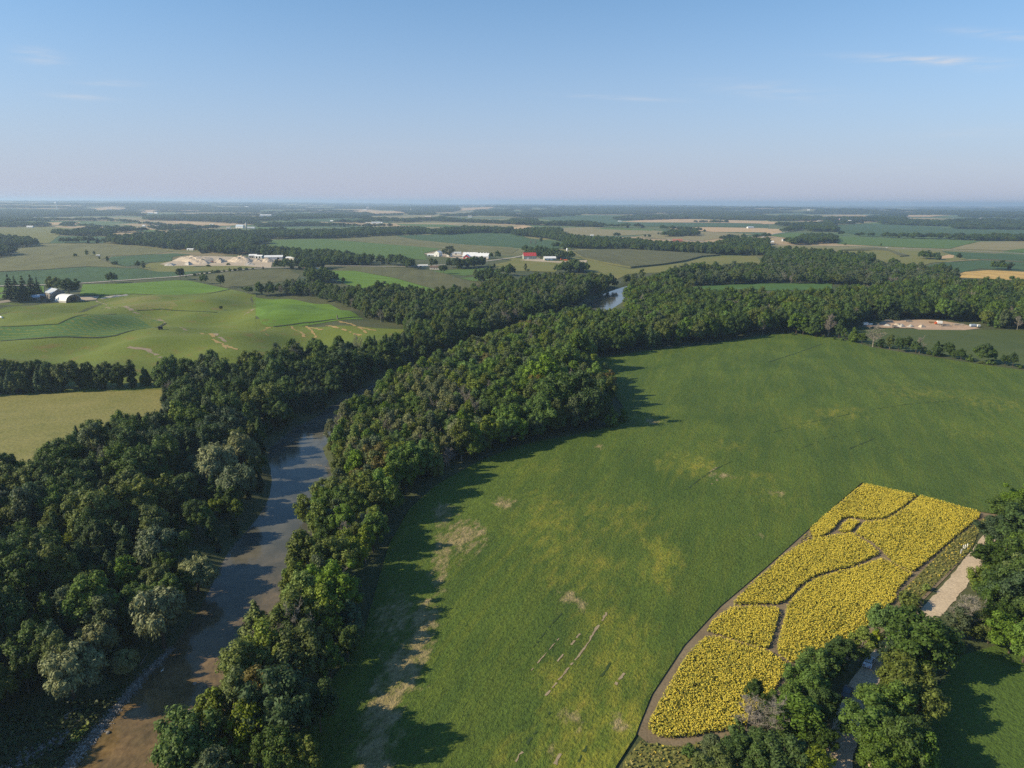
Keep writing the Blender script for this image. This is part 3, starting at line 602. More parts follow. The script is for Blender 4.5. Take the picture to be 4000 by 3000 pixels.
def crown_mat(name, rough=.6, transl=.32, hue=.010):
    k = NM(name)
    oi = k.n('ObjectInfo'); ge = k.n('NewGeometry')
    v = k.math('MULTIPLY', k.rng(oi.outputs['Random'], 0, 1, .84, 1.2), k.rng(ge.outputs['Random Per Island'], 0, 1, .6, 1.45))
    tn = k.n('Attribute', attribute_name='tone', attribute_type='INSTANCER'); hs = k.n('HueSaturation'); k.l(tn.outputs['Color'], hs.inputs['Color']); k.l(v, hs.inputs['Value'])
    r2 = k.math('FRACT', k.math('MULTIPLY', oi.outputs['Random'], 17.31)); k.l(k.rng(r2, 0, 1, .5 - hue, .5 + hue * .7), hs.inputs['Hue']); k.l(k.rng(r2, 0, 1, 1.06, .84), hs.inputs['Saturation'])
    k.col(hs.outputs[0]); k.p.inputs['Roughness'].default_value = rough; k.p.inputs['Specular IOR Level'].default_value = .22
    if transl:
        tr = k.n('BsdfTranslucent'); mx = k.n('MixShader'); mx.inputs[0].default_value = transl; k.l(hs.outputs[0], tr.inputs[0]); k.l(k.p.outputs[0], mx.inputs[1]); k.l(tr.outputs[0], mx.inputs[2]); k.l(mx.outputs[0], k.out.inputs[0])
    return k.m
M_leaf = crown_mat('leaves'); M_needle = crown_mat('needles', .7, .1, .012); M_willow = crown_mat('willow_leaves', .55, .2, .012)
M_bark = plain('bark', (.085, .065, .048), .9, .25, 3); M_pale = plain('pale_dead_bark', (.20, .175, .15), .9, .2, 3); M_twig = plain('grey_twigs', (.23, .205, .165), .9, .2, 3)
def trunk_mesh(name, h, r0, spread, r_, m=M_bark, limbs=5, lean=.4):
    mb = MB(); lx, ly = r_.normal(0, lean, 2)
    mb.tube([(0, 0, -.6), (0, 0, .4), (lx * .4, ly * .4, h * .35), (lx, ly, h * .62), (lx * 1.2, ly * 1.2, h * .9)], [r0 * 1.5, r0, r0 * .8, r0 * .5, r0 * .12], 7)
    for i in range(limbs):
        a = 2 * math.pi * (i + r_.uniform(0, .6)) / max(1, limbs); z = h * r_.uniform(.3, .55)
        mb.tube([(lx * .5, ly * .5, z), (math.cos(a) * spread * .35, math.sin(a) * spread * .35, z + h * .12), (math.cos(a) * spread * .75, math.sin(a) * spread * .75, z + h * .26)], [r0 * .5, r0 * .33, r0 * .08], 5)
    me = bpy.data.meshes.new(name); me.from_pydata(mb.v, [], mb.f); me.materials.append(m); me.update(); return me
VAR = {}
def add_var(kind, crown, trunk, h): VAR.setdefault(kind, []).append((crown, trunk, h))
def make_broad(seed):
    r_ = np.random.default_rng(seed); h = r_.uniform(13, 16.5); cw = h * r_.uniform(.27, .45); base = h * r_.uniform(.16, .24)
    k = int(r_.integers(46, 62)); d = unit(k * 3, r_); d = d[d[:, 2] > -.62][:k]; k = len(d)
    ph = r_.uniform(0, 6, 3)
    lob = 1 + .32 * np.sin(3 * np.arctan2(d[:, 1], d[:, 0]) + ph[0]) * np.sin(2.3 * d[:, 2] + ph[1]) + r_.normal(0, .09, k)
    cz = (base + h) / 2; P = d * np.array([cw, cw, (h - base) / 2])[None] * lob[:, None] * .82 + np.array([0, 0, cz])
    rad = r_.uniform(.85, 1.75, k) * cw / 5.2
    q = int(k * .35); P2 = d[:q] * np.array([cw, cw, (h - base) / 2]) * .42 + np.array([0, 0, cz]); P = np.vstack([P, P2]); rad = np.concatenate([rad, np.full(q, cw * .33)])
    add_var('broad', crown_mesh('broadleaf_crown', P, rad, 92, .41, M_leaf, r_), trunk_mesh('broadleaf_trunk', h, .30, cw, r_), h)
def make_open(seed):                                   # airy, upright, ragged tree (poplar, ash)
    r_ = np.random.default_rng(seed); h = r_.uniform(13, 17); cw = h * r_.uniform(.17, .25); base = h * .2
    k = 40; z = base + (h - base) * r_.random(k) ** .85; prof = np.sin(np.pi * np.clip((z - base) / (h - base), .04, .97)) ** .6
    a = r_.uniform(0, 6.28, k); rr = cw * prof * np.sqrt(r_.random(k)) * r_.uniform(.8, 1.25, k)
    P = np.column_stack([rr * np.cos(a), rr * np.sin(a), z]); rad = r_.uniform(.6, 1.25, k) * cw / 3
    add_var('open', crown_mesh('broadleaf_crown', P, rad, 80, .36, M_leaf, r_, aspect=1.8, jit=.9, core=.5, squash=1.25), trunk_mesh('broadleaf_trunk', h, .22, cw, r_, M_pale if seed % 2 else M_bark), h)
def make_cedar(seed):
    r_ = np.random.default_rng(seed); h = r_.uniform(10.5, 14.5); w = h * r_.uniform(.17, .23); k = 58; f = r_.random(k) ** .8; z = .6 + f * (h - .8)
    prof = np.minimum(1, (1 - f) * 1.55 + .05) * np.minimum(1, .72 + f); a = r_.uniform(0, 6.28, k); rr = w * prof * r_.uniform(.45, .95, k)
    P = np.column_stack([rr * np.cos(a), rr * np.sin(a), z]); rad = (.5 + .75 * prof) * r_.uniform(.7, 1.2, k) * w / 2.6
    P = np.vstack([P, [[0, 0, h - .3]]]); rad = np.append(rad, .35)
    add_var('cedar', crown_mesh('cedar_crown', P, rad, 46, .36, M_needle, r_, aspect=2.1, droop=.5, jit=.7, squash=1.5, up=.1), trunk_mesh('cedar_trunk', h, .2, w, r_, limbs=0, lean=.1), h)
def make_spruce(seed):
    r_ = np.random.default_rng(seed); h = r_.uniform(14, 18); w = h * r_.uniform(.17, .21); P = []; rad = []
    nl = 15
    for i in range(nl):
        f = i / (nl - 1); z = 1.2 + f * (h - 1.4); ww = w * (1 - f) ** .85 + .12; nb = max(1, int(8 * (1 - f) + 2))
        for j in range(nb):
            a = 6.28 * (j + r_.random()) / nb
            for q in ((.35, .9) if f < .8 else (.5,)): P.append((ww * q * math.cos(a), ww * q * math.sin(a), z - ww * q * .28 + r_.normal(0, .15))); rad.append(.38 + .42 * (1 - f) * r_.uniform(.7, 1.2))
    P = np.array(P); rad = np.array(rad)
    add_var('spruce', crown_mesh('spruce_crown', P, rad, 22, .38, M_needle, r_, aspect=2.2, droop=.4, jit=.5, squash=.55, core=.7, up=.5), trunk_mesh('spruce_trunk', h, .24, w, r_, limbs=0, lean=.05), h)
def make_willow(seed):
    r_ = np.random.default_rng(seed); h = r_.uniform(12.5, 15); cw = h * r_.uniform(.40, .48); base = h * .18
    k = 30; d = unit(k * 3, r_); d = d[d[:, 2] > -.55][:k]; k = len(d); cz = (base + h) / 2
    P = d * np.array([cw, cw, (h - base) / 2]) * (.72 * (1 + r_.normal(0, .14, k)))[:, None] + np.array([0, 0, cz]); rad = r_.uniform(1.3, 2.5, k) * cw / 6
    P = np.vstack([P, [[0, 0, cz], [cw * .3, 0, cz], [-cw * .3, .5, cz]]]); rad = np.concatenate([rad, [cw * .42] * 3])
    add_var('willow', crown_mesh('willow_crown', P, rad, 190, .40, M_willow, r_, aspect=2.6, droop=1.4, jit=.75, core=.8, squash=1.05), trunk_mesh('willow_trunk', h, .45, cw, r_), h)
def make_shrub(seed):
    r_ = np.random.default_rng(seed); h = r_.uniform(3.2, 5.2); k = 14; a = r_.uniform(0, 6.28, k); rr = 1.7 * np.sqrt(r_.random(k)); z = r_.uniform(.5, h - .6, k) * (1 - .3 * rr / 1.7)
    P = np.column_stack([rr * np.cos(a), rr * np.sin(a), z]); rad = r_.uniform(.55, 1.05, k)
    add_var('shrub', crown_mesh('shrub_crown', P, rad, 44, .36, M_leaf, r_, core=.65), trunk_mesh('shrub_stem', h * .8, .08, 1.2, r_, limbs=4), h)
def branch_mesh(name, h, r_, m, nl=16, tw=9, spread=.32, r0=.17, thick=.042):
    mb = MB(); mb.tube([(0, 0, -.5), (.1, 0, h * .4), (.2, .1, h * .72), (.25, .15, h)], [r0 * 1.3, r0 * .85, r0 * .5, .03], 6)
    for i in range(nl):
        z0 = h * r_.uniform(.22, .9); a = r_.uniform(0, 6.28); L = h * spread * r_.uniform(.6, 1.15) * (1.15 - z0 / h * .75); u = r_.uniform(.5, 1.3)
        p0 = Vector((.1, 0, z0)); p1 = p0 + Vector((math.cos(a) * L * .55, math.sin(a) * L * .55, L * .4 * u)); p2 = p0 + Vector((math.cos(a + .2) * L, math.sin(a + .2) * L, L * u))
        mb.tube([p0, p1, p2], [r0 * .38, r0 * .24, .025], 4)
        for j in range(tw):
            t = r_.uniform(.25, 1); q = p0.lerp(p1, t * 2) if t < .5 else p1.lerp(p2, t * 2 - 1); v = Vector(unit(1, r_)[0]); v.z = abs(v.z) * .9 + .15; l2 = L * r_.uniform(.25, .55)
            e = q + v * l2; mb.tube([q, e], [thick, thick * .5], 3, cap=False)
            for _ in range(3):
                qq = q.lerp(e, r_.uniform(.3, .95)); vv = Vector(unit(1, r_)[0]); vv.z = abs(vv.z); mb.tube([qq, qq + vv * l2 * .55], [thick * .6, thick * .35], 3, cap=False)
    me = bpy.data.meshes.new(name); me.from_pydata(mb.v, [], mb.f); me.materials.append(m); me.update(); return me
def make_bare(seed):
    r_ = np.random.default_rng(seed); h = r_.uniform(11, 14.5)
    add_var('bare', branch_mesh('bare_limbs', h, r_, M_twig if seed % 2 else M_pale, nl=24, tw=16), trunk_mesh('bare_trunk', h * .8, .18, 1, r_, M_pale, limbs=0, lean=.1), h)
for s in range(12): make_broad(100 + s)
for s in range(5): make_open(200 + s)
for s in range(5): make_cedar(300 + s)
for s in range(3): make_spruce(400 + s)
for s in range(4): make_willow(500 + s)
for s in range(4): make_shrub(600 + s)
for s in range(4): make_bare(700 + s)
KINDNAME = {'broad': ('broadleaf_tree', 'broadleaf tree'), 'open': ('broadleaf_tree', 'slender tree'), 'cedar': ('cedar_tree', 'cedar tree'), 'spruce': ('spruce_tree', 'spruce tree'), 'willow': ('willow_tree', 'willow tree'), 'shrub': ('shrub', 'shrub'), 'bare': ('bare_tree', 'leafless tree')}
TONES = {  # linear base colours
    'deep green': (.048, .087, .016), 'mid green': (.076, .128, .020), 'yellow-green': (.150, .202, .022), 'olive green': (.108, .140, .026), 'blue-green': (.052, .088, .034), 'grey-green': (.105, .138, .060),
    'fresh green': (.098, .172, .020), 'rust-tinged': (.135, .115, .026), 'dark': (.032, .057, .016), 'pale grey-green': (.180, .198, .078), 'tan': (.12, .10, .055), 'golden': (.20, .17, .03)}
def pal(**kw): return list(kw.items())
trees = []      # records of every tree before it is decided which become individuals
def put(kind, x, y, s=1.0, tone='mid green', zone=None, label=None, sx=1.0, group=None):
    v = int(rng.integers(len(VAR[kind])))
    trees.append(dict(kind=kind, x=float(x), y=float(y), s=float(s), sx=float(sx), tone=tone, zone=zone, v=v, rz=float(rng.uniform(0, 6.28)), label=label, group=group))
def scatter(poly, spacing, mix, zone, smin=.75, smax=1.15, excl=None, sxr=(.9, 1.15), jitter=.42):
    """fill a wood with trees: mix = [(weight, kind, tone), ...]"""
    poly = np.asarray(poly); x0, y0 = poly.min(0); x1, y1 = poly.max(0)
    X, Y = np.meshgrid(np.arange(x0, x1 + spacing, spacing), np.arange(y0, y1 + spacing, spacing * .87)); X[1::2] += spacing / 2
    X = X.ravel() + rng.uniform(-jitter, jitter, X.size) * spacing; Y = Y.ravel() + rng.uniform(-jitter, jitter, Y.size) * spacing
    m = inside(poly, X, Y)
    if excl is not None: m &= ~excl(X, Y)
    X, Y = X[m], Y[m]
    if len(X) == 0: return 0
    near = np.hypot(X, Y) < 1400
    if near.any():
        dr = np.full(len(X), 1e9); dr[near] = river_dist(X[near], Y[near]); m = dr > HW + (3.2 if zone == 'R' else 1.5); X, Y = X[m], Y[m]
    w = np.array([q[0] for q in mix], float); w /= w.sum()
    # kinds grow in clumps: a slow noise shifts the choice
    u = (.5 + .5 * np.sin(X / 17 + 2.1 * np.sin(Y / 23)) * np.sin(Y / 19 + 1.3)) * .45 + rng.random(len(X)) * .55
    u = np.argsort(np.argsort(u)) / max(1, len(u)); ch = np.searchsorted(np.cumsum(w), np.clip(u, 0, .999))
    perm = np.random.default_rng(len(X)).permutation(len(mix)) * 0 + np.arange(len(mix))
    for x, y, c_ in zip(X, Y, ch):
        _, kd, tn = mix[perm[min(c_, len(mix) - 1)]]
        sc_ = rng.uniform(smin, smax)
        if zone == 'L' and near.any() and float(river_dist(np.array([x]), np.array([y]))[0]) < HW + 13: sc_ *= .68
        put(kd, x, y, sc_, tn, zone, sx=rng.uniform(*sxr))
    return len(X)
B_ = lambda pts: [tuple(G(p[0], p[1])) for p in pts]
# ---- left bank wood
LBANK = GP([(-900, 3300), (-420, 3080), (-150, 2920), (0, 2820), (180, 2730), (330, 2650), (470, 2590), (590, 2500), (680, 2420), (750, 2340), (815, 2240), (880, 2150), (950, 2070), (1010, 1985), (1030, 1900), (1030, 1800), (1060, 1742), (1150, 1672), (1300, 1588), (1400, 1533), (1520, 1478), (1640, 1434), (1600, 1350),
            (1585, 1310, 9), (1400, 1352, 9), (1250, 1358, 11), (1080, 1385, 11), (900, 1412, 11), (700, 1432, 11), (640, 1508), (650, 1555), (640, 1575, 9), (540, 1618, 11), (430, 1645, 11), (270, 1692, 11), (180, 1758, 11), (0, 1818, 12), (-420, 1960, 12)])
mixL = [(2.0, 'cedar', 'dark'), (2.2, 'cedar', 'deep green'), (2.2, 'broad', 'deep green'), (1.2, 'broad', 'olive green'), (2.2, 'broad', 'mid green'), (1.0, 'cedar', 'blue-green'), (.8, 'open', 'grey-green'), (.55, 'broad', 'blue-green'), (.28, 'bare', 'tan'), (.16, 'open', 'yellow-green')]
scatter(LBANK, 6.3, mixL, 'L', .58, 1.22, sxr=(.85, 1.12))
LSTRIP = GP([(-450, 1552), (0, 1545), (300, 1530), (640, 1510), (700, 1440, 8), (540, 1432, 11), (200, 1442, 10), (120, 1408, 13), (0, 1398, 13), (-450, 1400, 13)])
scatter(LSTRIP, 5.6, [(2, 'cedar', 'dark'), (2.4, 'cedar', 'deep green'), (1.6, 'broad', 'deep green'), (.8, 'broad', 'olive green'), (.6, 'cedar', 'blue-green')], 'LS', .7, 1.08)
# ---- woods upstream, left of the river
UP_L = GP([(1420, 1245), (1590, 1292), (1600, 1350), (1640, 1434), (1760, 1388), (1860, 1342), (1960, 1302), (2080, 1262), (2200, 1222), (2290, 1188), (2350, 1148), (2400, 1130), (2447, 1116), (2520, 1098), (2640, 1078),
           (2650, 1066, 11), (2560, 1060, 11), (2434, 1078, 11), (2407, 1090, 11), (2310, 1085, 11), (2200, 1080, 11), (2100, 1080, 11), (2000, 1100, 11), (1900, 1108, 11), (1787, 1141, 11), (1705, 1136, 11), (1655, 1141, 11), (1542, 1120, 11), (1452, 1129, 11), (1395, 1145, 9), (1400, 1190)])
scatter(UP_L, 7.4, [(2, 'broad', 'deep green'), (2.4, 'broad', 'mid green'), (1.6, 'open', 'olive green'), (1.0, 'cedar', 'deep green'), (1.2, 'open', 'grey-green'), (.9, 'broad', 'olive green'), (.7, 'bare', 'tan')], 'UL', .75, 1.15)
UP_T = GP([(985, 1152), (1180, 1158), (1240, 1170), (1320, 1190), (1400, 1215), (1425, 1225), (1430, 1170, 11), (1380, 1124, 11), (1240, 1112, 11), (1170, 1100, 11), (1000, 1118, 10), (960, 1125, 8)])
scatter(UP_T, 6.2, [(2, 'broad', 'mid green'), (2, 'open', 'grey-green'), (1, 'broad', 'deep green'), (1.0, 'bare', 'tan'), (1, 'open', 'olive green')], 'UT', .65, 1.0)
# ---- right bank strip between river and bean field
rr_ = offset_line(RIVER, HW + 3.5)
ia = int(np.argmin(np.hypot(*(RIVER - flat(700, 3150, WATER_Z)).T))); ia = 0
ib = int(np.argmin(np.hypot(*(RIVER - flat(2200, 1222, WATER_Z)).T)))
RIGHT_EDGE = [(870, 3330), (980, 3100), (1095, 2860), (1195, 2680), (1300, 2500), (1380, 2320), (1470, 2150), (1540, 2010), (1640, 1905), (1800, 1820), (1980, 1752), (2120, 1716), (2280, 1688), (2370, 1660), (2410, 1610), (2340, 1500), (2290, 1440), (2290, 1402)]
RB = [tuple(p) for p in rr_[ia:ib]] + B_([(2360, 1200), (2600, 1220), (2700, 1290)]) + B_(RIGHT_EDGE)[::-1]
gap = G(1850, 1497)
AIRY = np.array(GP([(1250, 1650), (1420, 1530), (1560, 1450), (1760, 1500), (1860, 1640), (1860, 1760), (1620, 1880), (1250, 1900)]))
exR = lambda X, Y: (np.hypot((X - gap[0]) / 9, (Y - gap[1]) / 12) < 1) | inside(AIRY, X, Y)
exA = lambda X, Y: (np.hypot((X - gap[0]) / 9, (Y - gap[1]) / 12) < 1) | ~inside(AIRY, X, Y)
mixR = [(1.5, 'broad', 'deep green'), (2.4, 'broad', 'mid green'), (1.2, 'cedar', 'olive green'), (2.2, 'broad', 'fresh green'), (1.6, 'open', 'yellow-green'), (1.6, 'open', 'olive green'), (1.0, 'broad', 'olive green'), (1.2, 'bare', 'tan'), (.9, 'open', 'grey-green'), (.4, 'broad', 'yellow-green'), (.25, 'broad', 'rust-tinged')]
scatter(RB, 5.5, mixR, 'R', .6, 1.08, excl=exR, sxr=(.9, 1.15))
scatter(RB, 5.0, [(2.0, 'open', 'yellow-green'), (3.2, 'open', 'pale grey-green'), (1.6, 'open', 'grey-green'), (2.2, 'bare', 'tan'), (1.4, 'open', 'fresh green'), (1.4, 'open', 'olive green'), (.6, 'broad', 'mid green'), (.4, 'cedar', 'mid green')], 'R', .65, 1.0, excl=exA)
EDGE_R = [tuple(p) for p in offset_line(RIVER, HW + 1.8)[:WIDE]] + [tuple(p) for p in offset_line(RIVER, HW + 7)[:WIDE][::-1]]
scatter(EDGE_R, 3.6, [(2, 'shrub', 'olive green'), (2, 'shrub', 'mid green'), (1, 'shrub', 'yellow-green'), (1, 'shrub', 'grey-green')], 'RE', .55, 1.0)
# ---- big wood between the bean field and the upstream bend
RW = GP([(2300, 1405), (2560, 1362), (2750, 1342), (3050, 1300), (3180, 1322), (3300, 1292), (3440, 1254), (3560, 1246), (3700, 1256), (3860, 1282), (4000, 1292), (4500, 1305),
         (4500, 1150), (4000, 1130), (3560, 1140), (3250, 1140, 15), (3000, 1142, 15), (2800, 1141, 15), (2700, 1134, 12), (2600, 1120)]) + [tuple(p) for p in offset_line(RIVER, np.where(np.arange(len(RIVER)) < WIDE, HW + 4, 37 - HW))[ib:][::-1]]
scatter(RW, 8.4, [(3.0, 'broad', 'deep green'), (3.0, 'broad', 'mid green'), (1.2, 'broad', 'olive green'), (.9, 'open', 'olive green'), (.7, 'cedar', 'deep green'), (.5, 'broad', 'fresh green'), (.55, 'bare', 'tan'), (.4, 'open', 'grey-green')], 'RW', .85, 1.3)
# understorey of the two copses by the lane
CA = GP(v4([(700, 700), (560, 830), (480, 1020), (430, 1300), (380, 1800), (-50, 1800), (-60, 1400), (120, 1050), (330, 760), (560, 640)]))
CB = GP(v4([(1000, 470), (1250, 520), (1450, 620), (1420, 900), (1300, 1250), (1240, 1800), (760, 1800), (830, 1350), (960, 1050), (1040, 800)]))
mixC = [(2, 'broad', 'mid green'), (1.5, 'broad', 'deep green'), (1.2, 'open', 'fresh green'), (1, 'broad', 'olive green'), (1, 'shrub', 'mid green')]
scatter(CA, 5.5, mixC, 'CA', .5, .8, sxr=(1, 1.3)); scatter(CB, 5.5, mixC, 'CB', .5, .85, sxr=(1, 1.3))
CC = GP(u4([(2010, 560), (1950, 760), (1900, 960), (1860, 1180), (1860, 1450), (2000, 1700), (2400, 1900), (2600, 700), (2300, 420)]))
scatter(CC, 6.5, mixC, 'CC', .6, .95, sxr=(1, 1.25))
hl = np.array(GP(t8([(180, 236), (420, 262), (735, 302), (985, 356), (1280, 401), (1480, 428), (1680, 458), (1850, 487), (2200, 528)])))
scatter(np.vstack([hl + [0, -2], (hl + [0, 5])[::-1]]), 4.2, [(2, 'shrub', 'mid green'), (1.2, 'shrub', 'deep green'), (.8, 'open', 'mid green'), (.5, 'broad', 'mid green')], 'H', .45, .85)
# meadow shrubs and open wood on the right, beyond
RM = GP(t4([(540, 800), (0, 790)]) + t3([(1540, 815), (1430, 800), (1050, 800)]) + t3([(1240, 690, 10), (1500, 640, 9), (1650, 645, 10), (2000, 625, 9), (2140, 640, 9)]) + t4([(0, 600), (150, 600), (400, 650), (700, 690), (900, 660), (1060, 640, 5), (1250, 655, 6), (1450, 690, 5), (1600, 735, 3), (1900, 765, 2), (2212, 780, 2), (2500, 790, 2), (2500, 860), (2212, 855), (1500, 850), (800, 810)]))
scatter(RM, 9.5, [(2, 'broad', 'mid green'), (1.5, 'broad', 'deep green'), (1.5, 'broad', 'grey-green'), (1.2, 'open', 'grey-green'), (1, 'broad', 'olive green'), (.8, 'spruce', 'blue-green'), (.8, 'bare', 'tan')], 'RM', .55, 1.0, sxr=(1.1, 1.5))
RB_far = GP(t3([(480, 490), (900, 500), (1400, 520), (1830, 548), (2212, 552)]) + t4([(0, 600), (400, 648), (700, 678), (850, 662), (950, 600), (940, 545, 11), (700, 540, 11), (420, 500, 12), (150, 490, 12), (0, 490, 12)]) + t3([(2212, 410, 10), (1900, 400, 10), (1700, 455, 11), (1250, 435, 11), (1000, 405, 11), (700, 395, 11), (440, 365, 11), (430, 318, 11), (300, 310, 11), (0, 330, 11), (0, 375), (240, 398), (450, 436)]))
scatter(RB_far, 11.5, [(2, 'broad', 'deep green'), (2, 'broad', 'mid green'), (1, 'cedar', 'blue-green'), (.6, 'open', 'olive green')], 'RF', .8, 1.15, sxr=(1.1, 1.5))
# ---- traced woods and hedgerows of the middle distance: bottom line, top line
def wood(bottom, top, hgt=11.0, mix=None, dens=1.0, zone='FAR', mind=7.0):
    bp = [G(*p[:2]) for p in bottom]; d0 = np.mean([np.hypot(*p) for p in bp]); tp = []
    bx = [p[0] for p in bottom]; by = [p[1] for p in bottom]
    for p in top:
        q = G(p[0], p[1], hgt); yb = np.interp(p[0], bx, by); b = G(p[0], yb); r = np.hypot(*b)
        if np.hypot(*q) < r + mind + r * .006: q = b * (1 + (mind + r * .006) / r)
        tp.append(q)
    sp = max(6.5, d0 * .0075) / dens
    ss = max(1.0, sp / 9.5)
    mix = mix or [(2.2, 'broad', 'deep green'), (2.2, 'broad', 'mid green'), (.8, 'cedar', 'deep green'), (.6, 'broad', 'blue-green'), (.5, 'open', 'olive green')]
    n0 = len(trees); scatter(bp + tp[::-1], sp, mix, zone, .72, 1.12, sxr=(1.0 * ss, 1.25 * ss))
    for t in trees[n0:]: t['far'] = True
for b, t in (
    (t1([(-300, 500), (0, 490), (330, 470)]), t1([(-300, 385), (0, 382), (200, 390), (320, 445)])), (t1([(-300, 580), (0, 568), (125, 545)]), t1([(-300, 460), (0, 458), (80, 490), (122, 522)])),
    (t1([(510, 440), (570, 445), (860, 445)]), t1([(515, 412), (700, 402), (850, 408)])), (t1([(890, 445), (1220, 470), (1500, 500), (1650, 500), (1900, 540), (2212, 545)]), t1([(900, 410), (960, 380), (1300, 352), (1700, 335), (2212, 335)])),
    (t1([(430, 360), (550, 380), (960, 385), (1010, 365)]), t1([(440, 342), (620, 332), (1000, 335)])), (t1([(700, 302), (930, 318)]), t1([(705, 280), (925, 292)])), (t1([(-200, 306), (0, 305), (420, 300)]), t1([(-200, 258), (0, 257), (250, 267), (400, 268)])),
    (t1([(530, 298), (640, 298)]), t1([(540, 262), (630, 262)])), (t1([(650, 245), (840, 250), (1250, 280), (1600, 320), (1700, 332)]), t1([(660, 237), (980, 237), (1250, 267), (1500, 292), (1650, 284)])), (t1([(1260, 245), (1760, 255), (2212, 286)]), t1([(1255, 200), (1800, 197), (2212, 222)])),
    (t1([(-200, 240), (0, 242), (250, 255), (255, 215), (1050, 205), (1250, 211)]), t1([(-200, 150), (0, 150), (400, 152), (700, 160), (1050, 165), (1240, 190)])), (t1([(1100, 152), (1800, 162), (1980, 180), (2212, 180)]), t1([(1100, 102), (1800, 112), (1900, 132), (2212, 132)])),
    (t2([(0, 410), (490, 402), (650, 404), (1000, 386), (1480, 363)]), t2([(0, 322), (490, 332), (900, 312), (1400, 303), (1470, 322)])), (t2([(1480, 363), (1640, 372), (1900, 356), (2212, 360)]), t2([(1490, 328), (1800, 298), (2212, 308)])),
    (t2([(0, 455), (120, 450)]), t2([(0, 397), (112, 402)])), (t2([(0, 545), (200, 575), (380, 600), (680, 637), (980, 640), (1010, 610)]), t2([(0, 475), (250, 492), (700, 522), (1000, 562)])), (t2([(1060, 626), (1260, 646), (1360, 670)]), t2([(1065, 575), (1250, 572), (1360, 602)])),
    (t2([(1480, 662), (1560, 645), (1750, 672), (1990, 651)]), t2([(1500, 595), (1700, 592), (1965, 580)])), (t2([(150, 662), (400, 677), (450, 690), (640, 657)]), t2([(152, 610), (380, 605), (640, 610)])), (t2([(390, 742), (480, 792), (690, 792)]), t2([(430, 695), (560, 675), (685, 715)])),
    (t2([(1890, 772), (2050, 790), (2212, 802)]), t2([(1900, 695), (2000, 690), (2060, 760), (2212, 720)])), (t2([(2120, 715), (2212, 730)]), t2([(2130, 650), (2212, 660)])), (t2([(200, 236), (630, 226), (1000, 206)]), t2([(190, 192), (500, 187), (700, 172), (990, 177)])),
    (t2([(0, 305), (430, 296), (800, 301), (960, 306), (1200, 301)]), t2([(0, 272), (400, 257), (900, 287), (1180, 277)])), (t2([(1020, 250), (1400, 251)]), t2([(1025, 226), (1400, 236)])), (t2([(1310, 196), (1540, 199)]), t2([(1312, 172), (1540, 174)])),
    (t2([(700, 146), (1000, 150), (1200, 161), (1740, 165)]), t2([(690, 122), (1000, 112), (1740, 127)])), (t2([(1570, 256), (1800, 262), (2212, 281)]), t2([(1580, 210), (1800, 237), (2212, 252)])), (t2([(1890, 192), (2212, 196)]), t2([(1900, 152), (2212, 152)])),
    (t3([(0, 286), (350, 291), (740, 306), (1150, 311)]), t3([(0, 228), (200, 228), (230, 262), (600, 252), (800, 292), (1150, 297)])), (t3([(880, 242), (1060, 246), (1600, 232), (1850, 241), (2212, 246)]), t3([(890, 218), (1100, 198), (1850, 168), (2212, 202)])),
    (t3([(100, 191), (420, 191), (900, 196), (1100, 196)]), t3([(100, 152), (1100, 153)])), (t3([(400, 156), (1850, 191)]), t3([(420, 123), (1800, 128)])), (t3([(1260, 327), (1740, 347)]), t3([(1262, 303), (1700, 318)])), (t3([(1290, 390), (1600, 381)]), t3([(1310, 360), (1400, 332), (1590, 332)])),
    (t3([(1800, 422), (2212, 396)]), t3([(1812, 402), (2212, 363)])), (t3([(90, 530), (200, 560), (400, 590), (520, 588)]), t3([(100, 505), (240, 488), (400, 510), (510, 540)])), (t3([(360, 705), (670, 702)]), t3([(380, 632), (520, 612), (640, 624)])),
    (t3([(360, 490), (480, 500)]), t3([(362, 460), (480, 465)])), (t3([(870, 392), (930, 392)]), t3([(872, 360), (928, 360)])), (t3([(2150, 620), (2212, 620)]), t3([(2155, 560), (2212, 552)])),
    (t4([(330, 341), (590, 346)]), t4([(335, 292), (420, 273), (530, 243), (588, 303)])), (t4([(110, 351), (300, 326)]), t4([(112, 322), (298, 284)])), (t4([(130, 441), (250, 461), (600, 441)]), t4([(150, 412), (230, 392), (380, 362), (490, 367), (590, 373)])),
    (t4([(890, 391), (1190, 401), (1600, 411), (1800, 421), (2212, 426), (2400, 430)]), t4([(892, 378), (1000, 368), (1180, 363), (1400, 368), (1800, 373), (2212, 368), (2400, 370)])), (t4([(980, 281), (1600, 301), (1610, 321), (1950, 326), (2400, 328)]), t4([(982, 262), (1250, 237), (1620, 248), (1640, 263), (1900, 253), (2400, 248)])),
    (t4([(0, 251), (600, 251), (1170, 266)]), t4([(0, 202), (500, 217), (1180, 207)])), (t4([(420, 191), (1170, 191)]), t4([(430, 147), (1150, 167)])), (t4([(1320, 581), (1480, 591)]), t4([(1330, 522), (1470, 532)])), (t4([(1280, 191), (2212, 211), (2400, 214)]), t4([(1280, 132), (2212, 152), (2400, 154)])),
    (t4([(600, 375), (690, 378)]), t4([(600, 352), (685, 362)])), (t4([(760, 384), (815, 384)]), t4([(770, 355), (810, 358)])), (t4([(1060, 658), (1120, 660)]), t4([(1065, 602), (1115, 604)])), (t4([(1590, 590), (1690, 582)]), t4([(1600, 555), (1680, 560)])),
    (t4([(1880, 668), (1930, 670), (2130, 678), (2212, 684)]), t4([(1885, 645), (1925, 643), (2080, 648), (2212, 655)])), (t4([(1340, 720), (1700, 730)]), t4([(1345, 650), (1500, 640), (1690, 690)])),
    (t1([(1310, 150), (1790, 165)]), t1([(1300, 130), (1780, 140)]))):
    wood(b, t)
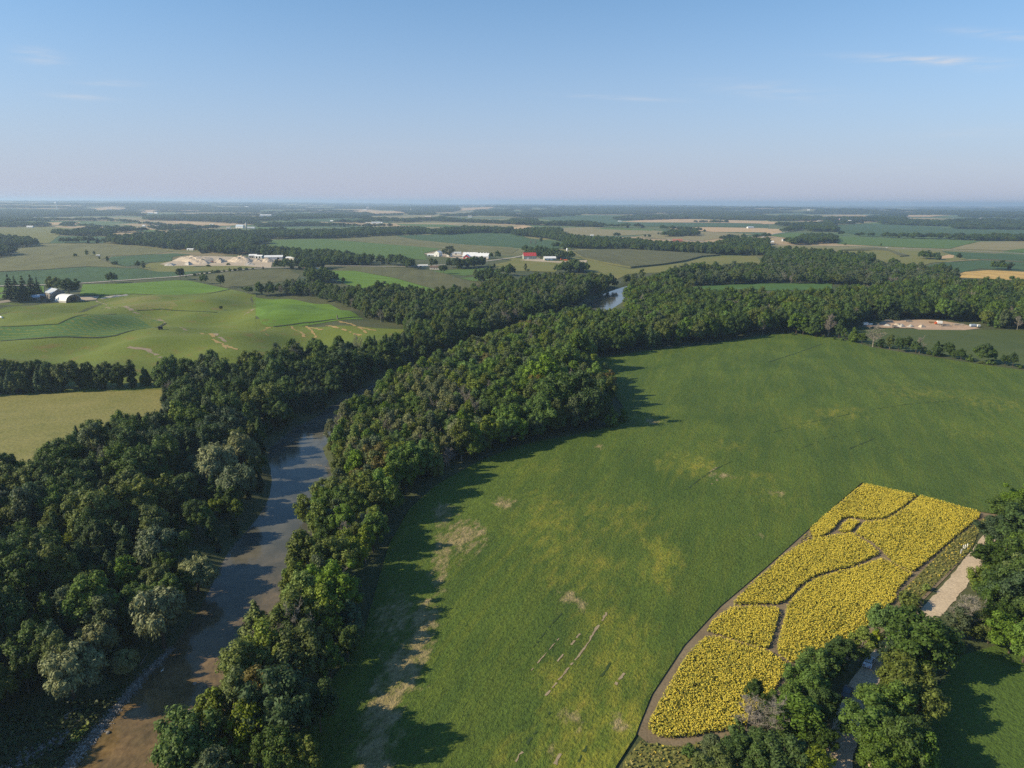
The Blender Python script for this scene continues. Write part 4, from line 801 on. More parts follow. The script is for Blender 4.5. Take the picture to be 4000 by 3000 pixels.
# far country: wood lots in drifts as far as the horizon, thinned where the traced fields lie open
keep = [np.array(GP(p)) for _, _, p in SHEETS]
def infield(X, Y):
    m = np.zeros(X.shape, bool)
    for p in keep: m |= inside(p, X, Y)
    return m
for r0, r1, sp, ss in ((2600, 4200, 42, 2.6), (4200, 7000, 70, 4.6), (7000, 12500, 130, 8.5), (12500, 24000, 250, 15.0)):
    n = int(1.45 * (r1 ** 2 - r0 ** 2) / sp ** 2); rr = np.sqrt(rng.uniform(r0 ** 2, r1 ** 2, n)); aa = rng.uniform(-.76, .76, n); X, Y = rr * np.sin(aa), rr * np.cos(aa)
    f = np.sin(X / 310 + 1.7 * np.sin(Y / 800)) * .5 + np.sin(Y / 270 + 1.2 * np.sin(X / 620)) * .7 + .5 * np.sin(X / 130 - Y / 210)
    m = f > (.75 if r0 < 4000 else .5 if r0 < 7000 else .3); X, Y = X[m], Y[m]
    m = ~infield(X, Y); X, Y = X[m], Y[m]
    for x, y in zip(X, Y):
        put('broad', x, y, rng.uniform(.75, 1.1), ('deep green', 'mid green', 'blue-green')[int(rng.integers(3))], 'FAR', sx=ss * rng.uniform(.8, 1.3)); trees[-1]['far'] = True
# ------------------------------------------------------------------ trees traced one by one
TILE = {'t7': t7, 'v2': v2, 't1': t1, 't2': t2, 't3': t3, 't4': t4, 't5': t5, 't6': t6, 't8': t8, 'u1': u1, 'u2': u2, 'u4': u4, 'v1': v1, 'v3': v3, 'v4': v4}
def lone(tf, bx, by, hpx, kind, tone, label, sx=1.0, group=None):
    px, py = TILE[tf]([(bx, by)])[0]; p = G(px, py); z = float(H(p[0], p[1])); dep = project(np.array(p[0]), np.array(p[1]), np.array(z))[2]
    put(kind, p[0], p[1], 1, tone, 'T', label, sx, group); t = trees[-1]; t['s'] = float(hpx * 1000 / 2212. * dep / FPX / VAR[kind][t['v']][2] * 1.06)
    if tf in ('v3', 'v4', 'u4') and kind != 'shrub': t['s'] *= 1.02; t['sx'] *= 1.28
    t['fixed'] = 2 if tf == 'v2' else 1
SPG = 'spruces sheltering the left farm'
for a in (
    ('t1', 95, 925, 200, 'spruce', 'dark', 'leftmost tall dark spruce sheltering the grey barn farm', 1.3, SPG), ('t1', 150, 937, 200, 'spruce', 'dark', 'dark spruce second from the left beside the blue-roofed shed', 1.3, SPG), ('t1', 215, 932, 195, 'spruce', 'dark', 'tall spruce directly above the blue-roofed shed', 1.3, SPG),
    ('t1', 285, 915, 190, 'spruce', 'dark', 'dark spruce just left of the grey barn', 1.3, SPG), ('t1', 335, 895, 150, 'spruce', 'dark', 'shorter spruce closest to the grey barn', 1.3, SPG), ('t1', 440, 855, 110, 'open', 'olive green', 'ragged olive tree behind the grey barn roof', 1.5), ('t1', 600, 895, 142, 'broad', 'deep green', 'big dark round tree right behind the white arched hut', 1.5), ('t1', 500, 868, 120, 'broad', 'olive green', 'olive round tree between the grey barn and the big dark tree', 1.2),
    ('t1', 970, 787, 82, 'broad', 'deep green', 'lone round tree beside the country road left of the quarry', 1.15), ('t1', 1560, 757, 95, 'broad', 'dark', 'lone dark tree on the country road below the sand pits', .95), ('t1', 1765, 795, 76, 'broad', 'mid green', 'lighter of the two lone trees below the country road', .95), ('t1', 1910, 825, 105, 'broad', 'deep green', 'dark oval lone tree at the corner of the bright clover field', .85),
    ('t1', 1190, 657, 56, 'broad', 'deep green', 'round dark tree standing left of the sand pits', .95), ('t1', 1240, 668, 62, 'open', 'grey-green', 'grey-green tree beside the round tree left of the sand pits', 1.2), ('t1', 650, 556, 28, 'shrub', 'deep green', 'small bush in the wide corn field at left', 1.), ('t1', 750, 552, 48, 'open', 'mid green', 'taller of two small trees in the corn field dip', 1.2), ('t1', 815, 547, 34, 'open', 'mid green', 'smaller of two small trees in the corn field dip', 1.2),
    ('t1', 930, 606, 48, 'open', 'deep green', 'slim hedge tree at the edge of the dark field left of the pits', 1.3), ('t1', 995, 628, 30, 'shrub', 'deep green', 'low spreading bush at the edge of the dark field', 1.6), ('t1', 858, 578, 22, 'shrub', 'deep green', 'small upright bush at the head of the dark field', .7), ('t1', 1910, 1022, 38, 'broad', 'deep green', 'tiny round tree alone on the rolling pasture', 1.), ('t1', 2182, 1000, 92, 'bare', 'tan', 'pale dead snag on the pasture beside the bright field', .6),
    ('t1', 2150, 880, 62, 'broad', 'mid green', 'bushy tree at the left end of the hedge above the pasture', 1.4), ('t1', 2090, 838, 22, 'shrub', 'mid green', 'small bush by the dark lane edge above the pasture', .8), ('t1', 1800, 645, 22, 'shrub', 'deep green', 'low bush in front of the sand pits', 1.6), ('t1', 1975, 632, 22, 'shrub', 'deep green', 'bush below the right sand heap', 1.2),
    ('t2', 62, 668, 26, 'cedar', 'dark', 'small dark conifer beside the road below the white sheds', 1.2), ('t2', 1620, 708, 78, 'broad', 'deep green', 'round dark tree in front of the brown-roofed bungalow', 1.1), ('t2', 1960, 775, 95, 'open', 'mid green', 'tall ragged tree in the clover field hedge', 2.), ('t2', 2085, 712, 46, 'broad', 'mid green', 'small round tree at the end of the clover hedge', 1.), ('t2', 2060, 647, 30, 'cedar', 'deep green', 'small conical tree in the clover beside the road', 1.3),
    ('t2', 2030, 577, 48, 'broad', 'deep green', 'round dark tree just right of the long white barn', 1.1), ('t2', 2090, 582, 66, 'broad', 'deep green', 'taller dark tree second to the right of the long white barn', .9), ('t2', 1672, 562, 88, 'open', 'grey-green', 'tall feathery tree between the white barns', 2.1), ('t2', 1622, 552, 50, 'broad', 'deep green', 'dark tree beside the two-storey white barn', 1.), ('t2', 1330, 668, 88, 'broad', 'deep green', 'tall dark tree right of the quarry hedge', 1.), ('t2', 755, 787, 46, 'open', 'olive green', 'small ragged tree on the bright green field corner', 1.4),
    ('t2', 1262, 572, 26, 'shrub', 'deep green', 'bush alone at the lower edge of the wide green field', 1.4), ('t3', 115, 690, 65, 'open', 'olive green', 'thin leaning tree in the meadow below the red-roofed barn', 1.1), ('t3', 140, 682, 20, 'shrub', 'deep green', 'bush beside the thin tree below the red-roofed barn', 1.3), ('t3', 420, 587, 62, 'broad', 'olive green', 'olive round tree right of the white-roofed shed', 1.1), ('t3', 485, 589, 58, 'spruce', 'blue-green', 'bluish conifer beside the orange farm machines', 1.5),
    ('t3', 350, 575, 72, 'broad', 'deep green', 'dark tree behind the white-roofed shed', 1.2), ('t3', 245, 560, 78, 'broad', 'deep green', 'large dark tree between the red barn and the white-roofed shed', 1.2), ('t3', 250, 445, 46, 'broad', 'deep green', 'lone tree on the dark field above the red-roofed barn', .8), ('t3', 165, 466, 52, 'bare', 'tan', 'left of two pale bare trees on the dark field', .7), ('t3', 205, 466, 52, 'bare', 'tan', 'right of two pale bare trees on the dark field', .7),
    ('t3', 1180, 446, 32, 'broad', 'olive green', 'round tree by the road left of the red brick house', 1.2), ('t3', 1150, 396, 28, 'broad', 'deep green', 'left tree of the little green island field', 1.2), ('t3', 1185, 397, 28, 'broad', 'deep green', 'right tree of the little green island field', 1.2), ('t3', 1265, 373, 22, 'broad', 'deep green', 'small tree above the little green island field', 1.2), ('t4', 1090, 657, 62, 'broad', 'mid green', 'round tree in the meadow hollow right of the far wood', 1.2),
    ('t4', 410, 456, 24, 'spruce', 'blue-green', 'small garden conifer right of the roadside houses', 1.4), ('t4', 350, 456, 24, 'spruce', 'blue-green', 'small garden conifer beside the roadside houses', 1.4), ('t4', 665, 466, 24, 'broad', 'mid green', 'little roadside tree right of the house row', 1.2), ('t4', 975, 472, 26, 'open', 'mid green', 'thin roadside tree left of the white car on the highway', 1.4), ('t4', 1990, 766, 38, 'cedar', 'mid green', 'conical tree on the golden stubble field edge', 1.2), ('t4', 2105, 772, 48, 'broad', 'mid green', 'bushy tree at the right end of the golden stubble', 1.), ('t4', 1640, 752, 30, 'cedar', 'mid green', 'small tree at the left end of the golden stubble', 1.3),
    *[('t1', x, y, 16 + (i * 7) % 13, 'shrub', ('mid green', 'deep green', 'olive green')[i % 3], 'low bush in the row along the country road below the sand pits', 1.3, 'bushes along the country road') for i, (x, y) in enumerate(((1610, 735), (1680, 724), (1715, 718), (1745, 713), (1790, 706), (1835, 700), (1860, 697), (1885, 694), (1935, 688), (1985, 684), (2030, 680), (2075, 676), (2130, 672), (2185, 667)))],
    # field hedge on the right, left to right
    ('t8', 240, 236, 172, 'broad', 'fresh green', 'wide bright maple at the head of the field hedge', 1.25), ('t8', 300, 242, 110, 'broad', 'mid green', 'lower leafy tree beside the wide bright maple', 1.2), ('t8', 415, 262, 128, 'broad', 'deep green', 'dark leafy tree left of the big grey bare tree', .95), ('t8', 520, 262, 188, 'bare', 'tan', 'tall grey leafless tree near the head of the field hedge', 1.), ('t8', 610, 272, 152, 'broad', 'deep green', 'tall dark oval tree right of the grey leafless tree', .8), ('t8', 655, 284, 95, 'open', 'mid green', 'slim hedge tree right of the dark oval tree', 1.3),
    ('t8', 735, 302, 122, 'cedar', 'mid green', 'pointed leafy tree in the hedge before the yard', 1.5), ('t8', 810, 318, 90, 'broad', 'mid green', 'hedge tree just left of the broad grey crown', 1.1), ('t8', 905, 345, 172, 'bare', 'tan', 'broad grey leafless tree in the middle of the field hedge', 1.7), ('t8', 975, 356, 78, 'broad', 'deep green', 'low dark tree at the foot of the broad grey crown', 1.1), ('t8', 1050, 362, 122, 'open', 'olive green', 'ragged half-dead tree right of the broad grey crown', 1.3), ('t8', 1125, 382, 112, 'broad', 'deep green', 'left of a dark pair of trees in the field hedge', .95), ('t8', 1190, 386, 126, 'broad', 'deep green', 'right of a dark pair of trees in the field hedge', .8),
    ('t8', 1275, 400, 100, 'broad', 'mid green', 'leafy tree under the pale bare top in the field hedge', 1.2), ('t8', 1305, 400, 138, 'bare', 'tan', 'pale bare top standing behind a leafy hedge tree', .9), ('t8', 1340, 403, 62, 'open', 'mid green', 'small hedge tree right of the pale bare top', 1.4), ('t8', 1385, 408, 40, 'shrub', 'mid green', 'low bush left of the lone dark hedge tree', 1.3), ('t8', 1450, 426, 128, 'cedar', 'deep green', 'lone dark pointed tree towards the right of the hedge', 1.35), ('t8', 1520, 426, 26, 'shrub', 'mid green', 'tiny bush right of the lone dark hedge tree', 1.2),
    ('t8', 1600, 447, 70, 'open', 'mid green', 'small upright tree before the dark hedge clump', 1.3), ('t8', 1665, 458, 92, 'broad', 'deep green', 'dark clump tree in the thin part of the hedge', 1.), ('t8', 1740, 466, 58, 'shrub', 'mid green', 'rounded bush with a long shadow in the thin hedge', 1.3), ('t8', 1840, 487, 26, 'shrub', 'olive green', 'low olive bush in the thin hedge', 1.6), ('t8', 1925, 492, 46, 'shrub', 'mid green', 'broad low bush left of the last hedge trees', 1.6), ('t8', 2045, 506, 92, 'broad', 'deep green', 'second last tree at the right end of the hedge', 1.), ('t8', 2112, 521, 118, 'broad', 'deep green', 'last tall tree at the right end of the hedge', .8), ('t8', 2170, 527, 32, 'shrub', 'mid green', 'bush at the very right end of the hedge', 1.3),
    ('t4', 970, 1106, 150, 'spruce', 'dark', 'first dark spruce left of the storage yard', 1.2), ('t4', 1035, 1106, 150, 'spruce', 'dark', 'dark spruce behind the left end of the storage yard', 1.2), ('t4', 1095, 1108, 145, 'spruce', 'dark', 'rightmost dark spruce behind the storage yard', 1.2), ('t4', 868, 1108, 130, 'spruce', 'dark', 'dark spruce at the corner left of the white trailers', 1.2),
    # pale willows on the left bank
    ('v1', 1420, 510, 525, 'willow', 'pale grey-green', 'tallest pale willow leaning over the left river bank', .88), ('v1', 870, 640, 350, 'willow', 'pale grey-green', 'flat-topped pale willow left of the tallest willow', 1.0), ('v1', 640, 950, 470, 'willow', 'pale grey-green', 'lowest pale willow above the gravel shore', 1.0), ('v1', 1100, 745, 215, 'willow', 'pale grey-green', 'small pale willow between the lowest and tallest willows', 1.05), ('u1', 1715, 1130, 290, 'willow', 'pale grey-green', 'spreading pale willow overhanging the river above the tallest', 1.1), ('u1', 1380, 960, 375, 'willow', 'grey-green', 'domed grey willow up the bank behind the spreading one', .95),
    ('t5', 1880, 1540, 345, 'willow', 'pale grey-green', 'left pale tree of the big grey willow clump', 1.0), ('t5', 2090, 1420, 310, 'willow', 'pale grey-green', 'highest pale tree of the big grey willow clump', 1.05), ('t5', 1700, 1500, 215, 'willow', 'grey-green', 'small grey willow at the left of the big clump', 1.1), ('u1', 2080, 410, 365, 'willow', 'grey-green', 'dark grey willow at the river side of the big clump', .9), ('t5', 1980, 1330, 200, 'willow', 'grey-green', 'grey willow behind the big pale clump', 1.2), ('u1', 1800, 240, 190, 'willow', 'grey-green', 'lower grey willow in front of the big clump', 1.1),
    ('u1', 640, 850, 225, 'broad', 'yellow-green', 'rounded yellow-green tree in the left bank wood', .95), ('u1', 1860, 505, 175, 'broad', 'yellow-green', 'left of two lime trees under the dark grey willow', 1.), ('u1', 2050, 520, 190, 'open', 'yellow-green', 'right of two lime trees beside the river', 1.4), ('u1', 1470, 520, 255, 'open', 'golden', 'golden autumn tree in the left bank wood', 1.2), ('u1', 1110, 1160, 320, 'open', 'fresh green', 'bright big-leaved tree above the tallest pale willow', 1.4), ('u1', 1790, 360, 140, 'open', 'yellow-green', 'small lime tree left of the two lime trees', 1.2),
    ('u1', 1020, 450, 185, 'bare', 'tan', 'grey-brown leafless tree amid the left bank wood', 1.), ('u1', 1260, 910, 100, 'bare', 'tan', 'small bare tree beneath the domed grey willow', .9), ('v1', 650, 480, 140, 'bare', 'tan', 'bare twigs behind the flat-topped pale willow', 1.1), ('u1', 380, 125, 75, 'bare', 'tan', 'white dead snag below the pale hay field', .6), ('u1', 100, 760, 200, 'bare', 'tan', 'wide brownish leafless tree at the left border', 1.5), ('u2', 1065, 480, 120, 'bare', 'tan', 'white dead trunk at the bean field edge', .6), ('u1', 1650, 720, 150, 'open', 'mid green', 'leafy pair crown near the river below the lime trees', 1.3),
    # big trees at the foot of the right bank
    ('v2', 250, 1470, 830, 'broad', 'blue-green', 'largest bluish broccoli-like tree at the foot of the right bank', .9), ('v2', 430, 860, 560, 'broad', 'olive green', 'olive rounded tree above the largest bluish one', .95), ('v2', 300, 620, 480, 'broad', 'deep green', 'dark rounded tree behind the olive one', 1.0), ('v2', 100, 850, 560, 'open', 'yellow-green', 'lime slender tree at the river side of the dark rounded one', 1.2), ('v2', 650, 830, 400, 'broad', 'fresh green', 'bright small tree on the field side above the largest bluish one', .85),
    ('v2', 690, 360, 330, 'broad', 'rust-tinged', 'rust-tinged tree on the field side of the right bank', .9), ('v2', 820, 420, 330, 'cedar', 'blue-green', 'bluish pointed tree next to the rust-tinged one', 1.4), ('v2', 800, 640, 330, 'broad', 'mid green', 'leafy tree below the bluish pointed one', .85), ('v2', 230, 1780, 620, 'broad', 'mid green', 'leafy tree cut by the bottom border of the right bank', .85), ('v2', 420, 1800, 560, 'broad', 'olive green', 'olive tree cut by the bottom border near the field', .85),
    ('v2', 30, 1520, 500, 'open', 'olive green', 'ragged olive tree between boulder and largest bluish tree', 1.3), ('v2', -110, 1060, 430, 'cedar', 'mid green', 'pointed cedar leaning over the water above the boulder', 1.3), ('v2', 10, 1260, 450, 'open', 'yellow-green', 'lime ragged tree beside the ragged olive one', 1.4), ('v2', 20, 520, 420, 'cedar', 'olive green', 'tall cedar at the river edge behind the lime slender tree', 1.3), ('v2', 560, 420, 380, 'open', 'yellow-green', 'lime bushy tree beside the rust-tinged one', 1.5), ('v2', 560, 1250, 480, 'broad', 'deep green', 'dark lower tree at the field side of the largest bluish one', .8),
    ('u2', 620, 760, 300, 'broad', 'deep green', 'dark big-leaved tree in the middle of the right bank strip', .9), ('u2', 1150, 520, 330, 'broad', 'mid green', 'rounded tree on the bean field edge above the straw patches', .8), ('u2', 420, 560, 250, 'open', 'yellow-green', 'lime drooping tree leaning over the river bend', 1.3), ('u2', 1240, 330, 400, 'broad', 'fresh green', 'tall bright tree at the bean field edge', .8),
    # the tall clump that juts into the bean field
    ('t7', 400, 1010, 440, 'broad', 'deep green', 'tallest dark tree of the clump jutting into the bean field', 1.15), ('t7', 590, 1010, 410, 'broad', 'deep green', 'dark domed tree at the tip of the jutting clump', 1.1), ('t7', 650, 1040, 240, 'broad', 'olive green', 'olive tree in front at the tip of the jutting clump', 1.0), ('t7', 230, 1120, 340, 'broad', 'fresh green', 'bright tree at the near edge of the jutting clump', .9), ('t7', 850, 1030, 180, 'shrub', 'mid green', 'tall bush at the outer tip of the jutting clump', .9), ('t7', 950, 990, 120, 'shrub', 'mid green', 'outermost bush beyond the jutting clump', 1.0), ('t7', 830, 900, 120, 'cedar', 'deep green', 'small pointed tree on the far side of the jutting clump', 1.2),
    ('t7', 300, 820, 380, 'broad', 'fresh green', 'bright leafy tree behind the jutting clump', 1.1), ('t7', 420, 660, 330, 'broad', 'mid green', 'leafy tree farther behind the jutting clump', 1.2), ('t7', 560, 560, 330, 'broad', 'mid green', 'leafy tree at the field notch beyond the jutting clump', 1.2),
    # copse left of the lane
    ('v4', 610, 680, 265, 'broad', 'deep green', 'dark tree left of the parked silver car', 1.05), ('v4', 790, 630, 290, 'open', 'yellow-green', 'bright tree just above the parked silver car', 1.3), ('v4', 520, 780, 260, 'broad', 'deep green', 'dark tree overhanging the second car', 1.), ('v4', 400, 850, 310, 'broad', 'mid green', 'leafy tree at the sunflower edge left of the lane', .95), ('v4', 300, 1020, 370, 'broad', 'fresh green', 'broad bright tree in the copse left of the lane', .9), ('v4', 430, 1200, 340, 'broad', 'deep green', 'dark tree at the lane side of the left copse', .95), ('v4', 250, 1330, 420, 'open', 'fresh green', 'tall tree with pale twin trunks left of the lane', 1.5), ('v4', 20, 1330, 400, 'bare', 'tan', 'pale half-dead tree at the sunflower edge', .9),
    ('v4', 100, 1330, 300, 'open', 'mid green', 'slim leafy tree beside the pale half-dead one', 1.3), ('v4', 150, 1680, 380, 'broad', 'mid green', 'leafy tree at the foot of the picture left of the lane', 1.), ('v4', 370, 1720, 340, 'open', 'yellow-green', 'bright tree at the foot of the picture beside the lane', 1.5), ('v4', 460, 1450, 260, 'broad', 'deep green', 'dark low tree beside the lane near the bottom', .9), ('v4', 10, 1560, 330, 'broad', 'deep green', 'dark tree below the pale half-dead one', 1.),
    ('v3', 2090, 1010, 235, 'broad', 'deep green', 'small dark round tree standing in the sunflowers', .8), ('v3', 2030, 1270, 340, 'bare', 'tan', 'grey leafless tree at the lower sunflower corner', 1.1), ('v3', 2170, 1240, 240, 'broad', 'mid green', 'leafy tree right of the grey leafless one', 1.), ('v3', 1930, 1270, 190, 'shrub', 'mid green', 'tall bush left of the grey leafless tree', 1.), ('v3', 1720, 1470, 215, 'broad', 'grey-green', 'grey-green rounded bushy tree below the sunflower path', 1.2), ('v3', 1530, 1440, 100, 'shrub', 'fresh green', 'bright green bush below the sunflower path', 1.), ('v3', 1930, 1560, 310, 'broad', 'deep green', 'dark leafy tree at the bottom between bush and copse', 1.1), ('v3', 2110, 1640, 360, 'broad', 'mid green', 'big leafy tree at the bottom of the left copse', 1.), ('v3', 1740, 1690, 260, 'broad', 'olive green', 'olive tree at the very bottom left of the copse', 1.2),
    # copse right of the lane
    ('v4', 1000, 440, 300, 'broad', 'fresh green', 'bright tree at the north end of the right copse', .95), ('v4', 930, 480, 140, 'shrub', 'yellow-green', 'lime bush beside the trodden path end', 1.), ('v4', 1190, 400, 260, 'broad', 'mid green', 'leafy tree behind the big dark maple', .9), ('v4', 1270, 740, 500, 'broad', 'deep green', 'big dark maple right of the silver car', .95), ('v4', 1420, 760, 440, 'broad', 'deep green', 'dark maple at the right edge of the right copse', .8), ('v4', 1050, 700, 250, 'open', 'blue-green', 'greyish tree in front of the silver car', 1.6), ('v4', 1150, 1000, 430, 'broad', 'olive green', 'large olive tree in the middle of the right copse', .95),
    ('v4', 1280, 1190, 420, 'broad', 'olive green', 'olive tree at the field side of the right copse', .85), ('v4', 1010, 1230, 430, 'broad', 'mid green', 'leafy lane-side tree in the middle of the right copse', .95), ('v4', 880, 1430, 460, 'broad', 'fresh green', 'bright wide tree hanging over the lane', 1.0), ('v4', 1100, 1600, 500, 'broad', 'mid green', 'big tree at the lower end of the right copse', .95), ('v4', 1240, 1620, 420, 'broad', 'fresh green', 'bright tree at the lower field side of the right copse', .8), ('v4', 960, 1700, 420, 'broad', 'mid green', 'lowest tree of the right copse by the lane', .9),
    # wood on the far right
    ('u4', 2060, 560, 230, 'broad', 'mid green', 'top tree of the right border wood by the white box', 1.1), ('u4', 2190, 480, 260, 'broad', 'fresh green', 'bright tree highest on the right border', 1.1), ('u4', 1960, 740, 260, 'broad', 'blue-green', 'bluish dark tree beside the grass verge', 1.2), ('u4', 2130, 780, 350, 'broad', 'deep green', 'dark tree on the right border wood', 1.2), ('u4', 1920, 960, 270, 'broad', 'mid green', 'tree overhanging the upper gravel lane', 1.05), ('u4', 2030, 1060, 330, 'broad', 'deep green', 'dark tree in the middle of the right border wood', 1.1), ('u4', 2200, 1060, 400, 'broad', 'mid green', 'big tree on the right picture border', 1.0),
    ('u4', 1830, 1200, 290, 'broad', 'yellow-green', 'lime tree leaning over the gravel lane', .8), ('u4', 1960, 1310, 330, 'broad', 'deep green', 'dark tree behind the grey half-bare tree', 1.05), ('u4', 2120, 1380, 400, 'broad', 'blue-green', 'bluish dark tree low on the right border', 1.0), ('v4', 1680, 430, 400, 'bare', 'tan', 'grey half-bare tree below the gravel lane', .85), ('v4', 1620, 440, 290, 'open', 'grey-green', 'grey-green foliage of the half-bare tree clump', 1.1), ('v4', 1770, 440, 230, 'open', 'olive green', 'olive tree right of the grey half-bare tree', 1.7), ('v4', 1900, 470, 190, 'broad', 'olive green', 'low olive tree at the shaded field corner', 1.2), ('v4', 2080, 560, 330, 'broad', 'fresh green', 'bright tree at the shaded field corner', .95), ('v4', 2200, 640, 360, 'broad', 'fresh green', 'bright tree on the right border above the bean field', 1.0), ('v4', 1990, 420, 300, 'broad', 'deep green', 'dark tree above the bright field corner tree', 1.0),
    ('u4', 1372, 1128, 78, 'shrub', 'yellow-green', 'small yellow-green sapling on the verge by the lane', .8), ('u4', 1225, 1255, 135, 'shrub', 'olive green', 'olive bush at the lower end of the verge', 1.1), ('u4', 1290, 1290, 80, 'bare', 'tan', 'little bare bush throwing twig shadows on the lane', 1.2)):
    lone(*a)
# ------------------------------------------------------------------ the nearest of each kind stand as trees of their own, the rest form woods
def band(v, cuts, texts):
    for c_, t_ in zip(cuts, texts):
        if v > c_: return t_
    return texts[-1]
def place_text(t):
    z, px, py = t['zone'], t['px'], t['py']; dr = t['dr'] if 'dr' in t else 99
    if z == 'L':
        side = 'at the river edge' if dr < HW + 11 else 'near the left border' if px < 380 else 'inside the wood'
        return side + band(py, (2650, 2380, 2150, 1930, 1720), (' by the gravel shore', ' among pale willows', ' above the tallest willow', ' below the grey willow clump', ' beside the hay field', ' at the upper bend')) + ', left bank'
    if z == 'R':
        side = 'on the river edge' if dr < HW + 11 else 'on the bean field edge' if dr > HW + 30 else 'in mid strip'
        return side + band(py, (2650, 2350, 2050, 1800, 1600), (' at the foot of the right bank', ' above the picture foot', ' beside the straw patches', ' opposite the grey willows', ' at the bulge into the bean field', ' near the upper bend'))
    return {'LS': 'in the tree belt behind the pale hay field', 'UL': 'in the wood left of the upper river reach', 'UT': 'in the wood tongue beside the bright green field', 'RW': 'in the big wood above the bean field' if px < 3100 else 'in the wood behind the storage yard', 'RM': 'in the scrubby wood below the golden field', 'RE': 'fringing the right river bank ' + band(py, (2500, 2000, 1650), ('near the photo foot', 'beside the middle reach', 'beside the upper reach', 'at the far bend')), 'H': 'in the field hedge below the storage yard', 'CA': 'in the copse left of the lane', 'CB': 'in the copse right of the lane', 'CC': 'in the wood at the right border'}.get(z, 'in a distant wood')
for t in trees:
    t['z'] = 0.0
X = np.array([t['x'] for t in trees]); Y = np.array([t['y'] for t in trees]); Z = H(X, Y); near = np.hypot(X, Y) < 1200
DR = np.full(len(X), 99.); DR[near] = river_dist(X[near], Y[near])
PX, PY, DE = project(X, Y, Z + 6)
for t, z, px, py, de, dr in zip(trees, Z, PX, PY, DE, DR):
    t.update(z=float(z) - .1, px=px, py=py, de=de, dr=dr); hh = VAR[t['kind']][t['v']][2] * t['s']; t['size'] = hh / de if (-60 < px < 4060 and de > 0 and py < 3120) else 0
# keep what the photo shows in the open: no filler tree stands in front of a traced tree, the upstream water, the glade or the yard
def wpx(t): return {'broad': .37, 'open': .24, 'cedar': .21, 'spruce': .2, 'willow': .44, 'shrub': .5, 'bare': .3}[t['kind']] * VAR[t['kind']][t['v']][2] * t['s'] * t['sx'] / t['de'] * FPX
TP = project(X, Y, Z + np.array([VAR[t['kind']][t['v']][2] * t['s'] for t in trees]))[1]; BP = project(X, Y, Z)[1]
for t, a, b in zip(trees, TP, BP): t['top'], t['bot'] = a, b
fixed = [t for t in trees if t.get('fixed') and t['fixed'] != 2 and t['de'] < 700 and t['kind'] != 'shrub' and not (t['kind'] == 'bare' and t['sx'] < .8)]
CLEAR = [(3745, 4050, 1058, 1094, 1300), (-60, 620, 1552, 1588, 520), (-60, 420, 1588, 1640, 470), (-60, 250, 1640, 1700, 430), (-60, 150, 1700, 1780, 400), (2300, 2440, 1152, 1214, 850), (2780, 3235, 1108, 1131, 900), (3395, 3830, 1235, 1290, 640), (3260, 3430, 2540, 2900, 165)]
def hidden(t):
    if t.get('fixed') or t['size'] <= 0: return False
    w = wpx(t)
    for x0, x1, y0, y1, dmax in CLEAR:
        if t['de'] < dmax and t['px'] + w * .7 > x0 and t['px'] - w * .7 < x1 and t['top'] < y1 - 4 and t['bot'] > y0: return True
    if t['de'] < 700:
        for f in fixed:
            dx = abs(t['px'] - f['px']); fw = wpx(f)
            if math.hypot(t['x'] - f['x'], t['y'] - f['y']) < 3.2: return True
            if t['de'] < f['de'] and dx < fw * .75 + w * .35 and t['top'] < f['top'] + (f['bot'] - f['top']) * .34 and t['bot'] > f['top']: return True
    return False
n0 = len(trees); trees = [t for t in trees if not hidden(t)]; print('cleared', n0 - len(trees))
FAM = {'broad': 'broadleaf', 'open': 'broadleaf', 'cedar': 'cedar', 'spruce': 'spruce', 'willow': 'willow', 'shrub': 'shrub', 'bare': 'bare'}
LIM = {'broadleaf': 300, 'cedar': 280, 'bare': 110, 'spruce': 120, 'willow': 99, 'shrub': 260}
solo, rest = [], []
for fam, lim in LIM.items():
    q = sorted([t for t in trees if FAM[t['kind']] == fam], key=lambda t: (t['label'] is None, -t['size']))
    n = max(lim, sum(1 for t in q if t['label']))
    solo += [t for t in q[:n] if t['size'] > 0 or t['label']]; rest += q[n:] + [t for t in q[:n] if not (t['size'] > 0 or t['label'])]
PROTO = {}; SOURCE = {}
def crown_part(kind): return 'limbs' if kind == 'bare' else 'crown'
for t in solo:
    kd = t['kind']; crown_me, trunk_me, hh = VAR[kd][t['v']]; name, word = KINDNAME[kd]
    key = (kd, t['v'])
    if key not in PROTO:
        root = empty(name, (0, 0, 0)); cr = link(crown_part(kd), crown_me, root); tk = link('stem' if kd == 'shrub' else 'trunk', trunk_me, root); PROTO[key] = (root, cr, tk)
    else:
        r0, c0, k0 = PROTO[key]
        root = r0.copy(); C.objects.link(root); cr = c0.copy(); C.objects.link(cr); cr.parent = root; tk = k0.copy(); C.objects.link(tk); tk.parent = root
    root.location = (t['x'], t['y'], t['z']); root.rotation_euler = (0, 0, t['rz']); root.scale = (t['s'] * t['sx'], t['s'] * t['sx'], t['s'])
    cr['tone'] = [float(v) for v in TONES[t['tone']]]
    place = place_text(t)
    adj = {'bare': 'grey leafless'}.get(kd, t['tone']); 
    root['label'] = t['label'] or f"{adj} {word} {place}".replace('leafless leafless', 'leafless').replace('slender ', 'slim '); root['category'] = 'shrub' if kd == 'shrub' else 'tree'
    if t['label'] and not t['group']:
        if 'group' in root: del root['group']
    else: root['group'] = t['group'] or f"{word}s {place}"
    SOURCE.setdefault((kd, t['tone']), []).append(cr); SOURCE.setdefault(kd, []).append(cr)
def attr(me, n, ty, data):
    a = me.attributes.new(n, ty, 'POINT'); a.data.foreach_set('vector' if ty == 'FLOAT_VECTOR' else 'value', np.asarray(data).ravel())
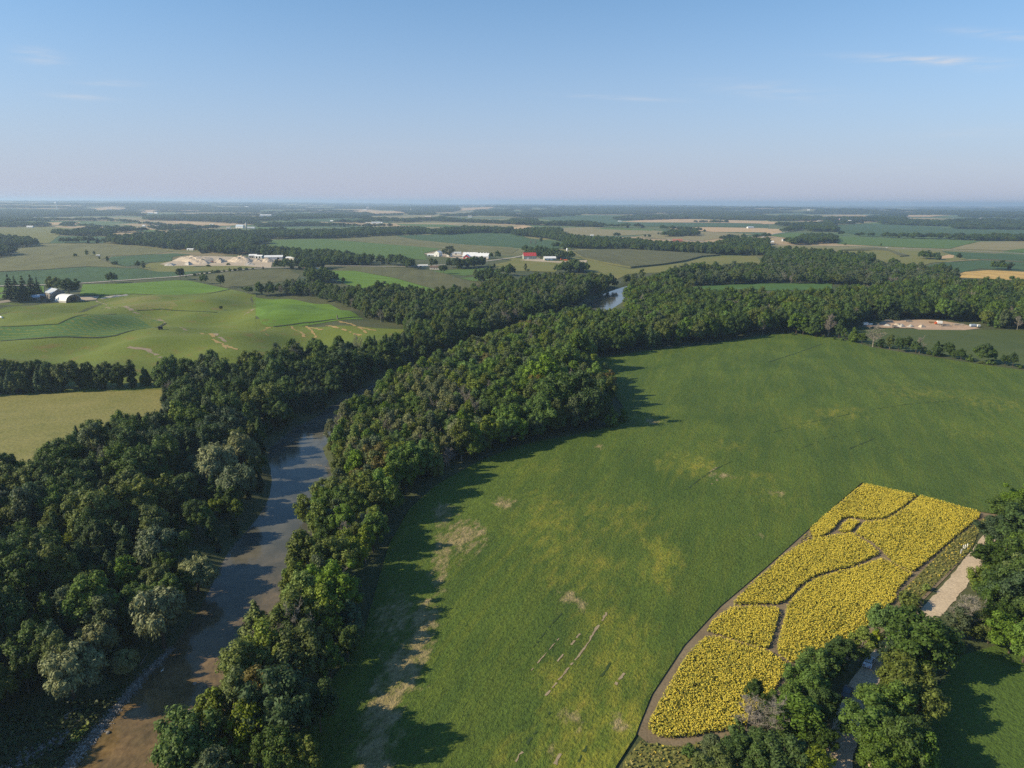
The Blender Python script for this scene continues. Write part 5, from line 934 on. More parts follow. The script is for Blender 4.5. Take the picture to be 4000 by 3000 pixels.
def woodland(name, recs, label):
    srcs = []; index = {}
    def src(t):
        L = SOURCE.get((t['kind'], t['tone'])) or SOURCE[t['kind']]; o = L[t['v'] % min(3, len(L))]
        if o.name not in index: index[o.name] = len(srcs); srcs.append(o)
        return index[o.name]
    ids = [src(t) for t in recs]
    me = bpy.data.meshes.new(name); me.vertices.add(len(recs)); me.vertices.foreach_set('co', np.array([(t['x'], t['y'], t['z']) for t in recs], np.float32).ravel())
    attr(me, 'scl', 'FLOAT_VECTOR', np.array([(t['s'] * t['sx'], t['s'] * t['sx'], t['s']) for t in recs], np.float32)); attr(me, 'rot', 'FLOAT_VECTOR', np.array([(0, 0, t['rz']) for t in recs], np.float32)); attr(me, 'src', 'INT', np.array(ids, np.int32)); attr(me, 'tint', 'FLOAT_VECTOR', np.array([TONES[t['tone']] for t in recs], np.float32))
    o = link(name, me); g = bpy.data.node_groups.new(name, 'GeometryNodeTree')
    g.interface.new_socket('Geometry', in_out='INPUT', socket_type='NodeSocketGeometry'); g.interface.new_socket('Geometry', in_out='OUTPUT', socket_type='NodeSocketGeometry')
    gi = g.nodes.new('NodeGroupInput'); go = g.nodes.new('NodeGroupOutput'); ip = g.nodes.new('GeometryNodeInstanceOnPoints'); jn = g.nodes.new('GeometryNodeJoinGeometry')
    for s_ in srcs[::-1]:
        oi = g.nodes.new('GeometryNodeObjectInfo'); oi.inputs['Object'].default_value = s_; oi.inputs['As Instance'].default_value = True; g.links.new(oi.outputs['Geometry'], jn.inputs[0])
    def na(n, ty):
        k_ = g.nodes.new('GeometryNodeInputNamedAttribute'); k_.data_type = ty; k_.inputs[0].default_value = n; return [s_ for s_ in k_.outputs if s_.enabled][0]
    g.links.new(gi.outputs[0], ip.inputs['Points']); g.links.new(jn.outputs[0], ip.inputs['Instance']); ip.inputs['Pick Instance'].default_value = True
    g.links.new(na('src', 'INT'), ip.inputs['Instance Index']); g.links.new(na('rot', 'FLOAT_VECTOR'), ip.inputs['Rotation']); g.links.new(na('scl', 'FLOAT_VECTOR'), ip.inputs['Scale']); 
    st = g.nodes.new('GeometryNodeStoreNamedAttribute'); st.data_type = 'FLOAT_VECTOR'; st.domain = 'INSTANCE'; st.inputs['Name'].default_value = 'tone'
    g.links.new(ip.outputs[0], st.inputs['Geometry']); g.links.new(na('tint', 'FLOAT_VECTOR'), [s_ for s_ in st.inputs if s_.name == 'Value' and s_.enabled][0]); g.links.new(st.outputs[0], go.inputs[0])
    md = o.modifiers.new('trees', 'NODES'); md.node_group = g
    return tag(o, label, 'woodland', kind='stuff')
for fam, nm, lb in (('broadleaf', 'broadleaf_woodland', 'woods of broadleaf trees beyond the nearest ones and on the horizon'), ('cedar', 'cedar_woodland', 'dark cedar woods beyond the nearest cedars'), ('bare', 'bare_tree_woodland', 'greyish leafless trees scattered in the farther woods'), ('spruce', 'spruce_woodland', 'bluish conifers scattered in the farther scrubby wood')):
    q = [t for t in rest if FAM[t['kind']] == fam]
    if q: woodland(nm, q, lb)
print('TREES', len(trees), 'solo', len(solo), {f: sum(1 for t in rest if FAM[t['kind']] == f) for f in LIM}, {z: sum(1 for t in trees if t['zone'] == z) for z in set(t['zone'] for t in trees)})
# ------------------------------------------------------------------ sunflowers, weeds and stones (nobody could count them)
_a, _b = G(2690, 2530), G(3200, 2045); rowdir = np.array([_b[1] - _a[1], -(_b[0] - _a[0])]); rowdir /= np.linalg.norm(rowdir)
def plants(name, polys, dens, h0, h1, m_leaf, m_head, label, head_p=.9, cat='plants', nleaf=4, lsize=.36, hsize=.165, exclude=None):
    P = []
    for poly in polys:
        q = np.array(GP(poly)); a = q.min(0); b = q.max(0); s = 1 / math.sqrt(dens)
        X, Y = np.meshgrid(np.arange(a[0], b[0], s), np.arange(a[1], b[1], s)); X = X.ravel() + rng.uniform(-.5, .5, X.size) * s; Y = Y.ravel() + rng.uniform(-.5, .5, Y.size) * s
        m = inside(q, X, Y); P.append(np.column_stack([X[m], Y[m]]))
    P = np.vstack(P); n = len(P); z = H(P[:, 0], P[:, 1]) + .1
    vig = .5 + .25 * np.sin(P[:, 0] / 7 + 1.5 * np.sin(P[:, 1] / 9)) + .25 * np.sin(P[:, 1] / 5 - P[:, 0] / 11)
    h = (h0 + (h1 - h0) * (.35 * vig + .65 * rng.random(n))); st = .5 + .5 * np.sin((P[:, 0] * rowdir[0] + P[:, 1] * rowdir[1]) * 1.1 + 2.5 * np.sin((P[:, 0] * rowdir[1] - P[:, 1] * rowdir[0]) / 26)) * np.sin((P[:, 0] * rowdir[0] + P[:, 1] * rowdir[1]) * .37 + 1); vig = .55 * vig + .45 * st
    base = np.column_stack([P, z]); VV, FF, MI = [], [], []; o = 0
    for j in range(nleaf):
        f = rng.uniform(.25, .92, n); a = rng.uniform(0, 6.28, n); pt = base + np.column_stack([np.cos(a) * .22, np.sin(a) * .22, h * f])
        N = np.column_stack([np.cos(a) * .5, np.sin(a) * .5, np.full(n, .9)]) + .45 * unit(n); N /= np.linalg.norm(N, axis=1)[:, None]
        V, Fq = leaf_quads(pt, N, lsize, rng, 1.4); VV.append(V); FF.append(Fq + o); MI.append(np.zeros(n, int)); o += len(V)
    if m_head is not None:
        m = rng.random(n) < head_p * np.clip(.12 + .95 * vig, 0, 1); q = base[m].copy(); q[:, 2] += h[m] + .05; k_ = len(q)
        for j in range(3):
            N = np.column_stack([rng.normal(-.6, .3, k_), rng.normal(-.35, .35, k_), np.full(k_, .75)]); N /= np.linalg.norm(N, axis=1)[:, None]
            V, Fq = leaf_quads(q + rng.normal(0, .15, (k_, 3)) * [1, 1, .5], N, hsize, rng, 1.15); VV.append(V); FF.append(Fq + o); MI.append(np.ones(k_, int)); o += len(V)
    ms = [m_leaf] + ([m_head] if m_head is not None else [])
    tag(link(name, np_mesh(name, np.vstack(VV), np.vstack(FF), ms, midx=np.concatenate(MI))), label, cat, kind='stuff'); return n
def petal(name, stops, rough=.6):
    k = NM(name); ge = k.n('NewGeometry'); k.col(k.ramp(ge.outputs['Random Per Island'], *stops)); k.p.inputs['Roughness'].default_value = rough; return k.m
M_sunleaf = petal('sunflower_leaves', ((0, (.17, .17, .026)), (.5, (.27, .24, .030)), (1, (.38, .31, .036))))
M_sunhead = petal('sunflower_petals', ((0, (.38, .29, .025)), (.5, (.50, .39, .035)), (.85, (.57, .46, .05)), (1, (.28, .24, .035))))
S1 = u4([(825, 213), (1285, 308), (1180, 398), (1010, 505), (880, 520), (800, 510), (700, 495), (630, 515), (585, 570), (530, 630), (440, 675), (390, 680), (365, 600), (500, 480), (690, 320)])
S2 = u4([(1315, 318), (1810, 450), (1830, 490), (1270, 960), (1222, 962), (1075, 885), (1000, 800), (905, 715), (755, 640), (830, 545), (1020, 528), (1185, 425)])
S3 = u4([(700, 522), (788, 540), (705, 630), (610, 622), (645, 560)])
S4 = u4([(700, 642), (735, 650), (880, 742), (950, 800), (950, 820), (850, 862), (720, 922), (560, 957), (370, 1022), (265, 1095), (150, 1222), (80, 1248), (0, 1246)]) + [(2930, 2366), (2862, 2364), (2955, 2268)] + u4([(0, 960), (110, 850), (230, 770), (370, 700), (550, 662)])
S5 = u4([(975, 858), (1060, 900), (1210, 980), (1238, 992), (1105, 1130), (1100, 1195), (1070, 1235), (900, 1385), (810, 1490)]) + v4([(720, 440), (560, 520), (420, 560), (260, 640), (190, 648), (80, 565), (90, 480), (155, 230), (170, 150)]) + u4([(300, 1120), (385, 1050), (570, 985), (735, 945)])
S6 = v3([(1897, 182), (2100, 168)]) + v4([(0, 176), (90, 186), (95, 220), (52, 380), (5, 520)]) + v3([(2190, 530), (2000, 470), (1830, 422), (1690, 375), (1730, 300)])
S7 = v3([(1672, 432), (1800, 440), (2000, 500), (2212, 560)]) + v4([(15, 568), (150, 660), (140, 730), (50, 900), (10, 1050)]) + v3([(2150, 1150), (1900, 1222), (1590, 1280), (1400, 1302), (1260, 1290), (1180, 1225), (1195, 1150), (1300, 955), (1510, 590)])
nsf = plants('sunflowers', [S1, S2, S3, S4, S5, S6, S7], 7.0, .8, 1.15, M_sunleaf, M_sunhead, 'sunflowers in full yellow bloom filling the field cut by winding paths', .86, 'sunflowers')
M_wl = petal('weed_leaves', ((0, (.10, .11, .026)), (.6, (.165, .16, .04)), (1, (.25, .20, .06))))
M_wh = petal('goldenrod', ((0, (.42, .28, .02)), (1, (.55, .42, .05))))
plants('roadside_weeds', [WEED_STRIP, WEED2, u4([(365, 600), (250, 720), (120, 840), (20, 930), (110, 850), (370, 700), (440, 690)])], 1.6, .25, .8, M_wl, M_wh, 'rough weeds and goldenrod on the verges around the sunflowers', .10, 'weeds', 3, .4, .22)
M_soyl = petal('soybean_tops', ((0, (.030, .062, .018)), (.5, (.052, .104, .030)), (.85, (.078, .135, .036)), (1, (.12, .15, .04))))
# gravel shore along the left bank
def stones(name, line, w0, w1, n, s0, s1, m, label, cat='stones'):
    p = resample(line, 1.0, False); t = np.gradient(p, axis=0); t /= np.linalg.norm(t, axis=1)[:, None]; nn = np.stack([t[:, 1], -t[:, 0]], 1)
    i = rng.integers(0, len(p), n); off = rng.normal(0, .42, n); wid = w0 + (w1 - w0) * i / len(p); q = p[i] + nn[i] * (off * wid)[:, None] + rng.normal(0, .3, (n, 2))
    iv, it = ico(); V = []; 
    s = rng.uniform(s0, s1, n) ** 1.0; z = np.maximum(H(q[:, 0], q[:, 1]), WATER_Z - .05)
    sc3 = s[:, None, None] * rng.uniform(.6, 1.3, (n, 1, 3)) * np.array([1, 1, .55]); V = iv[None] * (1 + rng.normal(0, .12, (n, len(iv), 1))) * sc3 + np.column_stack([q, z + s * .1])[:, None, :]
    tr = (it[None] + (np.arange(n) * len(iv))[:, None, None]).reshape(-1, 3)
    tag(link(name, np_mesh(name, V.reshape(-1, 3), None, m, tris=tr)), label, cat, kind='stuff')
M_stone = NM('shore_stones'); ge = M_stone.n('NewGeometry'); M_stone.col(M_stone.ramp(ge.outputs['Random Per Island'], (0, (.08, .068, .055)), (.5, (.18, .162, .14)), (1, (.36, .33, .30)))); M_stone = M_stone.m
EDGE = [tuple(q) for q in GP(v1([(420, 1760), (600, 1510), (760, 1330), (900, 1170), (1010, 1030), (1120, 900), (1200, 800), (1350, 650), (1480, 520)]))]
stones('gravel_shore', EDGE, 2.1, .35, 3600, .08, .28, M_stone, 'pale stones lining the left river edge at the bottom of the photo')
EDGE2 = [tuple(q) for q in GP(v1([(40, 1580), (200, 1470), (300, 1430), (470, 1320), (610, 1260)]))]
stones('gravel_spit', EDGE2, 2.0, 1.2, 1200, .10, .30, M_stone, 'second streak of pale stones in the grass left of the shore')
for L, n in ((t6([(90, 1225), (180, 1175), (350, 1025), (490, 985)]), 700), (t6([(890, 722), (990, 705), (1005, 690)]), 500), (t6([(1000, 650), (1160, 600)]), 150), (t6([(470, 1382), (560, 1385), (640, 1395)]), 300), (u1([(1870, 1000), (1990, 780), (2110, 650)]), 300)):
    stones('river_stones', GP([(p[0], p[1]) for p in L]), 1.0, 1.0, n, .06, .22, M_stone, {700: 'pale stones along the river edge at the middle bend', 500: 'pale stone bar in the dark upper bend', 150: 'thin line of stones beyond the stone bar', 300: 'pale stones in the riffle beside the wooded bank'}[n])
drape('shore_grass', GP(v1([(-400, 1000), (450, 960), (850, 930), (1150, 760), (1400, 560), (1380, 640), (1150, 850), (960, 1080), (740, 1330), (560, 1560), (430, 1760), (-400, 1760)])), M_shore, spacing=3.5, lift=.05)
plants('bank_grass', [v1([(-200, 1150), (450, 1000), (850, 960), (1100, 800), (1000, 1000), (860, 1150), (700, 1330), (540, 1540), (400, 1700), (-200, 1700)])], 1.6, .3, .9, petal('bank_grass_blades', ((0, (.022, .036, .012)), (.7, (.042, .060, .016)), (1, (.07, .085, .022)))), None, 'rough grass and herbs on the low left bank', cat='grass', nleaf=3, lsize=.55)  # blade colours lowered so they carry the shade lying on this bank
plants('bank_grass', [v1([(610, 1330), (640, 1250), (780, 1180), (740, 1260), (680, 1340)])], 5, .5, 1.2, petal('lit_herbs', ((0, (.07, .11, .016)), (1, (.17, .19, .03)))), None, 'clump of yellowish herbs coloured as if sunlit beside the gravel shore', cat='grass', nleaf=4, lsize=.5)  # sunlight on this clump is put into its brighter leaf colour
# ------------------------------------------------------------------ things
W_white = plain('white_paint', (.74, .73, .70), .6); W_grey = plain('weathered_boards', (.20, .185, .175), .9, .3, .5); R_steel = plain('steel_roof', (.44, .46, .48), .4, .15, .2, .4); R_white = plain('white_roof', (.72, .72, .72), .5, .06, .1); R_red = plain('red_roof', (.40, .045, .045), .5, .1, .2)
R_blue = plain('blue_grey_roof', (.40, .47, .56), .5, .1, .2); R_brown = plain('brown_shingles', (.12, .085, .065), .9, .2, .5); W_red = plain('red_siding', (.36, .03, .035), .7); W_cream = plain('cream_siding', (.55, .50, .42), .7); W_brick = plain('red_brick', (.30, .12, .085), .9, .2, 1.5); W_green = plain('pale_green_siding', (.33, .36, .31), .7)
D_dark = plain('dark_opening', (.02, .02, .022), .8); D_glass = plain('window_glass', (.03, .035, .04), .15, .1, 1, .5); D_door = plain('door_paint', (.28, .27, .26), .7); D_wood = plain('brown_boards', (.19, .125, .07), .9, .3, .8); M_conc = plain('concrete', (.42, .40, .37), .85); R_tan = plain('tan_roof', (.40, .36, .30), .7)
M_orange = plain('orange_paint', (.62, .12, .03), .5); M_black = plain('black_rubber', (.015, .015, .016), .8); M_rust = plain('rust', (.22, .10, .06), .9, .3, 2)
def gp(tf, x, y):
    px, py = tf([(x, y)])[0]; p = G(px, py); return float(p[0]), float(p[1]), float(H(p[0], p[1]))
def building(name, label, cat, tf, x, y, L, Wd, hw, hr, yaw, wall, roof, openings=(), group=None, ov=.4, base=1.2):
    """gabled building, ridge along its own x axis; openings: (side, along, sill, width, height, part name, material)"""
    px, py, z = gp(tf, x, y); r = empty(name, (px, py, z), R(yaw), label, cat, group); a, b = L / 2, Wd / 2
    mb = MB(); mb.add([(-a, -b, -base), (a, -b, -base), (a, b, -base), (-a, b, -base), (-a, -b, hw), (a, -b, hw), (a, b, hw), (-a, b, hw), (-a, 0, hw + hr), (a, 0, hw + hr)],
                      [(3, 2, 1, 0), (0, 1, 5, 4), (2, 3, 7, 6), (1, 2, 6, 9, 5), (3, 0, 4, 8, 7), (4, 5, 9, 8), (6, 7, 8, 9)]); mb.build('wall', wall, r)
    mb = MB(); s = hr / b; e = ov; th = .22
    for sg in (-1, 1):
        y0, y1 = sg * (b + e), 0; z0, z1 = hw - s * e + .03, hw + hr + .03
        v = [(-a - e, y0, z0), (a + e, y0, z0), (a + e, y1, z1), (-a - e, y1, z1)]; mb.add(v + [(p[0], p[1], p[2] + th) for p in v], [(3, 2, 1, 0), (4, 5, 6, 7), (0, 1, 5, 4), (1, 2, 6, 5), (2, 3, 7, 6), (3, 0, 4, 7)])
    mb.build('roof', roof, r)
    for sd_, u, z0, w, h, pn, m in openings:
        q = MB()
        if sd_ in '-+': yy = (b + .04) * (1 if sd_ == '+' else -1); q.box(u - w / 2, u + w / 2, min(yy, yy * .99), max(yy, yy * .99) + 0, z0, z0 + h)
        else: xx = (a + .04) * (1 if sd_ == 'R' else -1); q.box(min(xx, xx * .995), max(xx, xx * .995), u - w / 2, u + w / 2, z0, z0 + h)
        q.build(pn, m, r)
    return r
Wn = lambda s, u, z=1.1, w=1.2, h=1.2: (s, u, z, w, h, 'window', D_glass)
# left farm
building('barn', 'weathered grey gable barn with pale metal roof beside the spruces', 'barn', t1, 480, 918, 19, 13, 6.5, 4.2, -38, W_grey, R_steel, [('-', -3, 0, 4, 4, 'door', D_dark), ('L', 0, 0, 4, 4.5, 'door', D_wood), ('L', -3.5, 5, 1, 1, 'window', D_dark), ('L', 3.5, 5, 1, 1, 'window', D_dark), ('-', 6, 2, 1.2, 1, 'window', D_dark)])
building('shed', 'low shed with pale blue roof under the spruces', 'shed', t1, 305, 930, 10, 9, 3, 2, 20, W_grey, R_blue, [('-', 1, 0, 3, 2.4, 'door', D_dark)])
building('shed', 'small lean shed between the blue roof and the grey barn', 'shed', t1, 375, 912, 8, 5, 2.5, 1.4, 10, W_grey, R_blue, [('-', 0, 0, 2, 2, 'door', D_dark)])
def quonset():
    x, y, z = gp(t1, 590, 940); r = empty('arched_hut', (x, y, z), R(-24), 'white arched storage hut with open brown end by the grey barn', 'hut'); n = 18; L = 9; rad = 8.6; hh = 7.2
    pr = [(rad * math.cos(math.pi * i / n), hh * math.sin(math.pi * i / n) ** .9) for i in range(n + 1)]; mb = MB()
    vs = [(sx_ * 1.0, p[0], p[1]) for sx_ in (-L, L) for p in pr] + [(sx_ * 1.0, p[0] * .97, p[1] * .97 - .02) for sx_ in (-L, L) for p in pr]; m_ = n + 1
    mb.add(vs, [(i, i + 1, m_ + i + 1, m_ + i) for i in range(n)] + [(2 * m_ + i + 1, 2 * m_ + i, 3 * m_ + i, 3 * m_ + i + 1) for i in range(n)] + [(m_ + i, m_ + i + 1, 3 * m_ + i + 1, 3 * m_ + i) for i in range(n)] + [(i + 1, i, 2 * m_ + i, 2 * m_ + i + 1) for i in range(n)]); mb.build('roof', R_white, r, smooth=False)
    mb = MB(); mb.add([(L - .6, p[0] * .95, max(0, p[1] * .95 - .02)) for p in pr], [tuple(range(n + 1))]); mb.add([(L - 2.6, p[0] * .95, max(0, p[1] * .95 - .02)) for p in pr], [tuple(range(n + 1))]); mb.build('end_wall', D_wood, r)
    mb = MB(); mb.box(-L, L, -rad - .15, -rad + .25, -1, 1.1); mb.box(-L, L, rad - .25, rad + .15, -1, 1.1); mb.build('footing', M_conc, r)
    q = MB(); q.box(L - .56, L - .5, -3, 3, 0, 4.2); q.build('door', D_dark, r)
quonset()
def bale(tf, x, y, L, yaw, label):
    px, py, z = gp(tf, x, y); mb = MB(); mb.tube([(-L / 2, 0, .75), (-L / 2 + .1, 0, .75), (L / 2 - .1, 0, .75), (L / 2, 0, .75)], [.4, .8, .8, .4], 12); o = mb.build('wrapped_bale_row', R_white, None, True); o.location = (px, py, z); o.rotation_euler = (0, 0, R(yaw)); tag(o, label, 'bales')
bale(t1, 62, 900, 7.5, -60, 'row of white wrapped bales left of the spruces'); bale(t1, 8, 1088, 9, -40, 'row of white wrapped bales at the left border pasture')
def wagon(name, label, tf, x, y, L, h, yaw, m):
    px, py, z = gp(tf, x, y); r = empty(name, (px, py, z), R(yaw), label, 'wagon'); MB().box(-L / 2, L / 2, -1.1, 1.1, .7, .7 + h).build('box', m, r, bevel=.06)
    for sx_ in (-L * .32, L * .32):
        for sy in (-1.0, 1.0): MB().tube([(sx_, sy - .14, .45), (sx_, sy + .14, .45)], [.45, .45], 12).build('wheel', M_black, r)
    MB().tube([(L / 2, 0, .7), (L / 2 + 1.3, 0, .5)], [.07, .07], 6).build('drawbar', M_rust, r)
wagon('farm_wagon', 'dark farm wagon below the spruces', t1, 122, 948, 7, 1.3, 5, plain('dark_green_paint', (.04, .06, .055), .6)); wagon('farm_wagon', 'small dark feeder alone on the rolling pasture', t5, 1388, 194, 3.2, 1.8, 20, D_dark)
def heap(name, label, tf, pts, h, m, cat='heap', n=40):
    """a heap of loose material over a traced footprint"""
    poly = np.array(GP(pts)); c0 = poly.mean(0); b = resample(poly, max(1.0, np.ptp(poly, axis=0).max() / 40)); rings = 9; V = []; k_ = len(b); z0 = H(b[:, 0], b[:, 1])
    ph = rng.uniform(0, 6, 4)
    for i in range(rings):
        f = i / (rings - 1); q = c0 + (b - c0) * (1 - f * .97); zz = H(q[:, 0], q[:, 1]) - .3 + h * (f ** .8) * (1 - .25 * f) / .75 * (1 + .22 * np.sin(q[:, 0] * .35 + ph[0]) * np.sin(q[:, 1] * .3 + ph[1]) + .12 * np.sin(q[:, 0] * 1.1 + ph[2])) + rng.normal(0, h * .02, k_)
        V.append(np.column_stack([q, zz if i else z0 - .4]))
    V = np.vstack(V); Fq = []
    for i in range(rings - 1):
        for j in range(k_): Fq.append((i * k_ + j, i * k_ + (j + 1) % k_, (i + 1) * k_ + (j + 1) % k_, (i + 1) * k_ + j))
    V = np.vstack([V, V[-k_:].mean(0)]); tr = [((rings - 1) * k_ + j, (rings - 1) * k_ + (j + 1) % k_, len(V) - 1) for j in range(k_)]
    me = np_mesh(name, V, Fq, m, tris=tr); tag(link(name, me), label, cat)
M_pile = field_mat('pit_sand', (.42, .34, .26), (.52, .43, .33), (.30, .24, .18), 1 / 12., .6, .8); M_grav = field_mat('grey_gravel', (.36, .33, .29), (.44, .41, .37), None, 1 / 8., .8, .6)
heap('sand_pile', 'long main sand bank at the left of the quarry', None, t1([(1480, 598), (1540, 575), (1700, 572), (1850, 575), (1860, 600), (1780, 622), (1640, 618), (1560, 600)]), 7.5, M_pile, 'sand pile')
heap('sand_pile', 'rounded sand heap in the middle of the quarry', None, t1([(1640, 622), (1700, 590), (1800, 595), (1850, 610), (1800, 625), (1720, 628)]), 6, M_pile, 'sand pile')
heap('sand_pile', 'wide sand heap at the right of the quarry below the white shed', None, t1([(1950, 600), (2050, 575), (2150, 580), (2212, 600), (2150, 612), (2030, 612)]), 8.5, M_pile, 'sand pile')
heap('sand_pile', 'steep sand heap between the main bank and the right heap', None, t1([(1850, 612), (1880, 590), (1930, 588), (1965, 604), (1910, 616)]), 6, M_pile, 'sand pile'); heap('sand_pile', 'pale gravel heap at the right end of the pit floor', None, t1([(2110, 634), (2130, 618), (2180, 618), (2205, 632)]), 4.5, M_grav, 'gravel pile')
heap('sand_pile', 'pointed pale gravel cone in front of the quarry', None, t1([(1590, 628), (1640, 614), (1670, 628), (1630, 636)]), 5, M_grav, 'gravel pile'); heap('sand_pile', 'low white gravel heap at the left front of the quarry', None, t1([(1410, 640), (1440, 622), (1530, 628), (1500, 642)]), 3.6, M_grav, 'gravel pile')
heap('sand_pile', 'brown sand heap under the white quarry sheds', None, t2([(45, 608), (70, 582), (130, 585), (155, 606), (100, 612)]), 6, M_pile, 'sand pile'); heap('sand_pile', 'small sand heap left of the quarry sheds', None, t2([(-30, 605), (-10, 590), (40, 592), (50, 606)]), 5, M_pile, 'sand pile')
heap('rubble_bank', 'rubble bank beside the track right of the farm', None, t1([(835, 930), (900, 905), (1000, 895), (1120, 884), (1130, 893), (1000, 912), (900, 925)]), 1.8, M_grav, 'rubble')
heap('dung_heap', 'dark heap between the blue shed and the arched hut', None, t1([(330, 948), (360, 935), (430, 935), (450, 952)]), 2.2, plain('dung', (.07, .055, .04), .95), 'heap')
px, py, z = gp(t1, 1838, 612); r = empty('wheel_loader', (px, py, z), R(10), 'orange loader working between the quarry sand piles', 'loader')
MB().box(-3, 1.2, -1.2, 1.2, 1, 2.4).build('body', M_orange, r, bevel=.15); MB().box(-.8, .8, -1, 1, 2.4, 3.9).build('cab', D_glass, r, bevel=.1); MB().box(3.6, 4.8, -1.5, 1.5, .3, 1.5).build('bucket', M_rust, r, bevel=.1); MB().tube([(.8, 0, 1.8), (3.8, 0, .9)], [.25, .2], 6).build('arm', M_orange, r)
for a in (-2, 1):
    for b in (-1.1, 1.1): MB().tube([(a, b - .3, .8), (a, b + .3, .8)], [.8, .8], 14).build('wheel', M_black, r)
SB = [('-', u, 0, 3.2, 3.6, 'door', D_dark) for u in (-9, -3, 3, 9)]
building('shed', 'large white quarry shed with dark doors', 'shed', t2, 155, 582, 32, 16, 4.8, 2.6, 14, W_white, R_white, [('R', 0, 0, 5, 4, 'door', D_dark), ('-', 8, 0, 4, 3.5, 'door', D_dark)]); building('shed', 'smaller white quarry shed with open bays behind the sand heap', 'shed', t2, 30, 572, 14, 10, 4, 2, -8, W_white, R_white, SB[1:3])
building('shed', 'open-fronted white shed at the left of the quarry sheds', 'shed', t1, 2190, 570, 14, 10, 5, 2, 0, W_white, R_white, [('-', u, 0, 3, 3.8, 'door', D_dark) for u in (-4.5, -.5, 3.5)]); building('shed', 'cream box shed right of the quarry sheds', 'shed', t2, 312, 592, 19, 11, 5, 1.6, -16, W_cream, R_white, [('-', -4, 0, 2.5, 3, 'door', D_door), ('-', 3, 0, 2.5, 3, 'door', D_door)])
# farms in the middle
building('barn', 'two-storey white barn left of the feathery tree', 'barn', t2, 1575, 556, 13, 11, 7.5, 3, 64, W_white, R_white, [('-', 0, 0, 3, 3, 'door', D_door), ('L', 0, 0, 3, 3.2, 'door', D_door), Wn('L', -3, 4.5), Wn('L', 3, 4.5), Wn('-', -4, 4.5), Wn('-', 4, 4.5)])
bn = building('barn', 'long white dairy barn with red gable end', 'barn', t2, 1905, 570, 50, 24, 4, 5.2, -6, W_white, R_white, [('-', u, .8, 5, 1.6, 'window', D_dark) for u in (-18, -9, 0, 9, 18)])
for i in range(8):
    v = MB(); v.tube([(-20 + i * 5.6, .2, 9), (-20 + i * 5.6, .2, 10.4), (-20 + i * 5.6, .2, 10.9)], [.7, .7, .15], 8); v.build('roof_vent', R_white, bn)
building('barn', 'red-gabled front wing of the long white dairy barn', 'barn', t2, 1825, 577, 12, 12, 3.6, 4.6, 80, W_red, R_white, [('L', 0, 0, 4, 3.4, 'door', R_white)]); building('shed', 'low white wing behind the dairy barn', 'shed', t2, 1850, 548, 26, 12, 3.6, 2.6, -6, W_white, R_white, [('-', 0, 0, 3, 2.6, 'door', D_dark)])
building('farmhouse', 'small white farmhouse beneath the feathery tree', 'house', t2, 1672, 560, 9, 8, 4.8, 2.4, 70, W_white, R_steel, [('L', 0, 0, 1.1, 2.1, 'door', D_door), Wn('L', -2.5), Wn('L', 2.5), Wn('-', 0)]); building('shed', 'grey-roofed shed behind the feathery tree', 'shed', t2, 1730, 540, 20, 9, 3.2, 2, -4, W_white, R_steel, [('-', 0, 0, 3, 2.4, 'door', D_dark)])
building('bungalow', 'brown-roofed bungalow among dark trees below the dairy barn', 'house', t2, 1548, 668, 15, 10, 3, 2.8, -8, W_cream, R_brown, [('-', -4, 0, 1.1, 2.1, 'door', D_door), Wn('-', 0), Wn('-', 4), Wn('R', 0)])
building('bungalow', 'brick bungalow with brown roof half hidden behind the tree block', 'house', t2, 460, 655, 15, 10, 3.2, 2.8, -10, W_brick, R_brown, [('-', 0, 0, 1.1, 2.1, 'door', D_door), Wn('-', -4), Wn('-', 4)]); building('bungalow', 'pale-roofed bungalow at the lane below the tree block', 'house', t2, 497, 685, 17, 10, 2.8, 2.4, 12, W_cream, R_tan, [('-', 3, 0, 3, 2.3, 'door', R_white), Wn('-', -2), Wn('-', -5.5)])
building('barn', 'white barn with crimson red roof above the meadow', 'barn', t3, 150, 580, 24, 15, 6.5, 5.5, 8, W_green, R_red, [('-', -4, 0, 4, 4, 'door', R_white), Wn('L', -3, 4), Wn('L', 3, 4), ('L', 0, 0, 3.5, 3.8, 'door', D_door)]); building('shed', 'pale green shed with white roof right of the red-roofed barn', 'shed', t3, 325, 588, 22, 12, 3.6, 3, 10, W_green, R_white, [('-', -5, 0, 4, 3, 'door', R_white), ('-', 2, 0, 4, 3, 'door', R_white), Wn('-', 7)])
px, py, z = gp(t3, 476, 507); mb = MB(); mb.lathe([(2.0, -.5), (2.0, 4.4), (1.6, 5.1), (.2, 5.5)], 18); o = mb.build('feed_tank', R_white); o.location = (px, py, z); tag(o, 'upright white tank at the wood edge above the machines', 'tank')
for x, y, L, yw, lb in ((430, 588, 5, 20, 'orange farm implement left of the bluish conifer'), (463, 594, 7, -10, 'long orange farm implement below the bluish conifer')): wagon('farm_machine', lb, t3, x, y, L, 1.6, yw, M_orange)
building('brick_house', 'big red brick house beside the far road', 'house', t3, 1428, 438, 26, 14, 6, 4, -5, W_brick, W_brick, [Wn('-', u, 1.2, 1.6, 1.8) for u in (-8, -3, 3, 8)] + [('-', 0, 0, 1.4, 2.3, 'door', D_door)])
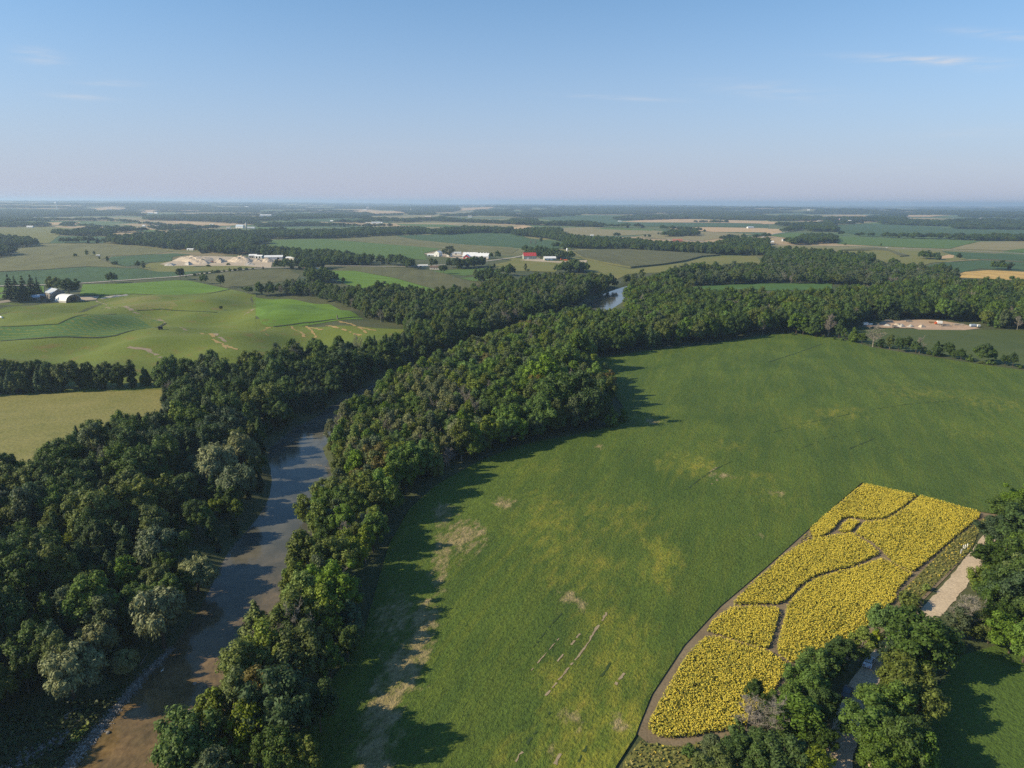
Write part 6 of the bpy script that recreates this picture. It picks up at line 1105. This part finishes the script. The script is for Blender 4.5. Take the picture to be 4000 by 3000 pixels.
FAR = [(t3, 2058, 315, 26, 12, 5, 3, W_white, R_blue, 'white shed with blue-grey roof on the far stubble'), (t3, 2125, 432, 14, 10, 4, 4, W_white, W_red, 'white house with red roof at the roadside hamlet'), (t3, 2150, 440, 18, 9, 3, 2, W_white, R_white, 'long white house at the roadside hamlet'), (t4, 20, 440, 16, 9, 3, 2.4, W_white, R_white, 'white bungalow at the left of the roadside trees'), (t4, 140, 425, 12, 9, 3.4, 2.4, W_white, R_steel, 'white house behind the round roadside trees'), (t4, 500, 440, 14, 9, 3.2, 2.4, W_white, R_steel, 'white house at the right of the roadside trees'),
       (t4, 428, 340, 12, 10, 6, 4, W_cream, R_tan, 'cream two-storey house beside the dark farm trees'), (t4, 628, 250, 22, 14, 8, 5, W_red, R_white, 'red barn with white roof behind the big dark field'), (t4, 705, 258, 16, 10, 6, 4, W_white, R_white, 'white house right of the red barn on the far field'), (t4, 440, 265, 24, 14, 7, 5, W_green, R_tan, 'dull green barn left of the far red barn'), (t4, 1420, 262, 16, 10, 8, 4, W_white, R_white, 'white gable house before the long grey wood'), (t4, 1470, 158, 110, 24, 9, 6, W_white, R_white, 'very long white barn near the right horizon'), (t4, 1520, 180, 70, 18, 5, 4, W_white, R_white, 'lower white barn in front of the very long one'), (t4, 1835, 245, 42, 16, 5, 3, W_white, R_white, 'flat white shed by the far right road'), (t4, 1125, 145, 60, 20, 7, 5, W_white, R_tan, 'pale farm row on the right horizon'), (t4, 350, 160, 22, 14, 9, 5, W_white, R_white, 'tiny white barn on the far stubble right of centre'), (t4, 2100, 205, 60, 18, 6, 4, W_white, R_white, 'white sheds at the right border horizon'),
       (t4, 790, 146, 40, 18, 8, 5, W_white, R_white, 'white barn on the far ridge right of centre'), (t4, 1900, 175, 50, 18, 7, 5, W_cream, R_tan, 'cream farm near the right horizon road'), (t3, 1955, 160, 55, 20, 8, 6, W_cream, R_tan, 'cream farm group under the right of the centre horizon'), (t3, 2150, 160, 45, 20, 8, 6, W_white, R_white, 'white farm right of the cream farm group'), (t3, 100, 212, 38, 16, 6, 5, W_brick, W_brick, 'reddish farm at the edge of the far left centre wood'), (t3, 180, 180, 20, 14, 7, 4, W_white, R_white, 'white house above the reddish farm'), (t3, 528, 380, 12, 8, 3, 2, W_white, R_white, 'white cottage at the foot of the pale field'), (t3, 690, 381, 10, 7, 2.6, 1.6, W_white, R_white, 'tiny white shed on the wood edge below the pale field'), (t3, 930, 258, 20, 10, 4, 2, W_white, R_white, 'tiny white shed at the left tip of the tan stubble'), (t3, 1440, 375, 12, 9, 5, 3, W_white, R_white, 'white cottage hidden in the tree island'),
       (t2, 1040, 275, 48, 18, 6, 4, W_white, R_steel, 'pale steel barns on the far road junction'), (t2, 975, 275, 30, 12, 5, 3, W_cream, R_tan, 'cream barn left of the pale steel barns'), (t2, 85, 212, 75, 24, 9, 5, W_white, R_white, 'white shed high on the left of the far fields'), (t2, 655, 258, 16, 10, 5, 3, W_white, R_white, 'white house on the far dark field'), (t2, 715, 259, 22, 10, 4, 2, W_white, R_white, 'low white shed on the far dark field'), (t2, 1490, 225, 45, 18, 8, 5, W_brick, R_tan, 'pinkish farm in the far tan field'), (t2, 1848, 222, 26, 16, 9, 5, W_white, R_tan, 'white two-storey house left of the far wood'), (t2, 1295, 166, 40, 18, 10, 6, W_white, R_white, 'white barn by the silo on the far ridge'), (t2, 1980, 350, 34, 10, 4, 2, W_white, R_white, 'white trailer row behind the far wood edge'), (t2, 940, 158, 50, 18, 8, 5, W_white, R_steel, 'far ridge farm with paired silos'), (t2, 1250, 163, 24, 14, 8, 5, W_brick, W_red, 'small red barn beside the far white barn'), (t2, 1440, 647, 16, 6, 2.4, 1.2, W_white, R_white, 'white mobile home by the road left of the bungalow'), (t2, 1510, 553, 13, 7, 2.6, 1.6, W_white, R_white, 'low white shed left of the two-storey white barn'), (t2, 560, 168, 40, 16, 7, 4, W_white, R_white, 'white buildings in the far centre-left fields'), (t2, 420, 168, 40, 16, 7, 4, W_cream, R_steel, 'cream farm left of the far centre-left fields'),
       (t1, 262, 310, 24, 10, 5, 3, W_white, R_white, 'white house among bushes at the far left field'), (t1, 1245, 302, 10, 8, 5, 3, W_white, R_white, 'white cottage beside the far bright meadow'), (t1, 1355, 310, 24, 12, 5, 4, W_grey, R_steel, 'grey barn beside the far bright meadow'), (t1, 2075, 312, 34, 14, 7, 7, W_white, R_blue, 'blue-roofed barn beside the tall silo'), (t1, 2170, 315, 30, 12, 4, 2, W_white, R_white, 'low white sheds right of the tall silo'), (t1, 1975, 318, 16, 10, 5, 3, W_white, R_tan, 'pale house left of the blue-roofed barn'), (t1, 1830, 292, 20, 12, 5, 3, W_white, R_white, 'white house in the trees left of the tall silo'), (t1, 1300, 188, 40, 14, 6, 4, W_white, R_white, 'left of two white houses under the far tan field'), (t1, 1350, 188, 26, 14, 7, 4, W_white, R_white, 'right of two white houses under the far tan field'), (t1, 1140, 187, 30, 12, 4, 2, W_white, R_white, 'lone white shed on the far left field'), (t1, 1648, 503, 15, 6, 2.4, 1.2, W_white, R_white, 'white trailer by the quarry pond'), (t1, 850, 556, 6, 3, 2, 1, W_white, R_white, 'tiny white hut in the corn field dip'), (t1, 2135, 135, 60, 24, 9, 5, W_white, R_white, 'white farm on the left centre horizon')]
for tf, x, y, L, Wd, hw, hr, wm_, rm, lb in FAR: building('farm_building' if 'house' not in lb and 'cottage' not in lb else 'farmhouse', lb, 'building', tf, x, y, L, Wd, hw, hr, rng.uniform(-12, 12), wm_, rm, [('-', -L * .2, 0, 2.4, 2.6, 'door', D_dark), ('-', L * .2, 1.2, 2, 1.4, 'window', D_glass)])
def silo(tf, x, y, rad, h, m, label, name='silo'):
    px, py, z = gp(tf, x, y); r = empty(name, (px, py, z), 0, label, 'silo'); MB().lathe([(rad, -.5), (rad, h)], 18).build('wall', m, r, True); MB().lathe([(rad * 1.03, h + .003), (rad * .9, h + rad * .45), (rad * .5, h + rad * .8), (.1, h + rad * .92)], 18).build('dome', R_steel, r, True)
silo(t1, 2127, 316, 3.6, 20, M_conc, 'tall grey silo beside the blue-roofed barn'); silo(t2, 1340, 167, 5, 26, M_conc, 'brownish silo right of the far white barn'); silo(t2, 962, 155, 6, 30, M_conc, 'left silo of the far ridge pair'); silo(t2, 972, 155, 6, 34, R_steel, 'right silo of the far ridge pair'); silo(t2, 1090, 278, 3.5, 9, R_white, 'squat white silo right of the pale steel barns')
px, py, z = gp(t1, 495, 160); r = empty('water_tower', (px, py, z), 0, 'white water tower far away on the left', 'water tower'); MB().lathe([(4, -1), (3.2, 4), (2.6, 50), (4, 58)], 18).build('column', R_white, r, True); MB().lathe([(4, 58), (10, 62), (13, 68), (13, 72), (9, 78), (.3, 81)], 24).build('tank', R_white, r, True)
px, py, z = gp(t2, 1931, 100); mb = MB()
for k_ in range(3):
    a = 2.09 * k_; mb.tube([(2 * math.cos(a), 2 * math.sin(a), 0), (2 * math.cos(a), 2 * math.sin(a), 90)], [.5, .5], 4)
for i in range(15): mb.tube([(2 * math.cos(2.09 * (i % 3)), 2 * math.sin(2.09 * (i % 3)), i * 6), (2 * math.cos(2.09 * ((i + 1) % 3)), 2 * math.sin(2.09 * ((i + 1) % 3)), i * 6 + 6)], [.35, .35], 4)
o = mb.build('radio_mast', plain('mast_steel', (.35, .36, .38), .5)); o.location = (px, py, z); tag(o, 'thin lattice radio mast on the centre horizon', 'mast')
# storage yard on the right
def logs(label, tf, x, y, n, L, yaw, m=W_grey):
    px, py, z = gp(tf, x, y); mb = MB()
    for i in range(n):
        lay = int(i / max(1, n // 3)); a = Vector((rng.normal(0, .5), rng.uniform(-2.2, 2.2) * (1 - .25 * lay), .25 + lay * .42)); q = Vector((L / 2, rng.normal(0, .5), rng.normal(0, .08))); mb.tube([a - q, a + q], [.22, .2], 7)
    o = mb.build('log_pile', m); o.location = (px, py, z); o.rotation_euler = (0, 0, R(yaw)); tag(o, label, 'log pile')
M_log = plain('bleached_logs', (.34, .29, .24), .9, .25, 2)
logs('big tangle of grey logs right of the orange truck', t8, 1530, 165, 34, 9, 10, M_log); logs('brown log stack beside the orange truck', t8, 1420, 140, 16, 5, -20, D_wood); logs('grey logs at the right of the storage yard', t8, 1640, 158, 22, 8, -12, M_log); logs('pale logs at the back of the storage yard', t8, 1215, 128, 14, 6, 15, M_log); logs('short log row at the front left of the yard', t8, 1090, 172, 10, 4, 5, M_log); logs('flat pale planks at the back left of the yard', t8, 1045, 122, 12, 6, 5, M_log)
heap('gravel_pile', 'grey gravel cone at the left of the storage yard', None, t8([(1110, 168), (1140, 158), (1180, 160), (1190, 170), (1150, 175)]), 2.6, M_grav, 'gravel pile'); heap('gravel_pile', 'grey gravel cone in the middle of the storage yard', None, t8([(1190, 170), (1220, 158), (1255, 162), (1265, 172), (1230, 177)]), 2.4, M_grav, 'gravel pile'); heap('gravel_pile', 'tan earth cone right of the grey cones', None, t8([(1290, 172), (1320, 160), (1350, 164), (1365, 176), (1320, 180)]), 2.6, M_pile, 'earth pile'); heap('gravel_pile', 'ochre earth mound behind the grey cones', None, t8([(1080, 155), (1110, 142), (1150, 148), (1140, 160)]), 2.2, M_pile, 'earth pile'); heap('gravel_pile', 'low brownish mound at the left end of the yard', None, t8([(990, 165), (1010, 148), (1060, 150), (1065, 168)]), 2.0, M_grav, 'earth pile')
wagon('box_trailer', 'white box trailer at the left end of the storage yard', t8, 840, 160, 4.2, 2.2, 5, W_white); wagon('box_trailer', 'low pale trailer beside the white box trailer', t8, 882, 157, 4.0, 1.0, 30, W_white); wagon('box_trailer', 'pale blue trailer at the right end of the storage yard', t8, 1768, 172, 5, 1.8, 5, R_blue); wagon('box_trailer', 'white trailer rightmost in the storage yard', t8, 1815, 173, 2.8, 1.6, 5, W_white); wagon('flatbed_wagon', 'dark flat wagon at the front edge of the yard', t8, 1100, 178, 5, .4, 5, W_grey)
px, py, z = gp(t8, 1470, 150); r = empty('truck', (px, py, z), R(170), 'orange truck with white box in the storage yard', 'truck'); MB().box(-3, 1.2, -1.2, 1.2, 1, 3.2).build('box', W_white, r, bevel=.06); MB().box(1.3, 3, -1.1, 1.1, .7, 2.4).build('cab', M_orange, r, bevel=.2); MB().box(2.3, 3.03, -.95, .95, 1.6, 2.25).build('windscreen', D_glass, r); MB().box(-3, 3, -.9, .9, .55, .95).build('frame', M_rust, r)
for a in (-2, 2):
    for b in (-1.05, 1.05): MB().tube([(a, b - .15, .48), (a, b + .15, .48)], [.48, .48], 12).build('wheel', M_black, r)
# cars
def car(label, tf, x, y, yaw, paint, L=4.7):
    px, py, z = gp(tf, x, y); r = empty('parked_car', (px, py, z + .12), R(yaw), label, 'car'); w = .92
    pr = [(-L / 2, .45), (-L / 2 + .05, .95), (-L / 2 + .35, 1.05), (-L / 2 + .75, 1.62), (.45, 1.68), (1.25, 1.08), (L / 2 - .25, .92), (L / 2, .7), (L / 2 - .02, .4)]
    mb = MB(); n = len(pr); inn = [w if z_ < 1.2 else w * .8 for _, z_ in pr]
    mb.add([(x_, -i_, z_) for (x_, z_), i_ in zip(pr, inn)] + [(x_, i_, z_) for (x_, z_), i_ in zip(pr, inn)] + [(x_, -i_, z_) for (x_, z_), i_ in ()], [tuple(range(n))[::-1], tuple(range(n, 2 * n))] + [(i, (i + 1) % n, (i + 1) % n + n, i + n) for i in range(n)]); mb.build('body', paint, r, bevel=.05)
    def pane(nm, vs): q = MB(); q.add(vs, [tuple(range(len(vs)))]); q.build(nm, D_glass, r)
    e = .015
    pane('windscreen', [(.52, -.68, 1.63 + e), (1.18, -.82, 1.13 + e), (1.18, .82, 1.13 + e), (.52, .68, 1.63 + e)]); pane('rear_window', [(-L / 2 + .42, .8, 1.12 + e), (-L / 2 + .42, -.8, 1.12 + e), (-L / 2 + .72, -.68, 1.58 + e), (-L / 2 + .72, .68, 1.58 + e)])
    for sg in (-1, 1): pane('side_window', [(-L / 2 + .6, sg * .905, 1.14), (1.05, sg * .905, 1.14), (.4, sg * .765, 1.58), (-L / 2 + .8, sg * .765, 1.58)])
    for a in (-1.4, 1.4):
        for b in (-.84, .84):
            wh = MB().tube([(a, b - .11, .33), (a, b + .11, .33)], [.34, .34], 14).build('wheel', M_black, r); MB().tube([(a, b - .118, .33), (a, b + .118, .33)], [.2, .2], 12).build('rim', R_steel, wh)
    for sg in (-.6, .6): MB().box(L / 2 - .12, L / 2 + .005, sg - .18, sg + .18, .66, .8).build('headlight', R_white, r); MB().box(-L / 2 - .005, -L / 2 + .1, sg - .15, sg + .15, .75, .95).build('tail_light', W_red, r)
    return r
car('silver-blue car parked at the lane side under the trees', v4, 870, 655, 52, plain('silver_blue_paint', (.58, .65, .74), .3, .03, .5, .5)); car('dark car parked in deep shade farther down the lane', v4, 680, 920, 54, plain('dark_blue_paint', (.05, .06, .075), .25, .03, .5, .5)); car('white car driving on the far right highway', t4, 1028, 483, -5, plain('white_car_paint', (.75, .75, .75), .3, .03)); car('pale car farther right on the far highway', t4, 1175, 488, -5, W_cream)
# small things by the sunflowers and in the river
px, py, z = gp(u4, 1978, 462); r = empty('white_box', (px, py, z), R(8), 'white box on legs at the corner of the sunflower field', 'box'); MB().box(-.75, .75, -.45, .45, .7, 1.5).build('cabinet', W_white, r, bevel=.03); MB().box(-.82, .82, -.52, .52, 1.503, 1.57).build('lid', R_white, r)
for a in (-.65, .65):
    for b in (-.36, .36): MB().tube([(a, b, -.1), (a, b, .7)], [.04, .04], 6).build('leg', W_grey, r)
for i, (x, y) in enumerate(((1665, 805), (1685, 770), (1700, 765), (1718, 755))):
    px, py, z = gp(u4, x, y); r = empty('marker_post', (px, py, z), R(20 * i), ('lowest white marker post in the weedy verge', 'second white marker post in the weedy verge', 'third white marker post in the weedy verge', 'topmost white marker post in the weedy verge')[i], 'post', 'white marker posts on the verge'); MB().box(-.08, .08, -.08, .08, -.2, 1.6).build('post', W_white, r); MB().box(-.22, .22, -.12, -.085, 1.0, 1.55).build('plate', R_white, r)
px, py, z = gp(v4, 890, 1530); mb = MB(); mb.tube([(0, 0, -.3), (0, 0, .3), (.05, .02, 1.5), (.2, .1, 2.6)], [.62, .48, .4, .3], 12); o = mb.build('tree_stump', plain('weathered_stump', (.36, .28, .2), .9, .25, 3)); o.location = (px, py, z); tag(o, 'pale broken tree stump at the lower right copse', 'stump')
px, py, z = gp(t6, 705, 107); mb = MB(); mb.tube([(0, 0, -.3), (0, 0, 1.5), (-.3, .1, 3.2), (-.5, 0, 4.6)], [.7, .55, .5, .12], 10); mb.tube([(-.2, 0, 2.2), (.5, 0, 3.2)], [.25, .06], 6); o = mb.build('dead_snag', M_pale); o.location = (px, py, z); tag(o, 'pale broken snag on the bright green field edge', 'snag')
def rock(name, label, px4, py4, s, m):
    p = flat(px4, py4, WATER_Z); iv, it = ico(); import bmesh
    b = bmesh.new(); bmesh.ops.create_icosphere(b, subdivisions=3, radius=1)
    for v in b.verts:
        c_ = v.co.copy(); q = max(abs(c_.x), abs(c_.y), abs(c_.z)); v.co = c_ * (.55 + .45 / (q * 1.25)) * (1 + .07 * math.sin(c_.x * 5 + px4) * math.sin(c_.y * 4 + 1) + .04 * math.sin(c_.z * 9)); v.co.x *= 1.25; v.co.z *= .7
    me = bpy.data.meshes.new(name); b.to_mesh(me); b.free(); me.materials.append(m); o = link(name, me); o.scale = (s, s, s); o.location = (p[0], p[1], WATER_Z + s * .25); o.rotation_euler = (.1, .15, px4 % 3); tag(o, label, 'rock')
M_rock = plain('pinkish_rock', (.36, .27, .22), .9, .25, 2)
rock('boulder', 'large pinkish boulder standing in the shallow river', 741, 2787, .85, M_rock); rock('boulder', 'small grey rock just off the gravel shore', 422, 2863, .4, M_stone); rock('boulder', 'small pale stone in the shallows near the right bank', 849, 2725, .33, M_stone); rock('boulder', 'flat pale stone breaking the current in midstream', 762, 2672, .42, M_stone)
p = flat(636, 2630, WATER_Z); r = empty('wading_bird', (p[0], p[1], WATER_Z), .6, 'white wading bird standing in the shaded shallows', 'bird'); M_feather = plain('white_feathers', (.72, .72, .70), .8, .05)
mb = MB(); mb.tube([(-.42, 0, .66), (-.3, 0, .7), (0, 0, .76), (.2, 0, .84), (.26, 0, 1.0), (.2, 0, 1.16), (.25, 0, 1.28), (.36, 0, 1.29), (.44, 0, 1.27)], [.02, .09, .17, .12, .055, .045, .05, .05, .02], 8); mb.build('body', M_feather, r, True); MB().tube([(.43, 0, 1.275), (.64, 0, 1.24)], [.02, .005], 6).build('bill', M_orange, r)
for sg in (-.06, .06): MB().tube([(-.02, sg, .66), (.03, sg, .35), (0, sg, -.1)], [.025, .014, .014], 5).build('leg', M_black, r)
def fallen(label, tf, pts, rad):
    q = GP(tf(pts)); mb = MB(); V = [(x, y, float(H(x, y)) + .4) for x, y in q]; mb.tube(V, list(np.linspace(rad, rad * .3, len(V))), 6); o = mb.build('fallen_trunk', M_pale); tag(o, label, 'log')
fallen('upper pale fallen trunk on the dark left bank', v1, [(545, 1125), (610, 1080), (690, 1035)], .2); fallen('lower pale fallen trunk on the dark left bank', v1, [(560, 1130), (630, 1138), (700, 1158)], .18); fallen('grey trunk slanting to the river under the small willow', v1, [(1215, 670), (1250, 610), (1280, 570)], .2); fallen('bleached fallen limb at the foot of the grey hedge tree', t8, [(455, 245), (485, 243), (497, 262)], .3)
# fence along the cattle track: each post stands alone
fp = resample(GP(t1([(850, 950), (1000, 1012), (1160, 1045), (1380, 1108)])), 9, False)
p0 = None
for x, y in fp:
    if p0 is None:
        p0 = MB().tube([(0, 0, -.3), (0, 0, 1.5), (0, 0, 1.55)], [.11, .11, .05], 7).build('fence_post', W_grey); o = p0
    else: o = p0.copy(); C.objects.link(o)
    o.location = (x + 3.5, y + 1, float(H(x + 3.5, y + 1))); tag(o, 'weathered post in the line along the cattle track', 'post', 'fence posts along the cattle track')
def pole(label, tf, x, y, h):
    px, py, z = gp(tf, x, y); r = empty('utility_pole', (px, py, z), .1, label, 'pole'); MB().tube([(0, 0, -.5), (0, 0, h)], [.2, .14], 8).build('post', W_grey, r); MB().box(-1.2, 1.2, -.07, .07, h - .9, h - .72).build('crossarm', W_grey, r)
pole('left utility pole beside the road before the wide green field', t2, 1080, 640, 12); pole('right utility pole beside the road before the wide green field', t2, 1140, 642, 12); pole('utility pole beside the road left of the lone trees', t1, 1310, 748, 10)
# ------------------------------------------------------------------ haze: one closed box of even, very thin air
if HAZE > 0:
    hb = MB().box(-36000, 36000, -900, 36000, -6.2, 158).build('haze', bpy.data.materials.new('thin_haze')); hm = hb.data.materials[0]; hm.use_nodes = True; hn = hm.node_tree; hn.nodes.remove(hn.nodes['Principled BSDF'])
    pv = hn.nodes.new('ShaderNodeVolumePrincipled'); pv.inputs['Color'].default_value = (.55, .73, 1.0, 1); pv.inputs['Density'].default_value = HAZE; pv.inputs['Anisotropy'].default_value = .25
    hn.links.new(pv.outputs[0], hn.nodes['Material Output'].inputs['Volume']); tag(hb, kind='stuff'); hb['label'] = 'thin blue summer haze over the whole valley'
    hm.cycles.homogeneous_volume = True
